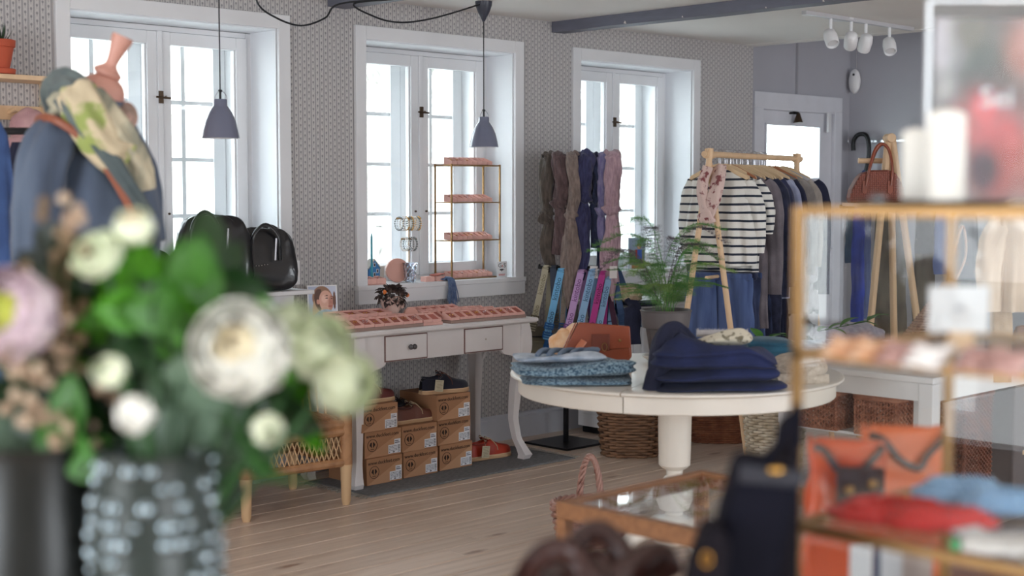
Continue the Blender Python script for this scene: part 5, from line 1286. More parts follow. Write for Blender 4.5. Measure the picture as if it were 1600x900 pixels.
# ================================================================== CLOTHES RACKS
HW = mat('pale_hanger_wood', (226, 198, 160), .5, var=.1, scale=10); HB2 = mat('brown_hanger_wood', (176, 118, 84), .5)
def hanger(label, loc, rz, m=HW, group=None):
    t = thing('clothes_hanger', label, 'hanger', loc, rz, group)     # origin on the rail axis
    k = MB(); k.prism([(-.168, -.125), (-.16, -.110), (-.05, -.055), (0, -.045), (.05, -.055), (.16, -.110), (.168, -.125), (.155, -.13), (.05, -.082), (0, -.074), (-.05, -.082), (-.155, -.13)], -.006, .006); k.build('shoulder_bar', m, t, bevel=.002)
    k = MB(); k.tube(smoothpath([(0, 0, -.05), (0, 0, -.02), (.008, 0, -.008), (.020, 0, .004), (.016, 0, .020), (0, 0, .026), (-.016, 0, .018)], 5), .0022, 6); k.build('hook', STEEL, t)
    return t
hp_ = None
def garment(name, label, cat, loc, rz, m, L=.6, sh=.19, hem=.22, th=.05, sl=.5, seed=0, mode='top', sm=None, group=None, neck=.05, collar=None, hooded=False):
    t = thing(name, label, cat, loc, rz, group)
    if mode == 'top':
        rows = [(-.070, neck, .03), (-.085, neck + .035, .038), (-.108, sh * .72, .045), (-.135, sh, .052), (-.20, sh + .006, th), (-.32, (sh + hem) / 2, th * 1.05), (-.07 - L * .75, hem, th * 1.1), (-.07 - L, hem * 1.0, th * 1.1)]
        zs = [rows[0][0] + (rows[-1][0] - rows[0][0]) * (i / 33) for i in range(34)]
        tb = [(-z, w_, d_) for z, w_, d_ in rows]
        def f(u, v):
            z = zs[min(33, int(round(v * 33)))]; w_, d_ = interp(tb, -z); a = 2 * pi * u; dn = min(1, (-z - .07) / L); d_ *= 1.0 if name.startswith('striped_sw') or L < .5 else .72
            rp = 1 + .30 * dn * sin(9 * a + seed + 2 * dn) + .18 * dn * sin(14 * a - seed)
            x = (abs(cos(a)) ** .75) * (1 if cos(a) > 0 else -1) * w_ + .012 * nz(z * 6, a, seed) * dn
            y = sin(a) * d_ * rp + .012 * dn * nz(x * 9, z * 5, seed + 4) * 2
            return (x, y, z + .010 * nz(x * 5, seed, 3) * dn)
        k = MB(); k.grid(f, 64, 34, cu=True); k.build('body', m, t, smooth=80)
        if sl > 0:
            for sx in (-1, 1):
                pts = smoothpath([(sx * (sh - .035), 0, -.150), (sx * (sh + .012), -.012, -.24), (sx * (sh + .030), -.020, -.15 - sl * .55), (sx * (sh + .028), -.03, -.15 - sl)], 8)
                R_ = [interp([(0, .055), (.25, .062), (.6, .052), (1, .042)], i / (len(pts) - 1))[0] for i in range(len(pts))]
                k = MB(); rtube(k, pts, R_, n=26, rip=.14, lobes=5, flat=.55, seed=seed + sx); k.build('sleeve', sm or m, t, smooth=80)
        if collar:
            k = MB(); k.tube([(neck * 1.05 * cos(a * pi / 10), .036 * sin(a * pi / 10), -.072 + .010 * sin(a * pi / 10)) for a in range(20)], .010, 8, closed=True); k.build('collar', collar, t, smooth=80)
    else:
        for sx in ((-1, 1) if mode == 'trousers' else (0,)):
            pts = [(sx * hem * .48, 0, -.06 - L * i / 20) for i in range(21)]
            R_ = [hem * (.52 if sx else 1.0) * lerp(.86, 1.0, i / 20) for i in range(21)]
            k = MB(); rtube(k, [(x + .004 * nz(z * 8, seed), y, z) for x, y, z in pts], R_, n=36, rip=.16, lobes=6, flat=.24, seed=seed + sx, up=(0, 1, 0)); k.build('leg' if sx else 'skirt', m, t, smooth=80)
        MB().box((-hem * .9, -.02, -.075), (hem * .9, .02, -.035)).build('waistband', m, t, bevel=.01)
    return t
STRIPE = striped('breton_stripe', (222, 220, 214), (40, 48, 62), .043, .27)
STRIPE2 = striped('breton_stripe_fine', (220, 218, 212), (36, 44, 58), .040, .30)
NEAR = Vector((5.85, 4.53, 1.643)); FAR = Vector((7.016, 4.791, 1.644)); RD = (FAR - NEAR).normalized(); RA = atan2(RD.y, RD.x)
def aframe_rack(label, near, far, spread, hz, m=PINE, crossbar=True):
    L = (far - near).length; a = atan2((far - near).y, (far - near).x)
    t = thing('clothes_rack', label, 'rack', (near.x, near.y, 0), a)
    MB().cyl((-.06, 0, hz), (L + .06, 0, hz), .0155, n=14).build('rail', m, t)
    for x_ in (0, L):
        for sy in (-1, 1):
            o = -.018 * sy
            MB().tube([(x_ + o, sy * -.018, hz + .03), (x_ + o, sy * spread, 0)], .0155, 12).build('leg', m, t)
        MB().cyl((x_ - .045, 0, hz - .002), (x_ + .045, 0, hz - .002), .020, n=16).build('joint', m, t, bevel=.003)
    return t
aframe_rack('pale wooden A-frame clothes rack near the right window, hung with striped sweaters', NEAR, FAR, .235, 1.643)
GW = RA + pi / 2      # a garment's width runs across the rail
def onrail(s): return NEAR + RD * s
items = [
 (.055, 'striped_sweater', 'cream sweater with dark stripes, frontmost on the wooden rack', 'sweater', dict(m=STRIPE, L=.50, sh=.165, hem=.205, th=.055, sl=.36, seed=1)),
 (.135, 'striped_shirt', 'second striped sweater with rolled half sleeves, just behind the front one', 'sweater', dict(m=STRIPE2, L=.54, sh=.18, hem=.19, th=.045, sl=.26, seed=2)),
 (.215, 'grey_jacket', 'long mauve-grey jacket behind the striped sweaters', 'jacket', dict(m=cloth('mauve_grey', (118, 110, 116), (94, 88, 94)), L=.84, sh=.20, hem=.205, th=.03, sl=.58, seed=3)),
 (.31, 'navy_coat', 'long dark navy coat, widest dark garment on the wooden rack', 'coat', dict(m=cloth('coat_navy', (38, 42, 66), (26, 30, 50), scale=30), L=.92, sh=.20, hem=.24, th=.035, sl=.60, seed=4)),
 (.40, 'navy_shirt', 'navy shirt with a white speckled hem edge behind the navy coat', 'shirt', dict(m=cloth('shirt_navy', (46, 52, 84), (34, 38, 64)), L=.78, sh=.195, hem=.215, th=.028, sl=.55, seed=5)),
 (.50, 'blue_grey_shirt', 'pale blue-grey long shirt in the middle of the wooden rack', 'shirt', dict(m=cloth('shirt_blue_grey', (160, 166, 190), (130, 136, 164)), L=.70, sh=.195, hem=.215, th=.036, sl=.52, seed=6)),
 (.60, 'black_jumper', 'black jumper squeezed between the pale blue shirt and taupe tunic', 'jumper', dict(m=NAVYD, L=.60, sh=.19, hem=.20, th=.026, sl=.45, seed=7)),
 (.70, 'taupe_tunic', 'long grey-taupe tunic toward the far end of the wooden rack', 'tunic', dict(m=cloth('taupe_linen', (146, 140, 136), (116, 110, 108)), L=.80, sh=.195, hem=.22, th=.036, sl=.50, seed=8)),
 (.79, 'light_taupe_tunic', 'lighter taupe tunic directly behind the grey-taupe one', 'tunic', dict(m=cloth('sand_linen', (168, 160, 152), (140, 132, 126)), L=.74, sh=.20, hem=.215, th=.036, sl=.46, seed=9)),
 (.90, 'cow_print_cardigan', 'long pale grey cardigan with big black patches, last on the wooden rack', 'cardigan', dict(m=cloth('cow_print', (178, 176, 182), (34, 36, 46), scale=4.2, fac=(.47, .49)), L=1.02, sh=.20, hem=.22, th=.04, sl=.62, seed=10, sm=NAVYD)),
]
for i, (s_, nm, lb, ct_, kw) in enumerate(items):
    pz = onrail(s_ + .085)
    hanger('brown wooden hanger holding the ' + nm.replace('_', ' ') if i in (1, 7) else 'pale wooden hanger holding the ' + nm.replace('_', ' '), pz + Vector((0, 0, .0)), GW + .03 * sin(i * 3), HB2 if i in (1, 7) else HW, 'wooden hangers on the A-frame rack')
    m_ = kw.pop('m'); garment(nm, lb, ct_, pz, GW + .03 * sin(i * 3), m_, **kw)
# empty hangers bunched on the rail above the sweaters
for j in range(9):
    pz = onrail(.10 + .075 * j + .02); pz.z -= 0
    hanger('%s thin pale hanger from the near end among those bunched along the rack' % ORD[j], pz, GW + .25 * sin(j * 2.1), HW, 'bunched hangers along the wooden rack')
# trousers below on a lower rail
DENIM = cloth('chambray', (84, 104, 150), (58, 74, 116), scale=5, stretch=(4, 4, .5)); INDG = cloth('ink_blue', (54, 64, 96), (38, 44, 72))
lowz = .98
tag(MB().cyl(tuple(onrail(-.02))[:2] + (lowz + .03,), tuple(onrail(1.1))[:2] + (lowz + .03,), .009, n=10).build('lower_rail', PINE), 'low wooden rail carrying trousers inside the A-frame rack', 'rail')
for i, (s_, m_, lb) in enumerate(((.02, DENIM, 'blue chambray trousers hanging at the near end of the low rail'), (.10, INDG, 'ink blue trousers behind the front chambray pair'), (.18, DENIM, 'second pair of blue chambray trousers, behind the ink blue pair'), (.27, INDG, 'ink blue trousers under the grey jacket'), (.37, NAVYD, 'dark navy trousers under the navy coat'), (.48, NAVYD, 'dark navy trousers in the middle of the low rail'))):
    pz = onrail(s_ + .12); garment('trousers', lb, 'trousers', (pz.x, pz.y, lowz + .085), GW, m_, L=.62, hem=.20, seed=30 + i, mode='trousers')
# bandana scarf hung round the near post
p = NEAR + RD * (-.005)
bn = thing('bandana', 'pale pink printed scarf looped through the A-frame in front of the striped sweater', 'scarf', (p.x, p.y, 1.60), GW)
BND = cloth('pink_paisley', (214, 188, 180), (132, 72, 74), scale=34, fac=(.38, .48))
k = MB(); rtube(k, smoothpath([(-.045, -.04, -.02), (-.065, .05, -.14), (-.03, .055, -.26), (.015, .05, -.30)], 8), [.036] * 25, n=22, rip=.22, flat=.5, seed=2)
rtube(k, smoothpath([(-.02, .05, -.02), (.005, .06, -.12), (-.01, .06, -.22), (-.045, .058, -.31)], 8), [.030] * 25, n=22, rip=.22, flat=.5, seed=5)
k.build('loops', BND, bn, smooth=80)

# ---- second wooden stand with the woven handbag, by the grey wall
R2 = at(1390, 215, 8.4)
def RV(px, py, d=8.4): return at(px, py, d)
st2 = thing('wooden_stand', 'pale wooden A-shaped display stand against the grey wall, carrying the woven handbag', 'stand', (R2.x, R2.y, 0), VIEW)
def L2(px, py, dy=0): return Vector(((px - 1390) / 2225 * 8.4, dy, EYE - (py - 301) / 2225 * 8.4))
for (a_, b_) in (((1388, 216), (1356, 560)), ((1394, 216), (1442, 560))):
    A_, B_ = L2(*a_), L2(*b_); d_ = (B_ - A_); B2_ = A_ + d_ * (A_.z / (A_.z - B_.z)); B2_.z = 0
    MB().tube([A_, B2_ + Vector((0, -.10, 0))], .021, 12).build('leg', PINE, st2)
MB().tube([L2(1391, 216), Vector((.16, .34, 0))], .021, 12).build('leg', PINE, st2)
MB().cyl((0, -.05, L2(0, 217).z), (0, .06, L2(0, 217).z), .027, n=20).build('top_knob', PINE, st2, bevel=.004)
k = MB(); k.cyl(L2(1345, 252, .05), L2(1395, 252, .05), .016, n=10); k.build('arm', PINE, st2)
MB().box((L2(1326, 0).x, -.14, 1.365), (L2(1440, 0).x, .14, 1.385)).build('shelf', mat('pink_board', (214, 188, 182), .5), st2, bevel=.003)
WV = mat('woven_tan_leather', (156, 92, 76), .4, coat=.2)
bg = thing('woven_handbag', 'brown woven leather handbag with two looped handles on the wooden stand', 'bag', (L2(1371, 0).x * cos(VIEW) + R2.x, L2(1371, 0).x * sin(VIEW) + R2.y, 1.386), VIEW); bg.location = Vector((R2.x, R2.y, 1.386)) + RZV @ Vector((L2(1368, 0).x, -.03, 0))
half = .165
out = [(-half * .96, 0), (-half, .03), (-half * .93, .08), (-half * .72, .145), (-half * .55, .175), (-half * .2, .192), (half * .35, .194), (half * .62, .175), (half * .84, .12), (half, .03), (half * .96, 0)]
MB().prism(out, -.055, .055).build('body', mat('tan_leather_dark', (122, 66, 54), .5), bg, bevel=.012)
# woven checks standing proud of the body
k = MB(); nx_, nz_ = 26, 15
def inside(x, z):
    top_ = interp([(p_[0], p_[1]) for p_ in out[1:10]], x)[0] if out[1][0] < x < out[9][0] else 0
    return z < top_ - .006
for j in range(nz_):
    for i in range(nx_):
        x = -half + 2 * half * (i + .5) / nx_; z = .008 + .186 * (j + .5) / nz_
        if not inside(x, z): continue
        o_y = -.0575 - (.0022 if (i + j) % 2 else 0); w_, h_ = (.0058, .0046) if (i + j) % 2 else (.0046, .0060)
        k.add([(x - w_, -.0555, z - h_), (x + w_, -.0555, z - h_), (x + w_, -.0555, z + h_), (x - w_, -.0555, z + h_), (x - w_ * .6, o_y, z - h_ * .6), (x + w_ * .6, o_y, z - h_ * .6), (x + w_ * .6, o_y, z + h_ * .6), (x - w_ * .6, o_y, z + h_ * .6)], [(0, 1, 5, 4), (1, 2, 6, 5), (2, 3, 7, 6), (3, 0, 4, 7), (4, 5, 6, 7)])
k.build('woven_front', WV, bg)['kind'] = 'stuff'
for sy, dx in ((-.062, 0), (.062, .03)):
    k = MB(); k.tube(smoothpath([(-.075 + dx, sy, .10), (-.055 + dx, sy, .20), (-.02 + dx, sy * .7, .31), (.02 + dx, sy * .6, .345), (.06 + dx, sy * .7, .31), (.078 + dx, sy, .20), (.072 + dx, sy, .10)], 7), .009, 8); k.build('handle', LEA, bg, smooth=60)
for x_ in (-.078, .070):
    MB().prism([(x_ - .016, .13), (x_ + .018, .13), (x_ + .012, .062), (x_ - .004, .05), (x_ - .018, .062)], -.064, -.060).build('handle_tab', LEA, bg, bevel=.001)
# clothes on and beside that stand: petrol, cobalt, taupe, grey, blue
def hangcloth(name, label, cat, px0, px1, py0, py1, d, m, seed, flat=.3, lean=0):
    cx = (px0 + px1) / 2; T = at(cx, py0, d); w_ = (px1 - px0) / 2 / 2225 * d; zb = EYE - (py1 - 301) / 2225 * d * .997
    t = thing(name, label, cat, (T.x, T.y, 0), VIEW); n = 22
    k = MB(); rtube(k, [(lean * (i / n) + .006 * nz(i * .3, seed), 0, lerp(T.z, zb, i / n)) for i in range(n + 1)], [w_ * interp([(0, .55), (.06, .85), (.3, .95), (1, 1.05)], i / n)[0] for i in range(n + 1)], n=34, rip=.14, lobes=6, flat=flat, seed=seed, up=(0, 1, 0))
    k.build('cloth', m, t, smooth=80); return t
COB = cloth('cobalt', (44, 74, 186), (34, 58, 150)); PET = cloth('petrol', (52, 92, 124), (40, 70, 98)); OLV = cloth('olive_grey', (120, 112, 100), (92, 86, 78)); DKB = cloth('dark_brown_knit', (62, 56, 58), (44, 40, 44)); SKY = cloth('denim_light', (104, 124, 172), (84, 100, 150))
for a in (('petrol_coat', 'petrol blue coat hanging on the grey wall left of the wooden stand', 'coat', 1322, 1343, 322, 412, 8.68, PET, 1),
          ('cobalt_trousers', 'bright cobalt blue trousers hanging left of the wooden stand', 'trousers', 1332, 1352, 322, 508, 8.5, COB, 2),
          ('light_denim_shirt', 'mid-blue shirt beside the cobalt trousers', 'shirt', 1350, 1362, 325, 500, 8.6, SKY, 3),
          ('olive_coat', 'olive grey coat hanging between the legs of the wooden stand', 'coat', 1366, 1418, 325, 540, 8.75, OLV, 4),
          ('brown_knit_dress', 'dark brown ribbed dress right of the wooden stand', 'dress', 1432, 1466, 325, 398, 8.6, DKB, 5),
          ('taupe_dress', 'taupe dress below the dark brown one by the grey wall', 'dress', 1430, 1462, 320, 540, 8.72, OLV, 6),
          ('blue_cardigan', 'mid-blue cardigan right of the wooden stand', 'cardigan', 1461, 1482, 322, 430, 8.45, SKY, 7),
          ('dark_floral_dress', 'dark navy floral dress hanging near the cream blouse', 'dress', 1492, 1530, 325, 540, 8.55, cloth('floral_dark', (52, 50, 62), (150, 120, 110), scale=30, fac=(.28, .33)), 8)):
    hangcloth(*a)
# wall rail those hang from
tag(MB().cyl(at(1312, 323, 8.66) , at(1540, 323, 8.66), .012, n=10).build('wall_rail', BLACK), 'dark horizontal clothes rail along the grey wall', 'rail')
# umbrella on a wall hook
um = at_x(1358, 225, 9.62)
ub = thing('umbrella', 'dark umbrella with a curved black handle hanging from the grey wall hooks', 'umbrella', (9.56, um.y, um.z), 0)
def hk(py, dx=0): return None
MB().tube(smoothpath([(0, .10, -.05), (0, .10, .02), (0, .06, .07), (0, .0, .07), (0, -.03, .02), (0, -.035, -.10), (0, -.01, -.22)], 6), .017, 10).build('handle', BLACK, ub, smooth=60)
MB().lathe([(.012, -.95), (.018, -.8), (.045, -.5), (.05, -.3), (.03, -.22), (.015, -.20)], 16, c=(0, -.005, 0)).build('canopy', cloth('umbrella_blue', (30, 62, 110)), ub, smooth=60)
hr = thing('coat_hook_rail', 'thin metal rail with hooks on the grey wall behind the umbrella', 'hook', (9.645, um.y - .2, um.z + .02))
MB().box((-.006, -.30, -.008), (.006, .42, .008)).build('rail', STEEL, hr)
for y_ in (-.2, 0, .2, .36): MB().tube(smoothpath([(0, y_, 0), (-.05, y_, -.02), (-.065, y_, .03)], 4), .005, 6).build('hook', STEEL, hr)
# cream blouse at the right edge
pb_ = at(1606, 312, 5.6)
CRM = cloth('cream_silk', (228, 208, 186), (206, 184, 162), scale=5, rough=.55, bump=.1)
hanger('pale hanger holding the cream blouse at the right edge', (pb_.x, pb_.y, pb_.z + .07), VIEW, HW)
garment('cream_blouse', 'cream silky blouse with a knotted collar hanging at the right edge', 'blouse', (pb_.x, pb_.y, pb_.z + .07), VIEW, CRM, L=.44, sh=.12, hem=.12, th=.06, sl=.36, seed=12, neck=.05)
hangcloth('beige_trousers', 'beige straight trousers below the cream blouse', 'trousers', 1549, 1583, 425, 600, 5.7, cloth('beige_wool', (206, 180, 152), (186, 160, 134)), 13)
hangcloth('brown_trousers', 'brown leather skirt beside the beige trousers at the right edge', 'skirt', 1584, 1625, 508, 560, 5.75, cloth('brown_suede', (146, 108, 86), (126, 90, 70)), 14)
tag(MB().cyl(at(1540, 306, 5.62), at(1660, 306, 5.62), .012, n=10).build('garment_rail', BLACK), 'black rail holding the cream blouse at the right edge', 'rail')
# ================================================================== WHITE TABLE AT THE RIGHT, WITH HAMPERS BELOW
wt = thing('white_table', 'plain white table at the right, wicker hampers under it', 'table', (5.42, 3.15, 0))
WX, WY = .56, .455
MB().box((-WX, -WY, .725), (WX, WY, .75)).build('tabletop', WHITE, wt, bevel=.004)
k = MB(); k.box((-WX + .012, -WY + .03, .655), (-WX + .032, WY - .03, .7245)).box((WX - .032, -WY + .03, .655), (WX - .012, WY - .03, .7245)).box((-WX + .033, -WY + .012, .655), (WX - .033, -WY + .03, .7245)).box((-WX + .033, WY - .03, .655), (WX - .033, WY - .012, .7245)); k.build('apron', WHITE, wt)
for sx in (-1, 1):
    for sy in (-1, 1):
        cx, cy = sx * (WX - .034), (-(WY - .034) if sy < 0 else .30)
        if sx < 0 and sy > 0: cx = -.40
        MB().box((cx - .03, cy - .03, 0), (cx + .03, cy + .03, .7245)).build('leg', WHITE, wt, bevel=.003)
def hamper(name, label, x, y, w, d, z0, z1, m, rz=0):
    t = thing(name, label, 'basket', (x, y, z0), rz); h = z1 - z0; mb = MB(); r = .0055; n = int(h / (r * 3.4))
    rows = int(w / .018); 
    # upright willow rods woven round horizontal ones
    for fx_, L_, ax_ in ((-d / 2, w, 'y'), (d / 2, w, 'y'), (-w / 2, d, 'x'), (w / 2, d, 'x')):
        cnt = int(L_ / .0125)
        for i in range(cnt + 1):
            s = -L_ / 2 + L_ * i / cnt; pts = []
            for j in range(n * 2 + 1):
                zz = h * j / (n * 2); o = .005 * (1 if (i + j) % 2 else -1)
                pts.append((fx_ + o, s, zz) if ax_ == 'y' else (s, fx_ + o, zz))
            mb.tube(pts, .0052, 4, cap=False)
    mb.build('weave', m, t, smooth=80)['kind'] = 'stuff'
    for j in range(0, n + 1, 2):
        z_ = h * j / n; k = MB(); k.tube([(-d / 2, -w / 2, z_), (d / 2, -w / 2, z_), (d / 2, w / 2, z_), (-d / 2, w / 2, z_)], .0035, 5, closed=True, up=(0, 0, 1)); k.build('cross_rod', m, t)
    k = MB()
    for q in (0, .012): k.tube([(-d / 2 - .004, -w / 2 - .004, h - q), (d / 2 + .004, -w / 2 - .004, h - q), (d / 2 + .004, w / 2 + .004, h - q), (-d / 2 - .004, w / 2 + .004, h - q)], .009, 6, closed=True, up=(0, 0, 1))
    k.build('rim', m, t, smooth=60)
    MB().box((-d / 2, -w / 2, .0), (d / 2, w / 2, .01)).build('bottom', m, t)
    return t
WK5 = mat('wicker_rosy', (186, 132, 106), .55, rgb2=(150, 98, 76), scale=22)
WK6 = mat('wicker_dark_red', (134, 84, 66), .5, rgb2=(96, 58, 46), scale=22)
k = MB(); k.box((-.50, -.36, .482), (-.28, .28, .492)).box((-.50, -.365, .4925), (-.488, -.34, .70)).box((-.50, .26, .4925), (-.488, .285, .70)); k.build('basket_shelf', WHITE, wt)
hamper('wicker_hamper', 'rosy brown wicker hamper under the white table, nearer its front leg', 5.03, 2.965, .18, .25, .4925, .65, WK5)
hamper('wicker_hamper', 'rosy brown wicker hamper under the white table, left of its twin', 5.03, 3.235, .18, .25, .4925, .65, WK5)
hamper('dark_wicker_basket', 'tall dark red-brown wicker basket under the white table right of the front leg', 5.32, 2.87, .24, .22, .0, .645, WK6)
# leafy sprays
LG = mat('leaf_green', (56, 108, 32), .45, rnd=.15); LG2 = mat('leaf_deep_green', (34, 76, 26), .45, rnd=.15)
def leaf_mesh(L, W, m, fold=.15, curl=.3, n=8):
    mb = MB(); mb.grid(lambda u, v: ((u - .5) * W * (sin(pi * min(1, .04 + v * .96)) ** .8), v * L, abs(u - .5) * W * fold + L * curl * (v - v * v) * 1.2 - curl * L * v * v * .5), 5, n)
    return mb.mesh('leaf', m, 80)
LM1 = leaf_mesh(.10, .045, LG); LM2 = leaf_mesh(.07, .034, LG2)
def spray(name, label, loc, rz, pts, leaves, cat='plant', me=None, sc=1.0):
    t = thing(name, label, cat, loc, rz); P = smoothpath(pts, 6); MB().tube(P, .0022, 6).build('stem', LG2, t)
    for i, (f, a, el) in enumerate(leaves):
        p = P[int(f * (len(P) - 1))]; inst('leaf', me or LM1, t, p, (el, 0, a), (sc,) * 3)
    return t
p = at_z(1290, 548, .755)
DEN = cloth('pale_denim_stripe', (176, 184, 206), (112, 124, 158), scale=26, stretch=(1, 1, 5), fac=(.4, .6))
for i, (dx, dz, lb, w_) in enumerate(((0, 0, 'bottom pale blue striped shirt of the spread pile on the white table', .34), (.02, .022, 'middle pale blue striped shirt of the spread pile on the white table', .32), (-.01, .044, 'top pale blue striped shirt of the spread pile on the white table', .30))):
    folded('folded_shirt', lb, 'shirt', (5.12 + dx, 3.42 + dx, .751 + dz), VIEW + .1 * i, w_, .24, .021, DEN, 50 + i, 2, sag=.02, group='pale striped shirts piled on the white table')
p = at_z(1345, 535, .76)
gk = thing('grey_knit', 'pale grey knitted garment heaped behind the striped shirts', 'clothes', (p.x + .08, p.y + .12, .751), VIEW)
MB().ell((0, 0, .032), (.17, .11, .060), 44, 24, lambda d: .14 * nz(d.x * 2.2, d.y * 2.2, d.z * 2) - (.45 if d.z < -.5 else 0)).build('folded_part', cloth('grey_knit_wool', (176, 172, 186), (150, 146, 162), scale=50, bump=.5), gk, smooth=80)
spray('leaf_spray', 'green leafy spray lying on the grey knit on the white table', at_z(1283, 520, .835) + Vector((.05, .05, 0)), VIEW, [(0, 0, 0), (.10, 0, .02), (.22, 0, .045)], [(0, -.9, .2), (.3, -1.3, .3), (.2, -2.2, 0), (.55, -1.2, .5), (.75, -1.9, .1), (1, -1.4, .4), (1, -.8, .2)])
spray('leaf_sprig', 'small bright green leaf sprig behind the fur collar', at_z(1185, 548, .80) + Vector((.05, .05, 0)), VIEW, [(0, 0, 0), (.02, 0, .03), (.05, 0, .04)], [(.3, -1.4, .1), (1, -1.1, .2), (1, -2.4, .4), (.6, .4, .6)])
p = at_z(1368, 548, .77)
lt = thing('pale_green_flower', 'pale green frilly flower head lying on the white table', 'flower', (p.x + .03, p.y + .03, .752), VIEW)
lf_ = leaf_mesh(.045, .05, mat('pale_lettuce', (206, 222, 178), .6, rnd=.08), .4, .5, 5); rs = random.Random(8)
for i in range(30): inst('petal', lf_, lt, (rs.gauss(0, .03), rs.gauss(0, .012), .012), (rs.uniform(.2, 1.2), rs.uniform(-.4, .4), rs.uniform(0, 6.28)), (rs.uniform(.7, 1.1),) * 3)
# open-weave straw bag
sbm = mat('natural_straw', (184, 152, 134), .7, rgb2=(146, 112, 98), scale=30); p = at_z(1445, 545, .765)
sw = thing('straw_bag', 'brown open-weave straw shoulder bag standing on the white table', 'bag', (p.x + .06, p.y + .06, .7515), VIEW)
mb = MB()
for j in range(26):
    z = .006 + j * .0115; f = z / .30; hw_ = lerp(.155, .03, f ** .9); cx = .03 + .10 * f; amp = .0035; n = 66; pts = []
    for i in range(n):
        a = 2 * pi * i / n; q = 1 + .03 * sin(22 * a + j * pi); pts.append((cx + hw_ * q * cos(a), hw_ * .42 * q * sin(a), z))
    mb.tube(pts, .0052, 5, closed=True, up=(0, 0, 1))
for i in range(22):
    a = 2 * pi * i / 22; mb.tube([(.03 + .10 * f + lerp(.155, .03, f ** .9) * cos(a), lerp(.155, .03, f ** .9) * .42 * sin(a), .30 * f) for f in [q / 7 for q in range(8)]], .004, 4)
mb.build('woven_body', sbm, sw, smooth=80)['kind'] = 'stuff'
MB().prism([(.03 + .148 * cos(a * pi / 12), .06 * sin(a * pi / 12)) for a in range(24)], 0, .01, 'xy').build('bottom', sbm, sw)
k = MB(); k.tube(smoothpath([(.115, 0, .29), (.14, -.01, .42), (.18, 0, .55), (.20, .01, .42), (.15, .01, .29)], 8), .006, 6); k.build('strap', sbm, sw, smooth=60)
# seen between the hampers
k = tag(MB().box((-.4, -.3, 0), (.4, .3, .62)).build('grey_crate', mat('grey_board', (112, 104, 104), .7), None, loc=(6.55, 3.3, 0), bevel=.01), 'grey-brown storage chest on the floor beyond the white table', 'chest')
wf = thing('glass_cabinet', 'wood-framed cabinet with ribbed grey panels at the far right edge', 'cabinet', (4.62, 1.95, 0), 0)
PX = mat('ribbed_grey', (96, 92, 94), .7)
wf.location = at_z(1562, 790, 0); wf.rotation_euler = (0, 0, VIEW)
for x_ in (.01, .50):
    MB().box((x_ - .014, -.014, 0), (x_ + .014, .014, .80)).build('post', PINE, wf, bevel=.002)
for z_ in (.25, .50, .78): MB().box((.024, -.010, z_ - .010), (.486, .010, z_ + .010)).build('rail', PINE, wf)
for z0, z1 in ((.26, .49), (.51, .77)):
    k = MB(); k.box((.024, .0105, z0), (.486, .016, z1))
    for i in range(30): xx = .03 + .0153 * i; k.box((xx, .003, z0), (xx + .008, .0105, z1))
    k.build('ribbed_panel', PX, wf)
for px, py0, wd, lb in ((1520, 560, .028, 'square beige wooden post standing beyond the white table'), (1498, 560, .02, 'dark narrow metal post standing beyond the white table')):
    p = at_z(px, 800, 0); o = tag(MB().box((-wd, -wd, 0), (wd, wd, .80)).build('wooden_post' if wd > .025 else 'metal_post', cloth('beige_post', (196, 172, 152), bump=0) if wd > .025 else BLACK, None, loc=p, rz=VIEW, bevel=.003), lb, 'post')

# ================================================================== RATTAN SEAT AND THINGS UNDER IT
RTN = mat('rattan', (184, 138, 98), .5, rgb2=(150, 106, 72), scale=16, bump=.08); RTL = mat('rattan_pale', (212, 178, 138), .5)
c0 = at_z(385, 815, 0); c1 = at_z(541, 788, 0); c2 = at_z(460, 770, 0)
ra_ = atan2(c1.y - c0.y, c1.x - c0.x); rw = (Vector((c1.x, c1.y)) - Vector((c0.x, c0.y))).length; rd_ = .46
ch = thing('rattan_chair', 'light brown rattan armchair with lattice sides beside the console table', 'chair', (c0.x, c0.y, 0), ra_)
sh_ = .40
for x_, y_ in ((0, 0), (rw, 0), (0, rd_), (rw, rd_)):
    MB().lathe([(.017, 0), (.022, .02), (.026, .15), (.030, .19)], 18, c=(x_, y_, 0)).build('leg', RTL, ch, smooth=50)
    MB().cyl((x_, y_, .19), (x_, y_, sh_ + .02), .030, n=18).build('corner_post', RTN, ch, smooth=50)
def wrap_bar(a, b, r, name='wrapped_rail'):
    A_, B_ = Vector(a), Vector(b); n = int((B_ - A_).length / .008); R_ = [r * (1 + .10 * (i % 2)) for i in range(n + 1)]
    return MB().tube([A_.lerp(B_, i / n) for i in range(n + 1)], R_, 10).build(name, RTN, ch, smooth=30)
for a, b in (((0, 0), (rw, 0)), ((rw, 0), (rw, rd_)), ((rw, rd_), (0, rd_)), ((0, rd_), (0, 0))):
    for z_, r_ in ((.20, .020), (.345, .022), (.38, .022)): wrap_bar((a[0], a[1], z_), (b[0], b[1], z_), r_)
    k = MB(); A_, B_ = Vector((a[0], a[1], 0)), Vector((b[0], b[1], 0)); L_ = (B_ - A_).length; nrm = Vector((-(B_ - A_).y, (B_ - A_).x, 0)).normalized(); n = int(L_ / .026)
    for i in range(n):
        for sg_ in (-1, 1):
            s0 = (i + .5) / n; s1 = s0 + sg_ * .030 * 1.6 / L_
            if not .02 < s1 < .98: continue
            k.tube([A_.lerp(B_, s0) + nrm * .004 * sg_ + Vector((0, 0, .21)), A_.lerp(B_, s1) + nrm * .004 * sg_ + Vector((0, 0, .34))], .0032, 5)
    k.build('lattice', RTL, ch)['kind'] = 'stuff'
k = MB()
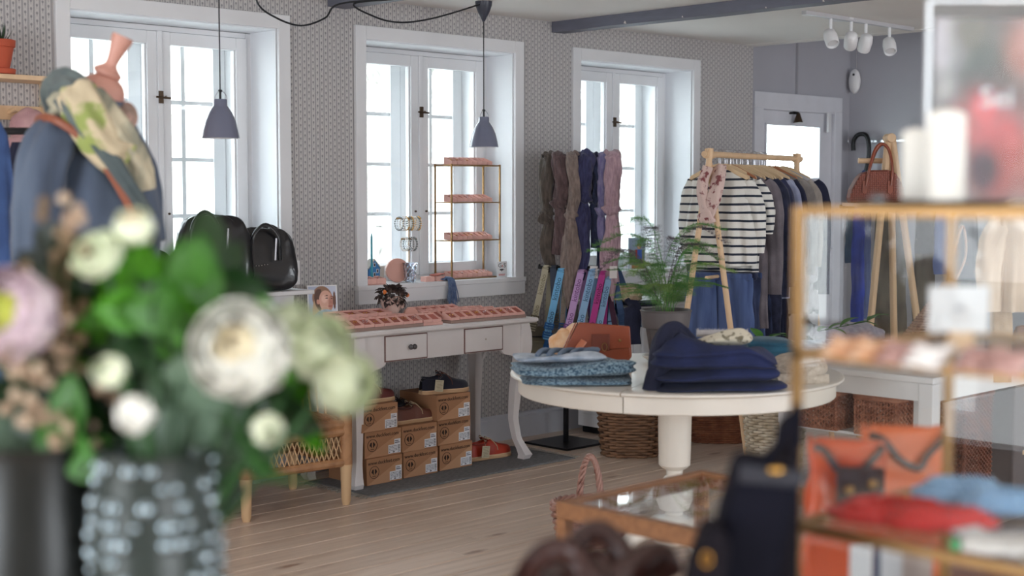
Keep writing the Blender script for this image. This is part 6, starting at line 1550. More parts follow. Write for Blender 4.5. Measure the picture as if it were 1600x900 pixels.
for i in range(46):
    x_ = rw * (i + .5) / 46; k.tube([(x_, rd_ * j / 12, sh_ + .004 * (1 if (i + j) % 2 else -1)) for j in range(13)], .0058, 5)
k.build('woven_seat', RTN, ch)['kind'] = 'stuff'
bk = []
for i in range(25):
    a = pi * i / 24; bk.append((rw / 2 - (rw / 2 + .01) * cos(a), rd_ * (.15 + .88 * sin(a) ** .6), 0))
for z_, lean in ((.62, .06), (.72, .09)):
    MB().tube(smoothpath([(p_[0], p_[1] + lean * sin(pi * i / 24), lerp(.60, z_, sin(pi * i / 24))) for i, p_ in enumerate(bk)], 3), .020, 10).build('back_rail', RTN, ch, smooth=60)
k = MB()
for i in range(1, 24):
    p_ = bk[i]; k.tube([(p_[0], p_[1] * .93, sh_), (p_[0], p_[1] + .06 * sin(pi * i / 24), lerp(.60, .70, sin(pi * i / 24)))], .005, 5)
k.build('back_rods', RTL, ch)['kind'] = 'stuff'
# stack of boxes below the seat
for i, (z_, lb) in enumerate(((.0, 'lower brown shoe box standing under the rattan armchair'), (.1325, 'upper brown shoe box standing under the rattan armchair'))):
    o = dup(sb, (c0.x - .14, c0.y + .16, z_), -.03, lb, 'brown shoe boxes beside the rattan armchair')

# ================================================================== BLACK LEATHER BAGS BELOW THE LEFT WINDOW
sbd = thing('window_bench', 'narrow white bench top against the wall under the left window', 'bench', (3.60, 5.80, 0))
MB().box((-.62, -.19, .955), (.55, .10, .975)).build('bench_top', WHITE, sbd, bevel=.003)
for x_ in (-.58, .40):
    MB().box((x_ - .02, .10, 0), (x_ + .02, .14, .9545)).build('leg', WHITE, sbd)
BLK = mat('black_leather', (22, 22, 26), .28, var=.3, scale=9, bump=.25, bscale=9, coat=.4)
def leather_bag(name, label, cx, y, w, h, d, seed, handles):
    t = thing(name, label, 'bag', (cx, y, .9755), VIEW * .45)
    k = MB()
    def f(u, v):
        a = 2 * pi * u; b = -pi / 2 + pi * v; cb = max(0, cos(b)) ** .35; z = h / 2 + h / 2 * (abs(sin(b)) ** .75) * (1 if sin(b) > 0 else -1)
        q = 1 - .16 * (z / h) + .07 * nz(cos(a) * 2, sin(a) * 2, z * 9 + seed) + .03 * nz(a * 2, z * 30, seed)
        return ((abs(cos(a)) ** .5) * (1 if cos(a) > 0 else -1) * w / 2 * cb * q, (abs(sin(a)) ** .6) * (1 if sin(a) > 0 else -1) * d / 2 * cb * q * (1 - .5 * z / h), z + .02 * nz(cos(a) * 3, z * 6, seed) * (z / h))
    k.grid(f, 60, 30, cu=True); k.build('body', BLK, t, smooth=80)
    for i, (x_, y_, rr, hh) in enumerate(handles):
        k = MB(); k.tube(smoothpath([(x_ - rr, y_, h * .55), (x_ - rr * .85, y_ * 1.1, h * .9), (x_, y_, h * .9 + hh), (x_ + rr * .85, y_ * 1.1, h * .88), (x_ + rr, y_, h * .5)], 6), .010, 8, flat=.6); k.build('handle', BLK, t, smooth=60)
    k = MB()
    for i in range(9): k.ell((-w * .3 + i * .014, -d * .42, h * .42 + .003 * sin(i)), (.0032, .002, .0028), 6, 5)
    k.build('studs', SILV, t)
    k = MB(); k.tube([(0.0 + w * .12, -d * .53, h * .85), (w * .10, -d * .56, h * .5)], .006, 6); k.build('zip_pull', STEEL, t)
    return t
leather_bag('leather_bag', 'slouchy black leather bag with rolled handles under the left window', 3.68, 5.76, .40, .36, .17, 3, [(-.05, -.05, .07, .06), (-.02, .05, .08, .05)])
leather_bag('leather_holdall', 'wide black leather holdall with looped handles, nearer the wall socket', 3.94, 5.74, .36, .30, .17, 9, [(.0, -.06, .07, .05), (.05, .05, .07, .04)])
leather_bag('black_clutch', 'low black leather bag at the left of the bags under the left window', 3.27, 5.74, .34, .22, .14, 14, [(0, -.04, .07, .05)])
for px, py, c_, lb in ((366, 414, (232, 230, 226), 'small white tag hanging from the slouchy black bag'), (358, 424, (206, 208, 130), 'small yellow-green tag hanging from the slouchy black bag')):
    p = at_y(px, py, 5.63); g = tag(MB().cbox((0, 0, 0), (.018, .0015, .045), -.5 if px > 360 else .1, 'Y').build('paper_tag', mat('tag_%d' % px, c_, .6), None, loc=p), lb, 'tag')

# ================================================================== WALL SHELF WITH A POTTED PLANT, TOP LEFT
wsx = at_y(20, 125, 5.8)
ws = thing('wall_shelf', 'small wooden wall shelf with curved brackets and a peg rail at the upper left', 'shelf', (2.62, D, wsx.z))
MB().box((-.30, -.20, 0), (.36, 0, .02)).build('board', PINE, ws, bevel=.002)
for x_ in (-.25, .30):
    prof_ = [(0, 0), (-.17, 0)] + [(-.17 + .15 * sin(a) , -.16 * (1 - cos(a))) for a in [i * pi / 16 for i in range(1, 9)]] + [(0, -.18)]
    MB().prism(prof_, x_, x_ + .022, 'yz').build('bracket', PINE, ws, bevel=.002)
MB().box((-.29, -.022, -.16), (.355, 0, -.10)).build('peg_rail', PINE, ws)
for x_ in (-.15, 0, .15, .33): MB().tube([(x_, -.02, -.13), (x_, -.10, -.115)], [.009, .012], 10).build('peg', PINE, ws)
p = at_y(6, 120, 5.80)
pp = thing('terracotta_pot', 'terracotta plant pot on its saucer on the upper left wall shelf', 'pot', (p.x - .005, 5.83, wsx.z + .0205))
TC = mat('terracotta', (190, 86, 58), .7, var=.1)
MB().lathe([(.052, 0), (.064, .004), (.067, .024), (.062, .026)], 28, cap=True).build('saucer', TC, pp, smooth=40)
MB().lathe([(.042, .027), (.060, .115), (.066, .117), (.068, .145), (.062, .147), (.055, .125), (.002, .122)], 28).build('pot', TC, pp, smooth=40)
al_ = thing('aloe_plant', 'small spiky dark green succulent in the terracotta pot at the upper left', 'plant', (p.x - .005, 5.83, wsx.z + .142))
am = MB(); am.grid(lambda u, v: ((u - .5) * .020 * (1 - v) ** .8, v * .085, .05 * v * v - abs(u - .5) * -.012 * (1 - v)), 5, 8); ame = am.mesh('leaf', mat('aloe_green', (44, 66, 44), .4), 70)
for i in range(16): inst('leaf', ame, al_, (0, 0, 0), (.75 - .5 * (i % 3) * .5, 0, i * 2.4), (1, 1, 1.2))
ht_ = thing('pink_hat', 'soft pink cloth hat hanging from the pegs below the upper left shelf', 'hat', (2.80, 5.80, wsx.z - .20), 0)
MB().ell((0, 0, 0), (.085, .05, .085), 24, 16, lambda d: .12 * nz(d.x * 2, d.y * 2, d.z * 2)).ell((-.03, -.02, -.08), (.10, .05, .05), 24, 12, lambda d: .1 * nz(d.x * 3, d.y * 3, d.z * 2)).build('crown', cloth('pink_felt', (206, 166, 166), (180, 138, 142)), ht_, smooth=80)

# ================================================================== DRESS FORM IN A GREY-BLUE COAT WITH A SCARF
md = 3.3; M0 = at(140, 300, md)
mq = thing('dress_form', 'wooden-necked tailor dress form on a stand at the left, wearing a coat', 'mannequin', (M0.x, M0.y, 0), VIEW)
def ML(px, py, dy=0): return Vector(((px - 140) / 2225 * md, dy, EYE - (py - 301) / 2225 * md))
NW = mat('pink_beech', (206, 152, 136), .5, var=.08)
s0 = ML(158, 160); 
MB().ell(ML(158, 150), (.058, .055, .050), 28, 16).ell(ML(168, 128), (.026, .026, .012), 18, 8).build('neck_cap', NW, mq, smooth=60)
k = MB(); a_, b_ = ML(168, 124), ML(197, 60); P = [a_.lerp(b_, i / 14) for i in range(15)]
k.tube(P, [.020, .032, .034, .026, .017, .014, .0145, .0155, .017, .0185, .020, .022, .0235, .025, .024], 18, up=(0, 1, 0)); k.build('turned_handle', NW, mq, smooth=40)
MB().lathe([(.05, 1.62), (.09, 1.52), (.10, 1.35), (.09, 1.0), (.10, .85), (.09, .80)], 28, sx=1.0, sy=.7).build('torso', cloth('form_linen', (196, 184, 166)), mq, smooth=60)
MB().cyl((0, 0, .03), (0, 0, .82), .016, n=14).build('pole', OAK, mq)
for i in range(3): MB().tube(smoothpath([(0, 0, .10), (.12, 0, .08), (.22, 0, .015)], 4), .015, 8).build('foot', OAK, mq, smooth=60, rz=i * 2.094)
CBL = cloth('grey_blue_wool', (88, 100, 118), (64, 74, 92), scale=3.5, stretch=(3, 3, .5), bump=.2)
ct2 = thing('wool_coat', 'grey-blue wool coat worn by the dress form at the left', 'coat', (M0.x, M0.y, 0), VIEW)
cx_tab = [(140, 120, 150), (150, 108, 190), (175, 88, 200), (200, 74, 210), (240, 58, 224), (290, 42, 240), (350, 34, 248), (430, 30, 244), (520, 30, 240), (700, 24, 250)]
k = MB(); nrow = 46
def coat(u, v):
    py = lerp(140, 760, v ** 1.1); l_, r_ = interp([(a, b, c) for a, b, c in cx_tab], py); a = 2 * pi * u
    cx = (l_ + r_) / 2; hw_ = (r_ - l_) / 2 * (1 + .04 * sin(7 * a + v * 5) * min(1, v * 3)); c = cos(a); s = sin(a)
    p_ = ML(cx + hw_ * (abs(c) ** .85) * (1 if c > 0 else -1), py)
    return (p_.x, s * (r_ - l_) / 2225 * md * .40 * (1 + .10 * sin(9 * a + v * 4) * min(1, v * 3)), p_.z)
k.grid(coat, 72, nrow, cu=True); k.build('body', CBL, ct2, smooth=80)
k = MB(); rtube(k, smoothpath([ML(122, 196, -.10), ML(100, 255, -.13), ML(86, 360, -.14), ML(88, 470, -.13)], 8), [.040, .044, .048, .052, .054, .056, .056, .056, .056, .056] + [.056] * 15, n=30, rip=.13, lobes=5, flat=.8, seed=3); k.build('sleeve', CBL, ct2, smooth=80)
k = MB(); rtube(k, smoothpath([ML(180, 205, .06), ML(208, 280, .08), ML(222, 380, .06)], 8), .040, n=24, rip=.13, seed=6); k.build('sleeve', CBL, ct2, smooth=80)
SCM = mat('scarf_sage_pink', (196, 186, 160), .9, rgb2=(120, 124, 112), scale=9, stretch=(2.5, 1, .9), bump=.2, bscale=90, fac=(.40, .6)); SCG = cloth('scarf_dark_sage', (98, 108, 106), (74, 84, 86), scale=12); SCY = cloth('scarf_yellow_green', (140, 152, 84), (196, 180, 150), scale=16, fac=(.50, .60)); SCP = cloth('scarf_dusty_pink', (196, 158, 146), (150, 128, 116), scale=18)
sc2 = thing('printed_scarf', 'large wool scarf in sage, yellow-green and pink draped round the dress form neck', 'scarf', (M0.x, M0.y, 0), VIEW)
for nm_, m_, pts, rr, sd in (('back_fold', SCG, [(86, 165, .06), (94, 146, .0), (118, 142, -.05), (150, 160, -.09)], .042, 1),
                      ('neck_fold', SCM, [(98, 170, -.02), (128, 168, -.08), (160, 182, -.10), (188, 192, -.06)], .036, 2),
                      ('neck_fold', SCP, [(178, 176, .05), (200, 186, -.02), (194, 200, -.08), (174, 204, -.10)], .030, 5),
                      ('front_fold', SCY, [(140, 150, -.10), (165, 190, -.13), (190, 235, -.13), (212, 250, -.10)], .046, 3),
                      ('front_fold', SCM, [(158, 165, -.08), (185, 200, -.11), (205, 228, -.10), (218, 262, -.08), (226, 300, -.07)], .046, 4),
                      ('hanging_end', SCG, [(122, 158, -.10), (156, 198, -.14), (196, 248, -.14), (224, 298, -.12), (244, 340, -.09)], .022, 6),
                      ('back_fold', SCM, [(78, 170, .04), (84, 150, .05), (100, 135, .03)], .036, 7)):
    k = MB(); rtube(k, smoothpath([ML(*q) for q in pts], 8), rr, n=30, rip=.20, lobes=5, flat=.7, seed=sd); k.build(nm_, m_, sc2, smooth=80)
cs_ = thing('crossbody_strap', 'orange-brown leather bag strap slung over the coat on the dress form', 'strap', (M0.x, M0.y, 0), VIEW)
MB().tube(smoothpath([ML(66, 215, -.02), ML(84, 192, -.10), ML(120, 194, -.15), ML(165, 226, -.15), ML(202, 278, -.14), ML(232, 340, -.12)], 6), .009, 8, flat=.35, up=(0, -1, 0)).build('strap', mat('strap_orange', (132, 74, 52), .45), cs_, smooth=60)
# coats hanging at the left edge
def lv(name, label, cat, px0, px1, py0, py1, d, m, seed): return hangcloth(name, label, cat, px0, px1, py0, py1, d, m, seed, .35)
lv('blue_coat', 'blue garment hanging at the very left edge, in front of the black one', 'coat', -60, 18, 190, 640, 4.2, cloth('mid_blue', (70, 98, 150), (54, 78, 126)), 61)
lv('black_coat', 'black coat hanging between the blue garment and the dress form', 'coat', 8, 60, 222, 640, 4.6, NAVYD, 62)
lv('striped_blue_shirt', 'blue and white striped shirt low at the left edge behind the vase', 'shirt', -30, 24, 640, 770, 4.0, striped('shirt_stripe', (120, 146, 206), (196, 206, 232), .014, .5, axis=0), 63)
tag(MB().cyl(at(-60, 205, 4.45), at(70, 205, 4.45), .012, n=10).build('coat_rail', BLACK), 'dark clothes rail at the left edge holding the coats', 'rail')
# ================================================================== FOREGROUND: COUNTER, BRASS AND GLASS CASE
DW2 = mat('dark_walnut', (74, 52, 42), .5, var=.3, scale=6, stretch=(1, 8, 8))
ctr = thing('shop_counter', 'dark wooden counter in the near right foreground, carrying the brass case and bags', 'counter', (1.75, .35, 0))
MB().box((-.75, -.85, .745), (.55, .62, .775)).build('counter_top', DW2, ctr, bevel=.004)
MB().box((-.70, -.80, .05), (.50, .57, .7445)).build('body', DW2, ctr)
MB().box((-.66, -.76, 0), (.46, .53, .05)).build('plinth', BLACK, ctr)
AX, AY = 1.352, .919
LX, LY = .345, 1.05          # the case runs along x by LX and towards the camera side (-y) by LY
gc = thing('display_case', 'tall brass-framed glass display case with two shelves, near right foreground', 'case', (AX, AY, .776), 0)
CTOP = 1.434 - .776; g = .0052
def frm(k, z):
    k.box((-g, -g, z - .010), (LX + g, g, z)).box((-g, -LY - g, z - .010), (LX + g, -LY + g, z)).box((-g, -LY + g, z - .010), (g, -g, z)).box((LX - g, -LY + g, z - .010), (LX + g, -g, z)); return k
for x_ in (0, LX):
    for y_ in (0, -LY): MB().box((x_ - g, y_ - g, .0), (x_ + g, y_ + g, CTOP - .0105)).build('post', BRASS, gc)
S1Z, S2Z = 1.272 - .776, 1.075 - .776
for z_, nm in ((CTOP, 'top_frame'), (S1Z, 'shelf_frame'), (S2Z, 'shelf_frame'), (.011, 'base_frame')): frm(MB(), z_).build(nm, BRASS, gc)
CG = clear_glass('case_glass', (.985, .99, .985), .015)
MB().box((g, -LY + g, CTOP - .0085), (LX - g, -g, CTOP - .0015)).build('glass_top', CG, gc)
for z_ in (S1Z, S2Z): MB().box((g, -LY + g, z_ - .0085), (LX - g, -g, z_ - .0025)).build('glass_shelf', CG, gc)
MB().box((-.0012, -LY + g, .012), (.0012, -g, CTOP - .011)).build('glass_side', CG, gc)
MB().box((g, -.0012, .012), (LX - g, .0012, CTOP - .011)).build('glass_back', CG, gc)
MB().box((LX - .0012, -LY + g, .012), (LX + .0012, -g, CTOP - .011)).build('glass_side', CG, gc)
MB().box((g, -LY + g, .001), (LX - g, -g, .0095)).build('floor_panel', DW2, gc)
CT = 1.4345
# on top: candles, tray, acrylic holder with a printed picture
WAX = mat('white_wax', (240, 238, 230), .45)
for px0, px1, py, d, lb in ((1447, 1507, 172, 1.56, 'thick white pillar candle standing on the brass case, right of its shorter twin'), (1408, 1450, 202, 1.64, 'shorter white pillar candle on the brass case, left of the thick one')):
    r_ = (px1 - px0) / 2 / 2225 * d; c = at((px0 + px1) / 2, 305, d); h_ = EYE - (py - 301) / 2225 * d - CT
    t = thing('pillar_candle', lb, 'candle', (c.x, c.y, CT + .0065)); h_ -= .006
    MB().lathe([(r_ * .98, 0), (r_, .004), (r_, h_ - r_ * .5), (r_ * .93, h_ - r_ * .22), (r_ * .72, h_ - .003), (r_ * .3, h_), (.001, h_ - .002)], 32).build('wax', WAX, t, smooth=50)
    MB().cyl((0, 0, h_ - .003), (0, .001, h_ + .008), .0008, n=5).build('wick', BLACK, t)
c = at(1455, 305, 1.60)
ty = tag(MB().lathe([(.062, 0), (.066, .002), (.070, .006), (.067, .0062), (.06, .003)], 36, sx=1.25, sy=.8).build('candle_tray', mat('dark_bronze', (82, 66, 52)), None, smooth=40, loc=(c.x, c.y, CT), rz=VIEW), 'thin dark oval metal tray under the pillar candles', 'tray')
c = at(1372, 300, 1.60); tag(MB().ell((0, 0, .0075), (.0085, .0085, .0075), 16, 12).build('glass_bead', CRYSTAL, None, smooth=60, loc=(c.x + .0, c.y - .0, CT)), 'small clear glass bead on top of the brass case left of the candles', 'bead')
def poster(u, v):
    def bl(cx, cy, r): return math.exp(-(((u - cx) / r) ** 2 + ((v - cy) / r) ** 2))
    n1 = nz(u * 6, v * 6, 1.0); col = [150 - 30 * v, 146 - 34 * v, 140 - 30 * v]
    def over(c, k):
        k = max(0, min(1, k))
        for i in range(3): col[i] = col[i] * (1 - k) + c[i] * k
    over((196, 188, 194), 1.6 * bl(.10, .86, .16)); over((196, 190, 188), 1.3 * bl(.14, .60, .10))
    over((84, 92, 88), 1.6 * bl(.42, .66, .22)); over((118, 112, 102), 1.4 * bl(.28, .95, .14)); over((74, 70, 66), 1.0 * bl(.30, .46, .16))
    over((166, 118, 106), 1.4 * bl(.70, .82, .16)); over((224, 178, 176), 1.6 * bl(.92, .92, .17)); over((212, 118, 118), 1.3 * bl(.86, .74, .10))
    over((120, 92, 88), 1.1 * bl(.80, .52, .12)); over((176, 160, 158), 1.3 * bl(.98, .45, .14))
    over((222, 110, 112), 1.7 * bl(.40, .44, .16) * (.8 + .5 * n1)); over((226, 120, 116), 1.6 * bl(.20, .40, .09)); over((214, 96, 98), 1.6 * bl(.58, .30, .15))
    over((180, 84, 78), 1.2 * bl(.50, .15, .18)); over((190, 110, 98), 1.3 * bl(.85, .20, .2)); over((144, 30, 48), 1.8 * bl(.88, .07, .09)); over((84, 52, 60), 1.6 * bl(.40, .16, .10))
    return tuple(max(0, min(255, c + 14 * nz(u * 14, v * 14, 4))) for c in col)
pD = 1.75; P0 = at(1447, 322, pD); pw2, ph2 = (1660 - 1447) / 2225 * pD, (318 - 22) / 2225 * pD
ac = thing('acrylic_sign_holder', 'large clear acrylic holder with a coral flower print on the brass case', 'sign', (P0.x + RT[0] * pw2 / 2, P0.y + RT[1] * pw2 / 2, CT + .0005), VIEW)
# it leans across the case top; its foot rests on the glass
MB().box((-pw2 / 2 - .002, -.006, 0), (pw2 / 2, -.003, ph2 + .010)).build('front_sheet', clear_glass('acrylic', (.97, .98, .98), .006), ac)
MB().box((-pw2 / 2 + .006, -.0018, .004), (pw2 / 2 - .004, .0015, ph2 - .006)).build('backing_card', mat('card_grey', (150, 140, 136), .7), ac)
picture('printed_picture', pw2 - .012, ph2 - .012, 90, 90, poster, ac, TR(0, -.0022, ph2 / 2))
inst('lettering', text_mesh('Sei', WHITE, .036), ac, (-pw2 / 2 + .083, -.0028, ph2 * .555), (pi / 2, 0, 0))
k = MB(); k.box((-pw2 / 2 - .004, -.007, 0), (-pw2 / 2 - .0005, .003, ph2 + .012)).box((-pw2 / 2 - .004, -.007, ph2 + .0125), (pw2 / 2, .003, ph2 + .016)); k.build('polished_edge', mat('acrylic_edge', (236, 242, 246), .1, coat=1.0), ac)
# beads, card and necklaces on the shelves
def bead_coil(name, label, c, rx, ry, turns, rb, m, seed, n=60, lift=.0):
    t = thing(name, label, 'necklace', c, VIEW); rs = random.Random(seed); mb = MB()
    for j in range(turns):
        f = 1 - .16 * j
        for i in range(int(n * f)):
            a = 2 * pi * i / int(n * f); r1 = 1 + .06 * nz(a * 2, j, seed)
            mb.ell((rx * f * r1 * cos(a) + rs.gauss(0, .001), ry * f * r1 * sin(a), rb + j * lift + .002 * rs.random()), (rb, rb, rb), 8, 6)
    mb.build('beads', m, t, smooth=80); return t
RB = mat('red_beads', (214, 50, 48), .15, coat=.6); BB = mat('blue_beads', (150, 190, 228), .25, coat=.5); AB = mat('amber_beads', (206, 140, 84), .25, rgb2=(226, 190, 160), scale=30, coat=.5); PKB = mat('blush_beads', (214, 176, 168), .3, rgb2=(160, 120, 112), scale=40, coat=.4); WB = mat('white_beads', (230, 226, 222), .3, coat=.4)
z2 = 1.075 + .0005; z1 = 1.272 + .0005
def onsh(px, py, z): return at_z(px, py, z)
p = onsh(1395, 812, z2)
bead_coil('red_bead_necklace', 'coiled red bead necklace on the lower glass shelf of the brass case', (p.x, p.y, z2), .068, .038, 3, .0062, RB, 1, 50, .005)
p = onsh(1470, 825, z2)
bead_coil('red_bead_necklace', 'second red bead necklace, nearer the camera on the lower glass shelf', (p.x, p.y, z2), .058, .030, 3, .0062, RB, 2, 44, .005)
p = onsh(1500, 782, z2)
bead_coil('blue_bead_necklace', 'light blue bead necklace on the lower glass shelf behind the red ones', (p.x, p.y, z2 + .0), .050, .032, 3, .0075, BB, 3, 32, .006)
p = onsh(1570, 800, z2)
bead_coil('blue_bead_necklace', 'light blue bead necklace at the right edge on the lower glass shelf', (p.x, p.y, z2), .045, .03, 3, .0075, BB, 4, 28, .006)
p = onsh(1575, 862, z2)
bead_coil('white_bead_necklace', 'white bead necklace with a green bead at the lower right corner', (p.x, p.y, z2), .045, .025, 2, .0055, WB, 5, 40, .003)
tag(MB().ell((0, 0, 0), (.007, .007, .007), 16, 12).build('green_bead', mat('green_glass_bead', (60, 150, 90), .15, coat=.5), None, smooth=60, loc=(p.x - .055 * RT[0], p.y - .055 * RT[1], z2 + .0072)), 'green glass bead on the lower glass shelf by the white necklace', 'bead')
p = onsh(1522, 830, z2 + .015)
g_ = thing('white_price_label', 'blank white price label lying tilted over the red necklaces', 'label', (p.x, p.y, z2 + .012), VIEW); 
MB().cbox((0, 0, 0), (.044, .026, .0008), .6).build('card', WHITE, g_, M=Matrix.Rotation(.25, 4, 'X') @ Matrix.Rotation(.2, 4, 'Y'))
# earrings trays and stones on the upper shelf
rs = random.Random(12)
for i, (px, m_, nm) in enumerate(((1320, AB, 'amber'), (1362, AB, 'amber and orange'), (1405, PKB, 'blush pink'), (1450, WB, 'white'), (1530, PKB, 'dark blush'), (1575, PKB, 'pale pink'))):
    p = onsh(px, 560 + i * 5, z1)
    t = thing('beaded_bracelet', '%s beaded bracelets on the upper shelf of the brass case, %s' % (nm, ('far left', 'second from left', 'third from left', 'before the card', 'right of the card', 'right edge')[i]), 'bracelet', (p.x, p.y, z1), VIEW)
    for q in range(3):
        mb = MB(); n = 22
        for j in range(n):
            a = 2 * pi * j / n; mb.ell(((.017) * cos(a) + .006 * (q - 1), (.015) * sin(a), .0045 + q * .0075 + .002 * sin(a * 2 + q)), (.0042, .0042, .0042), 7, 5)
        mb.build('strand', m_, t, smooth=80)
p = onsh(1500, 548, z1)
cdh = thing('card_sign', 'small blank-looking white card in a wooden block on the upper glass shelf', 'sign', (p.x, p.y, z1), VIEW + .05)
cd_ = 2225 / ((p.x * FH[0] + p.y * FH[1])) 
MB().box((-.014, -.008, 0), (.014, .008, .022)).build('block', PINE, cdh, bevel=.002)
MB().box((-.037, -.0008, .020), (.032, .0008, .073)).build('card', WHITE, cdh, bevel=.0005)
inst('lettering', text_mesh('Sei', mat('faint_ink', (150, 150, 160), .6), .010), cdh, (-.002, -.0014, .048), (pi / 2, 0, 0))
# ------------------------------------------------------------------ orange leather bags beyond the case, on a plinth
OR = mat('orange_leather', (206, 84, 40), .4, var=.15, scale=5, coat=.2); OR2 = mat('tan_orange_leather', (222, 112, 64), .45, var=.1, scale=5); BRL = mat('dark_brown_leather', (64, 36, 32), .35, var=.3, scale=8, coat=.35, bump=.15, bscale=30)
PO = at(1370, 800, 2.45)
opl = tag(MB().box((-.24, -.16, 0), (.24, .16, .82)).build('display_plinth', mat('pink_brown_plinth', (120, 82, 72), .6), None, loc=(PO.x, PO.y, 0), rz=VIEW, bevel=.004), 'brown display plinth beyond the brass case carrying the orange bags', 'plinth')
def tote(name, label, loc, rz, w, h, d, m, hm, taper=.92, hh=.16, slump=.02, handles=2, hw=.5, parts=()):
    t = thing(name, label, 'bag', loc, rz); k = MB()
    def f(u, v):
        a = 2 * pi * u; q = lerp(1, taper, v); c, s = cos(a), sin(a); dd = d * lerp(1, .35, v)
        return ((abs(c) ** .3) * (1 if c > 0 else -1) * w / 2 * q + slump * nz(v * 3, c, 2), (abs(s) ** .5) * (1 if s > 0 else -1) * dd / 2 + slump * .6 * nz(c * 2, v * 3, 7), v * h + slump * .8 * nz(c * 2, s, 1) * v)
    k.grid(f, 56, 22, cu=True); k.build('body', m, t, smooth=80, solid=.002)
    MB().box((-w / 2 * .95, -d / 2 * .8, .001), (w / 2 * .95, d / 2 * .8, .008)).build('bottom', m, t)
    for i in range(handles):
        y_ = (-1 if i == 0 else 1) * d * .17
        sg = (-1 if i == 0 else 1); k = MB(); k.tube(smoothpath([(-w * hw * .8, sg * d * .20, h * .96), (-w * hw * .55, sg * d * .34, h * .93), (-w * hw * .2, sg * d * .42, h * .80), (0.1 * w, sg * d * .46, h * .74), (w * hw * .4, sg * d * .42, h * .82), (w * hw * .8, sg * d * .30, h * .93), (w * hw * .86, sg * d * .20, h * .97)], 6), .006, 8, flat=.5, up=(0, 1, 0)); k.build('handle', hm, t, smooth=60)
    return t
b1_ = at(1408, 800, 2.35)
tote('orange_tote', 'bright orange leather tote with dark handles seen through the brass case', (b1_.x, b1_.y, .8205), VIEW + .12, .155, .245, .07, OR2, BRL, .86, .02, hw=.5)
b2_ = at(1320, 800, 2.28)
t = tote('orange_shoulder_bag', 'orange-red leather shoulder bag with a brown flap, left of the orange tote', (b2_.x, b2_.y, .8205), VIEW - .1, .125, .235, .06, OR, BRL, .93, .03)
MB().box((-.02, -.050, .12), (.055, -.036, .20)).build('flap', BRL, t, bevel=.006); MB().ell((.0, -.054, .165), (.008, .004, .008), 10, 8).ell((.035, -.054, .175), (.008, .004, .008), 10, 8).build('stud', BRASS, t)
b3_ = at(1385, 880, 1.95)
wb = thing('striped_card', 'white and grey striped booklet standing low behind the brass case', 'card', (b3_.x, b3_.y, .7755), VIEW)
for i, (c_, x_) in enumerate((((232, 232, 236), -.05), ((90, 96, 120), -.018), ((226, 226, 232), -.008), ((196, 178, 172), .022))):
    MB().box((x_, -.003 - i * .0002, 0), (x_ + (.03, .009, .029, .04)[i], .003, .192)).build('page', mat('page_%d' % i, c_, .6), wb)
# ------------------------------------------------------------------ dark bags left of the case
NVL = mat('navy_leather', (18, 18, 30), .8, var=.3, scale=5, coat=.0, spec=.15, bump=.1, bscale=50); BKL = mat('soft_black_leather', (24, 20, 26), .8, spec=.15, var=.2, bump=.1)
def slab(name, label, pts, d0, d1, m, th, extra=None):
    """a soft flat-sided bag from its front outline, given real depth"""
    t = thing(name, label, 'bag', (0, 0, 0), 0); c = at(sum(p_[0] for p_ in pts) / len(pts), sum(p_[1] for p_ in pts) / len(pts), d0); t.location = (c.x, c.y, .776); t.rotation_euler = (0, 0, VIEW)
    def loc(px, py, dy=0):
        return Vector(((px - 800) / 2225 * d0 - (c.x * RT[0] + c.y * RT[1]), dy, max(.0, EYE - .776 - (py - 301) / 2225 * d0)))
    q = [loc(*p_) for p_ in pts]
    MB().prism([(v.x, v.z) for v in q], -th / 2, th / 2).build('body', m, t, bevel=min(.012, th * .3), smooth=50)
    return t, loc
t, loc = slab('navy_tote', 'tall navy leather tote standing against the left side of the brass case', [(1151, 705), (1246, 722), (1232, 800), (1190, 1000), (1080, 1000), (1128, 790)], 1.50, 1.5, NVL, .07)
MB().tube(smoothpath([loc(1180, 712, -.03), loc(1205, 690, -.02), loc(1228, 655, -.01), loc(1243, 640, .0), loc(1250, 700, .02)], 6), .008, 8, flat=.5).build('strap', NVL, t, smooth=60)
k = MB(); k.ell(loc(1200, 722, -.040), (.009, .006, .0045), 16, 10); k.build('gold_clasp', GOLD, t, smooth=60)
MB().prism([(loc(1146, 712).x, loc(1146, 712).z), (loc(1246, 724).x, loc(1246, 724).z), (loc(1240, 750).x, loc(1240, 750).z), (loc(1143, 742).x, loc(1143, 742).z)], -.039, -.0352).build('top_band', mat('navy_leather_edge', (22, 22, 34), .5), t, bevel=.002)
t, loc = slab('plum_tote', 'dark plum leather tote between the navy tote and the brass case', [(1215, 660), (1244, 640), (1244, 1000), (1170, 1000), (1205, 800)], 1.58, 1.5, BKL, .05)
t, loc = slab('black_clutch_bag', 'small black bag with a gold ring left of the navy tote', [(1098, 815), (1122, 810), (1138, 840), (1120, 1000), (1055, 1000), (1075, 880)], 1.46, 1.5, BKL, .05)
MB().tube([loc(1098, 862, -.028) + Vector((.005 * cos(a * pi / 8), 0, .007 * sin(a * pi / 8))) for a in range(16)], .0016, 6, closed=True).build('gold_ring', GOLD, t, smooth=60)
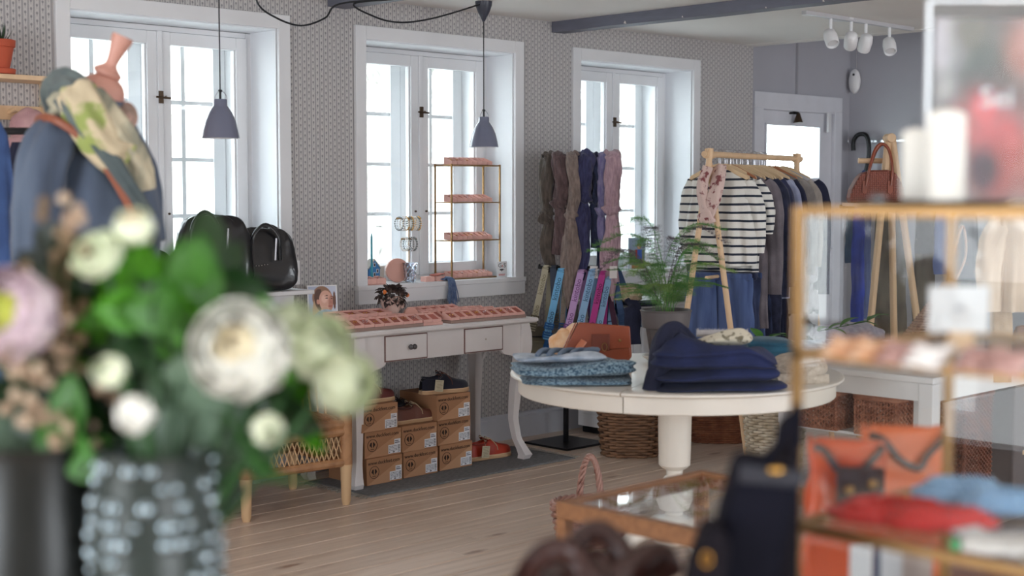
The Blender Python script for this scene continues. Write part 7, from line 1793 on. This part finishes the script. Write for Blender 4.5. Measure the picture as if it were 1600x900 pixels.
# brown leather bag at the bottom
bx = at(925, 905, 1.62)
t = thing('brown_leather_bag', 'shiny dark brown leather bag with curled handles at the bottom of the picture', 'bag', (bx.x, bx.y, .776), VIEW)
def BL(px, py, dy=0): return Vector(((px - 925) / 2225 * 1.62, dy, EYE - .776 - (py - 301) / 2225 * 1.62))
k = MB()
k.ell((0, 0, .13), (.088, .06, .135), 44, 26, lambda d: .09 * nz(d.x * 3, d.y * 2, d.z * 3) + (-.04 if d.z < -.9 else 0)); k.build('body', BRL, t, smooth=80)
k = MB()
rtube(k, smoothpath([BL(815, 905, -.02), BL(838, 865, -.03), BL(868, 848, -.03), BL(895, 860, -.03), BL(918, 890, -.04), BL(950, 905, -.04)], 7), .014, n=14, rip=.1, flat=.7)
rtube(k, smoothpath([BL(880, 900, .0), BL(905, 850, .01), BL(935, 832, .01), BL(965, 850, .0), BL(985, 880, -.01), BL(1000, 910, -.01)], 7), .013, n=14, rip=.1, flat=.7)
k.build('handles', BRL, t, smooth=80)
k = MB(); rtube(k, smoothpath([BL(960, 905, -.03), BL(990, 880, -.02), BL(1030, 872, 0), BL(1045, 900, .01)], 7), .020, n=14, rip=.1, flat=.7); k.build('side_fold', BRL, t, smooth=80)
# ------------------------------------------------------------------ wood and glass vitrine
VT = .75; V0 = (2.304, 2.212)
vt = thing('glass_topped_case', 'low wooden display case with a glass top in the middle foreground', 'case', (V0[0], V0[1], 0), 0)
VX, VY = .53, .52; fw = .030
k = MB(); k.box((0, -VY, VT - .038), (fw, 0, VT)).box((VX - fw, -VY, VT - .038), (VX, 0, VT)).box((fw, -fw, VT - .038), (VX - fw, 0, VT)).box((fw, -VY, VT - .038), (VX - fw, -VY + fw, VT)); k.build('top_frame', OAK, vt, bevel=.003)
MB().box((fw - .004, -VY + fw - .004, VT - .010), (VX - fw + .004, -fw + .004, VT - .005)).build('glass_top', CG, vt)
for x_ in (0, VX - fw):
    for y_ in (-VY, -fw): MB().box((x_ + .001, y_ + .001, 0), (x_ + fw - .001, y_ + fw - .001, VT - .0385)).build('leg', OAK, vt, bevel=.002)
k = MB(); z_ = .38
k.box((.002, -VY + fw, z_), (.022, -fw, z_ + .03)).box((VX - .022, -VY + fw, z_), (VX - .002, -fw, z_ + .03)).box((fw, -.022, z_), (VX - fw, -.002, z_ + .03)).box((fw, -VY + .002, z_), (VX - fw, -VY + .022, z_ + .03)); k.build('lower_frame', OAK, vt)
MB().box((.022, -VY + .022, z_ + .002), (VX - .022, -.022, z_ + .010)).build('lower_shelf', CG, vt)
# pale glass tubes standing in a row on the lower shelf, near side
TG = mat('pale_green_glass', (206, 226, 214), .08, coat=.5)
for i in range(7):
    o = tag(MB().lathe([(.011, 0), (.012, .004), (.012, .16 + .02 * (i % 3)), (.008, .175 + .02 * (i % 3)), (.008, .19 + .02 * (i % 3))], 14).build('glass_bottle', TG, None, smooth=50, loc=(V0[0] + .07 + .012 * (i % 2), V0[1] - .17 - .045 * i, z_ + .0105)), 'slim pale green glass bottle, %s in the row inside the low glass-topped case' % ('farthest', 'second farthest', 'third farthest', 'middle', 'third nearest', 'second nearest', 'nearest')[i], 'bottle', 'pale glass bottles in the low case')

# ================================================================== FLOWERS IN VASES, LEFT FOREGROUND
pd = thing('flower_pedestal', 'dark wooden pedestal under the flower vases in the left foreground', 'pedestal', (.60, 1.20, 0), VIEW)
MB().box((-.26, -.15, .865), (.26, .15, .89)).build('top', DW2, pd, bevel=.004)
MB().box((-.22, -.12, 0), (.22, .12, .8645)).build('body', DW2, pd)
VZ = .8905
def FL(px, py, d): return at(px, py, d)
fv = 1.33
v1 = at(245, 850, fv); v1.z = VZ
hv = EYE - (700 - 301) / 2225 * fv - VZ
tv = thing('hammered_glass_vase', 'clear hammered glass vase full of sparkling reflections under the white roses', 'vase', v1)
HG = mat('hammered_glass', (44, 52, 48), .35)
rv = .062
MB().lathe([(rv * 1.02, 0), (rv * 1.04, .01), (rv, .10), (rv * .92, hv * .8), (rv * .80, hv * .95), (rv * .86, hv), (rv * .82, hv), (rv * .76, hv * .95), (rv * .88, hv * .8), (rv * .95, .10), (rv * .96, .016), (.001, .014)], 48).build('vase', HG, tv, smooth=60)
k = MB(); rs = random.Random(77)
for j in range(24):
    zz = .012 + j * .0165
    if zz > hv * .97: break
    rr_ = rv * interp([(0, 1.03), (.10, 1.0), (hv * .8, .92), (hv * .95, .81), (hv, .85)], zz)[0]
    for i in range(26):
        if rs.random() < .5: continue
        a = 2 * pi * (i + rs.random()) / 26; q = .0072 * rs.uniform(.7, 1.3)
        k.ell((rr_ * cos(a), rr_ * sin(a), zz), (q, q, q), 10, 7)
k.build('sparkle_bumps', mat('sparkle_mirror', (150, 164, 170), .05, metal=.9), tv, smooth=80)['kind'] = 'stuff'  # mirror-like metallic bumps, added so the vase shows bright sparkles
MB().lathe([(rv * .93, .016), (rv * .93, .10), (rv * .87, hv * .72), (.001, hv * .72)], 40).build('water', mat('dark_water', (52, 60, 50), .1, coat=.6), tv, smooth=50)
v2 = at(70, 850, 1.42); v2.z = VZ
tv2 = thing('dark_glass_vase', 'large dark smoky glass vase left of the clear hammered one', 'vase', v2)
MB().lathe([(.085, 0), (.092, .02), (.090, .14), (.078, .24), (.070, .30), (.074, .315), (.070, .316), (.066, .30), (.001, .28)], 44).build('vase', mat('smoky_green_glass', (20, 22, 19), .35, coat=.0), tv2, smooth=50)
# petals
def petal_mesh(name, L, W, cup, curl, m, n=9):
    mb = MB()
    def f(u, v):
        s = (u - .5) * 2; wv = W / 2 * (sin(pi * min(1, .16 + v * .74)) ** .7)
        x = s * wv; out = curl * (v ** 3) * L; z = L * v * (1 - .06 * s * s); y = -cup * L * (sin(pi * v * .8)) * (1 - s * s * .55) + out + .0015 * sin(7 * s + 3 * v)
        return (x, -y * -1 if False else y, z)
    mb.grid(f, n, n); return mb.mesh(name, m, 80)
PW = mat('white_petal', (250, 249, 240), .55, sheen=.1); PC = mat('cream_petal', (250, 238, 208), .55); PG = mat('greenish_white_petal', (236, 242, 214), .6)
for m_ in (PW, PC, PG): m_.node_tree.nodes['Principled BSDF'].inputs['Subsurface Weight'].default_value = .15; m_.node_tree.nodes['Principled BSDF'].inputs['Subsurface Radius'].default_value = (.01, .01, .008)
def rose(label, c, R, tilt, yaw, foot, seed, mo=PW, mi=PC, name='white_rose', rings=None):
    t = thing(name, label, 'flower', c, 0); head = bpy.data.objects.new('bloom', None); COL.objects.link(head); head.parent = t; head.rotation_euler = (tilt, 0, yaw)
    rs = random.Random(seed); rings = rings or [(4, .16, .9, .05), (5, .30, .95, .30), (6, .50, 1.0, .62), (7, .68, 1.0, .95), (8, .80, .95, 1.25)]
    for ri, (n, rr, hh, lean) in enumerate(rings):
        m_ = mi if ri < 2 else mo
        me = petal_mesh('petal', R * 1.15 * hh, R * (.65 + .22 * ri), .22, .12 + .1 * ri, m_)
        for i in range(n):
            a = 2 * pi * (i + .5 * (ri % 2)) / n + rs.uniform(-.15, .15)
            o = inst('petal', me, head, (R * rr * .30 * sin(a), -R * rr * .30 * cos(a), -R * .55), (0, 0, 0))
            # petal plane faces outward, leaning out by its ring
            o.matrix_basis = TR(R * rr * .28 * sin(a), -R * rr * .28 * cos(a), -R * .45 - R * .05 * ri) @ Matrix.Rotation(a, 4, 'Z') @ Matrix.Rotation(lean * .8 + rs.uniform(-.08, .08), 4, 'X') 
    MB().ell((0, 0, -R * .45), (R * .24, R * .24, R * .18), 14, 8).build('calyx', LG2, head, smooth=60)
    f = Vector(foot) - Vector(c); st_ = Matrix.Rotation(yaw, 4, 'Z') @ Matrix.Rotation(tilt, 4, 'X') @ Vector((0, 0, -R * .5))
    MB().tube(smoothpath([st_, st_ * 2.0, f * .6 + st_ * .5, f], 6), .0032, 7).build('stem', LG2, t, smooth=60)
    return t
mouth = Vector((v1.x, v1.y, VZ + hv * .55))
def F(px, py, d): return at(px, py, d)
YC = VIEW      # roses mostly open towards the camera
rose('largest fully open white rose with a cream centre, in the middle of the bouquet', F(372, 545, 1.30), .047, 1.25, YC, mouth, 1)
rose('pale white rose at the right of the bouquet, behind the largest one', F(500, 542, 1.38), .034, 1.2, YC + .5, mouth, 2, PG, PG)
rose('lower pale white rose at the right edge of the bouquet', F(542, 600, 1.36), .031, 1.5, YC + .7, mouth, 3, PG, PG)
rose('white rosebud hanging lowest, above the hammered glass vase', F(210, 648, 1.24), .030, 1.7, YC - .1, mouth, 4, PW, PW, rings=[(4, .16, .9, .02), (5, .30, .95, .14), (5, .45, 1.0, .28)])
rose('small greenish white bud left of the lowest rosebud', F(172, 580, 1.26), .024, 1.2, YC - .3, mouth, 5, PG, PG, rings=[(4, .16, .9, .05), (5, .30, .95, .25), (5, .5, 1.0, .5)])
rose('small greenish white bud at the lower right, over the rattan chair', F(418, 672, 1.30), .024, 1.6, YC + .4, mouth, 6, PG, PG, rings=[(4, .16, .9, .05), (5, .30, .95, .25), (5, .5, 1.0, .5)])
rose('cream bud at the top of the bouquet in front of the grey-blue coat', F(210, 358, 1.36), .027, .6, YC, mouth, 7, PG, PC, rings=[(4, .16, .9, .05), (5, .30, .95, .35), (6, .5, 1.0, .7)])
rose('flat cream flower left of the top bud of the bouquet', F(152, 398, 1.34), .024, .9, YC - .3, mouth, 8, PG, PG, rings=[(5, .3, .9, .5), (6, .5, 1.0, .9), (6, .6, 1.0, 1.3)])
PKP = mat('pale_pink_petal', (226, 206, 214), .6); YLC = mat('yellow_green_centre', (206, 214, 96), .6)
mouth2 = Vector((v2.x, v2.y, VZ + .27))
rose('pale pink flower with a yellow-green centre at the left edge of the bouquet', F(12, 490, 1.34), .046, 1.3, YC - .2, mouth2, 9, PKP, YLC, name='pink_flower')
rose('green-white frilly bloom at the right of the bouquet above the pale roses', F(462, 500, 1.42), .022, .8, YC + .5, mouth, 10, PG, PG, name='green_bloom')
# berry clusters and leaves
BRY = mat('blush_berries', (168, 138, 114), .5, rgb2=(196, 176, 152), scale=40); BRD = mat('brown_berries', (120, 98, 72), .55)
rs = random.Random(31)
for i, (px, py, m_, lb) in enumerate(((62, 560, BRY, 'cluster of blush-brown berries at the left of the bouquet'), (85, 500, BRD, 'small olive-brown berry cluster above the blush one'), (48, 615, BRY, 'lower cluster of blush berries left of the hanging rosebud'), (85, 395, BRD, 'brownish seed heads at the upper left of the bouquet'), (120, 330, BRY, 'single pale seed head high in front of the coat'), (105, 640, BRY, 'berries just above the dark vase'))):
    c = F(px, py, 1.36); t = thing('berry_cluster', lb, 'berries', c, 0); mb = MB()
    for j in range(22 if i < 3 else (10 if i != 4 else 5)):
        s_ = .020 if i != 4 else .008; mb.ell((rs.gauss(0, s_), rs.gauss(0, s_ * .7), rs.gauss(0, s_)), (.0062, .0062, .0062), 8, 6)
    mb.build('berries', m_, t, smooth=80)['kind'] = 'stuff'
    f = mouth2 - c; MB().tube(smoothpath([(0, 0, 0), f * .4 + Vector((0, 0, .02)), f], 5), .0018, 5).build('stem', BRD, t)
BL1 = leaf_mesh(.060, .040, LG, .2, .25, 9); BL2 = leaf_mesh(.06, .05, mat('eucalyptus', (96, 118, 96), .6, rnd=.12), .1, .1, 8); BL3 = leaf_mesh(.070, .034, mat('leaf_dark', (22, 50, 18), .45, rnd=.2), .2, .3, 9)
BLX = leaf_mesh(.058, .040, mat('leaf_bright', (66, 132, 14), .45, rnd=.15), .2, .2, 9)
sprs = [(245, 440, BLX, 7, 'bright green leafy stem rising in the middle of the bouquet', mouth), (185, 470, BLX, 7, 'bright green leaves left of the largest rose', mouth), (160, 530, BLX, 6, 'green leaves behind the small greenish bud', mouth), (300, 445, BL1, 7, 'mid-green leaves above the largest rose in front of the black bags', mouth), (270, 470, BLX, 6, 'vivid green leaves touching the left of the largest rose', mouth), (335, 430, BL3, 6, 'darker green twig pointing to the black bags', mouth), (300, 640, BL2, 8, 'pale grey-green eucalyptus below the largest rose', mouth), (330, 690, BL2, 7, 'lower eucalyptus leaves right of the hanging rosebud', mouth), (60, 660, BL2, 8, 'pale eucalyptus leaves at the lower left above the dark vase', mouth2), (120, 690, BL1, 5, 'green leaves hanging over the dark vase rim', mouth2), (95, 450, BL3, 7, 'dark green twigs at the upper left of the bouquet', mouth2), (380, 640, BL3, 6, 'dark green leaves under the largest rose', mouth), (415, 530, BLX, 3, 'green sprig between the largest rose and the right blooms', mouth), (420, 600, BL3, 5, 'dark leaves between the largest rose and the lower right bud', mouth), (470, 640, BLX, 3, 'bright green leaf below the right pale roses', mouth), (230, 520, BL3, 8, 'dark green leaves deep in the middle of the bouquet', mouth), (120, 580, BL3, 8, 'dark green leaves behind the berry clusters', mouth2), (20, 600, BL3, 6, 'dark leaves at the left edge below the pink flower', mouth2), (200, 700, BL3, 6, 'dark leaves hanging in front of the hammered vase neck', mouth), (290, 590, BL3, 7, 'dark green leaves left below the largest rose', mouth)]
for i, (px, py, me, n, lb, ft) in enumerate(sprs):
    c = F(px, py, 1.37 + .03 * (i % 3)); t = thing('leafy_stem', lb, 'leaves', c, 0); f = Vector(ft) - c
    P = smoothpath([(0, 0, 0), f * .3 + Vector((0, 0, .015)), f], 6); MB().tube(P, .002, 6).build('stem', LG2, t)
    for j in range(n):
        q = P[int(j * .6)]; a = rs.uniform(0, 6.28)
        o = inst('leaf', me, t); o.matrix_basis = TR(*q) @ Matrix.Rotation(VIEW + rs.uniform(-.7, .7), 4, 'Z') @ Matrix.Rotation(j * 2.2 + rs.uniform(-.4, .4), 4, 'Y') @ Matrix.Rotation(pi / 2 + rs.uniform(-.5, .5), 4, 'X') @ Matrix.Scale(rs.uniform(.75, 1.15), 4)
DKL = leaf_mesh(.065, .042, mat('leaf_shadow_green', (18, 30, 14), .6, rnd=.25), .2, .3, 7)  # added leaves, coloured near-black to stand for the shade between the blooms
for i, (px, py, lb) in enumerate(((60, 470, 'foliage darkened near-black as shade behind the pale pink flower'), (110, 520, 'foliage darkened near-black as shade behind the olive-brown berries'), (150, 620, 'foliage darkened near-black as shade left of the hanging rosebud'), (60, 640, 'foliage darkened near-black as shade low above the dark vase'), (250, 560, 'foliage darkened near-black as shade behind the centre of the bouquet'), (270, 640, 'foliage darkened near-black as shade right of the hanging rosebud'), (350, 660, 'foliage darkened near-black as shade under the largest rose'), (430, 560, 'foliage darkened near-black as shade between the largest and right-hand roses'), (210, 460, 'foliage darkened near-black as shade behind the bright green leaves'), (120, 440, 'foliage darkened near-black as shade behind the upper berries'))):
    c = F(px, py, 1.46); t = thing('shade_foliage', lb, 'leaves', c, 0); f = (mouth if px > 140 else mouth2) - c
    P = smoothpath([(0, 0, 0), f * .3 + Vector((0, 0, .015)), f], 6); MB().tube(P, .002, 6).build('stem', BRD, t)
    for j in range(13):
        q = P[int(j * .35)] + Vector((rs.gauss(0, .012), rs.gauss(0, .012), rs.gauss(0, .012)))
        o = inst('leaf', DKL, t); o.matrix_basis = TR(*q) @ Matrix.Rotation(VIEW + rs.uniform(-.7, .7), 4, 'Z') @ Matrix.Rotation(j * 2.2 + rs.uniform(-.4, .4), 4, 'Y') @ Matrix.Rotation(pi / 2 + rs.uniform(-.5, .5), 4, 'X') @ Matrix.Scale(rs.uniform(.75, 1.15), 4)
# long drooping leaf at the right
c = F(400, 715, 1.30); t = thing('drooping_leaf', 'long dark green blade drooping to the lower right of the bouquet', 'leaf', c, 0)
e_1, e_2 = F(430, 745, 1.28) - c, F(490, 752, 1.27) - c
MB().tube(smoothpath([F(350, 640, 1.3) - c, (0, 0, 0), e_1, e_2], 8), [lerp(.004, .012, sin(pi * i / 24)) for i in range(25)], 8, flat=.25, up=(0, 0, 1)).build('blade', LG2, t, smooth=60)
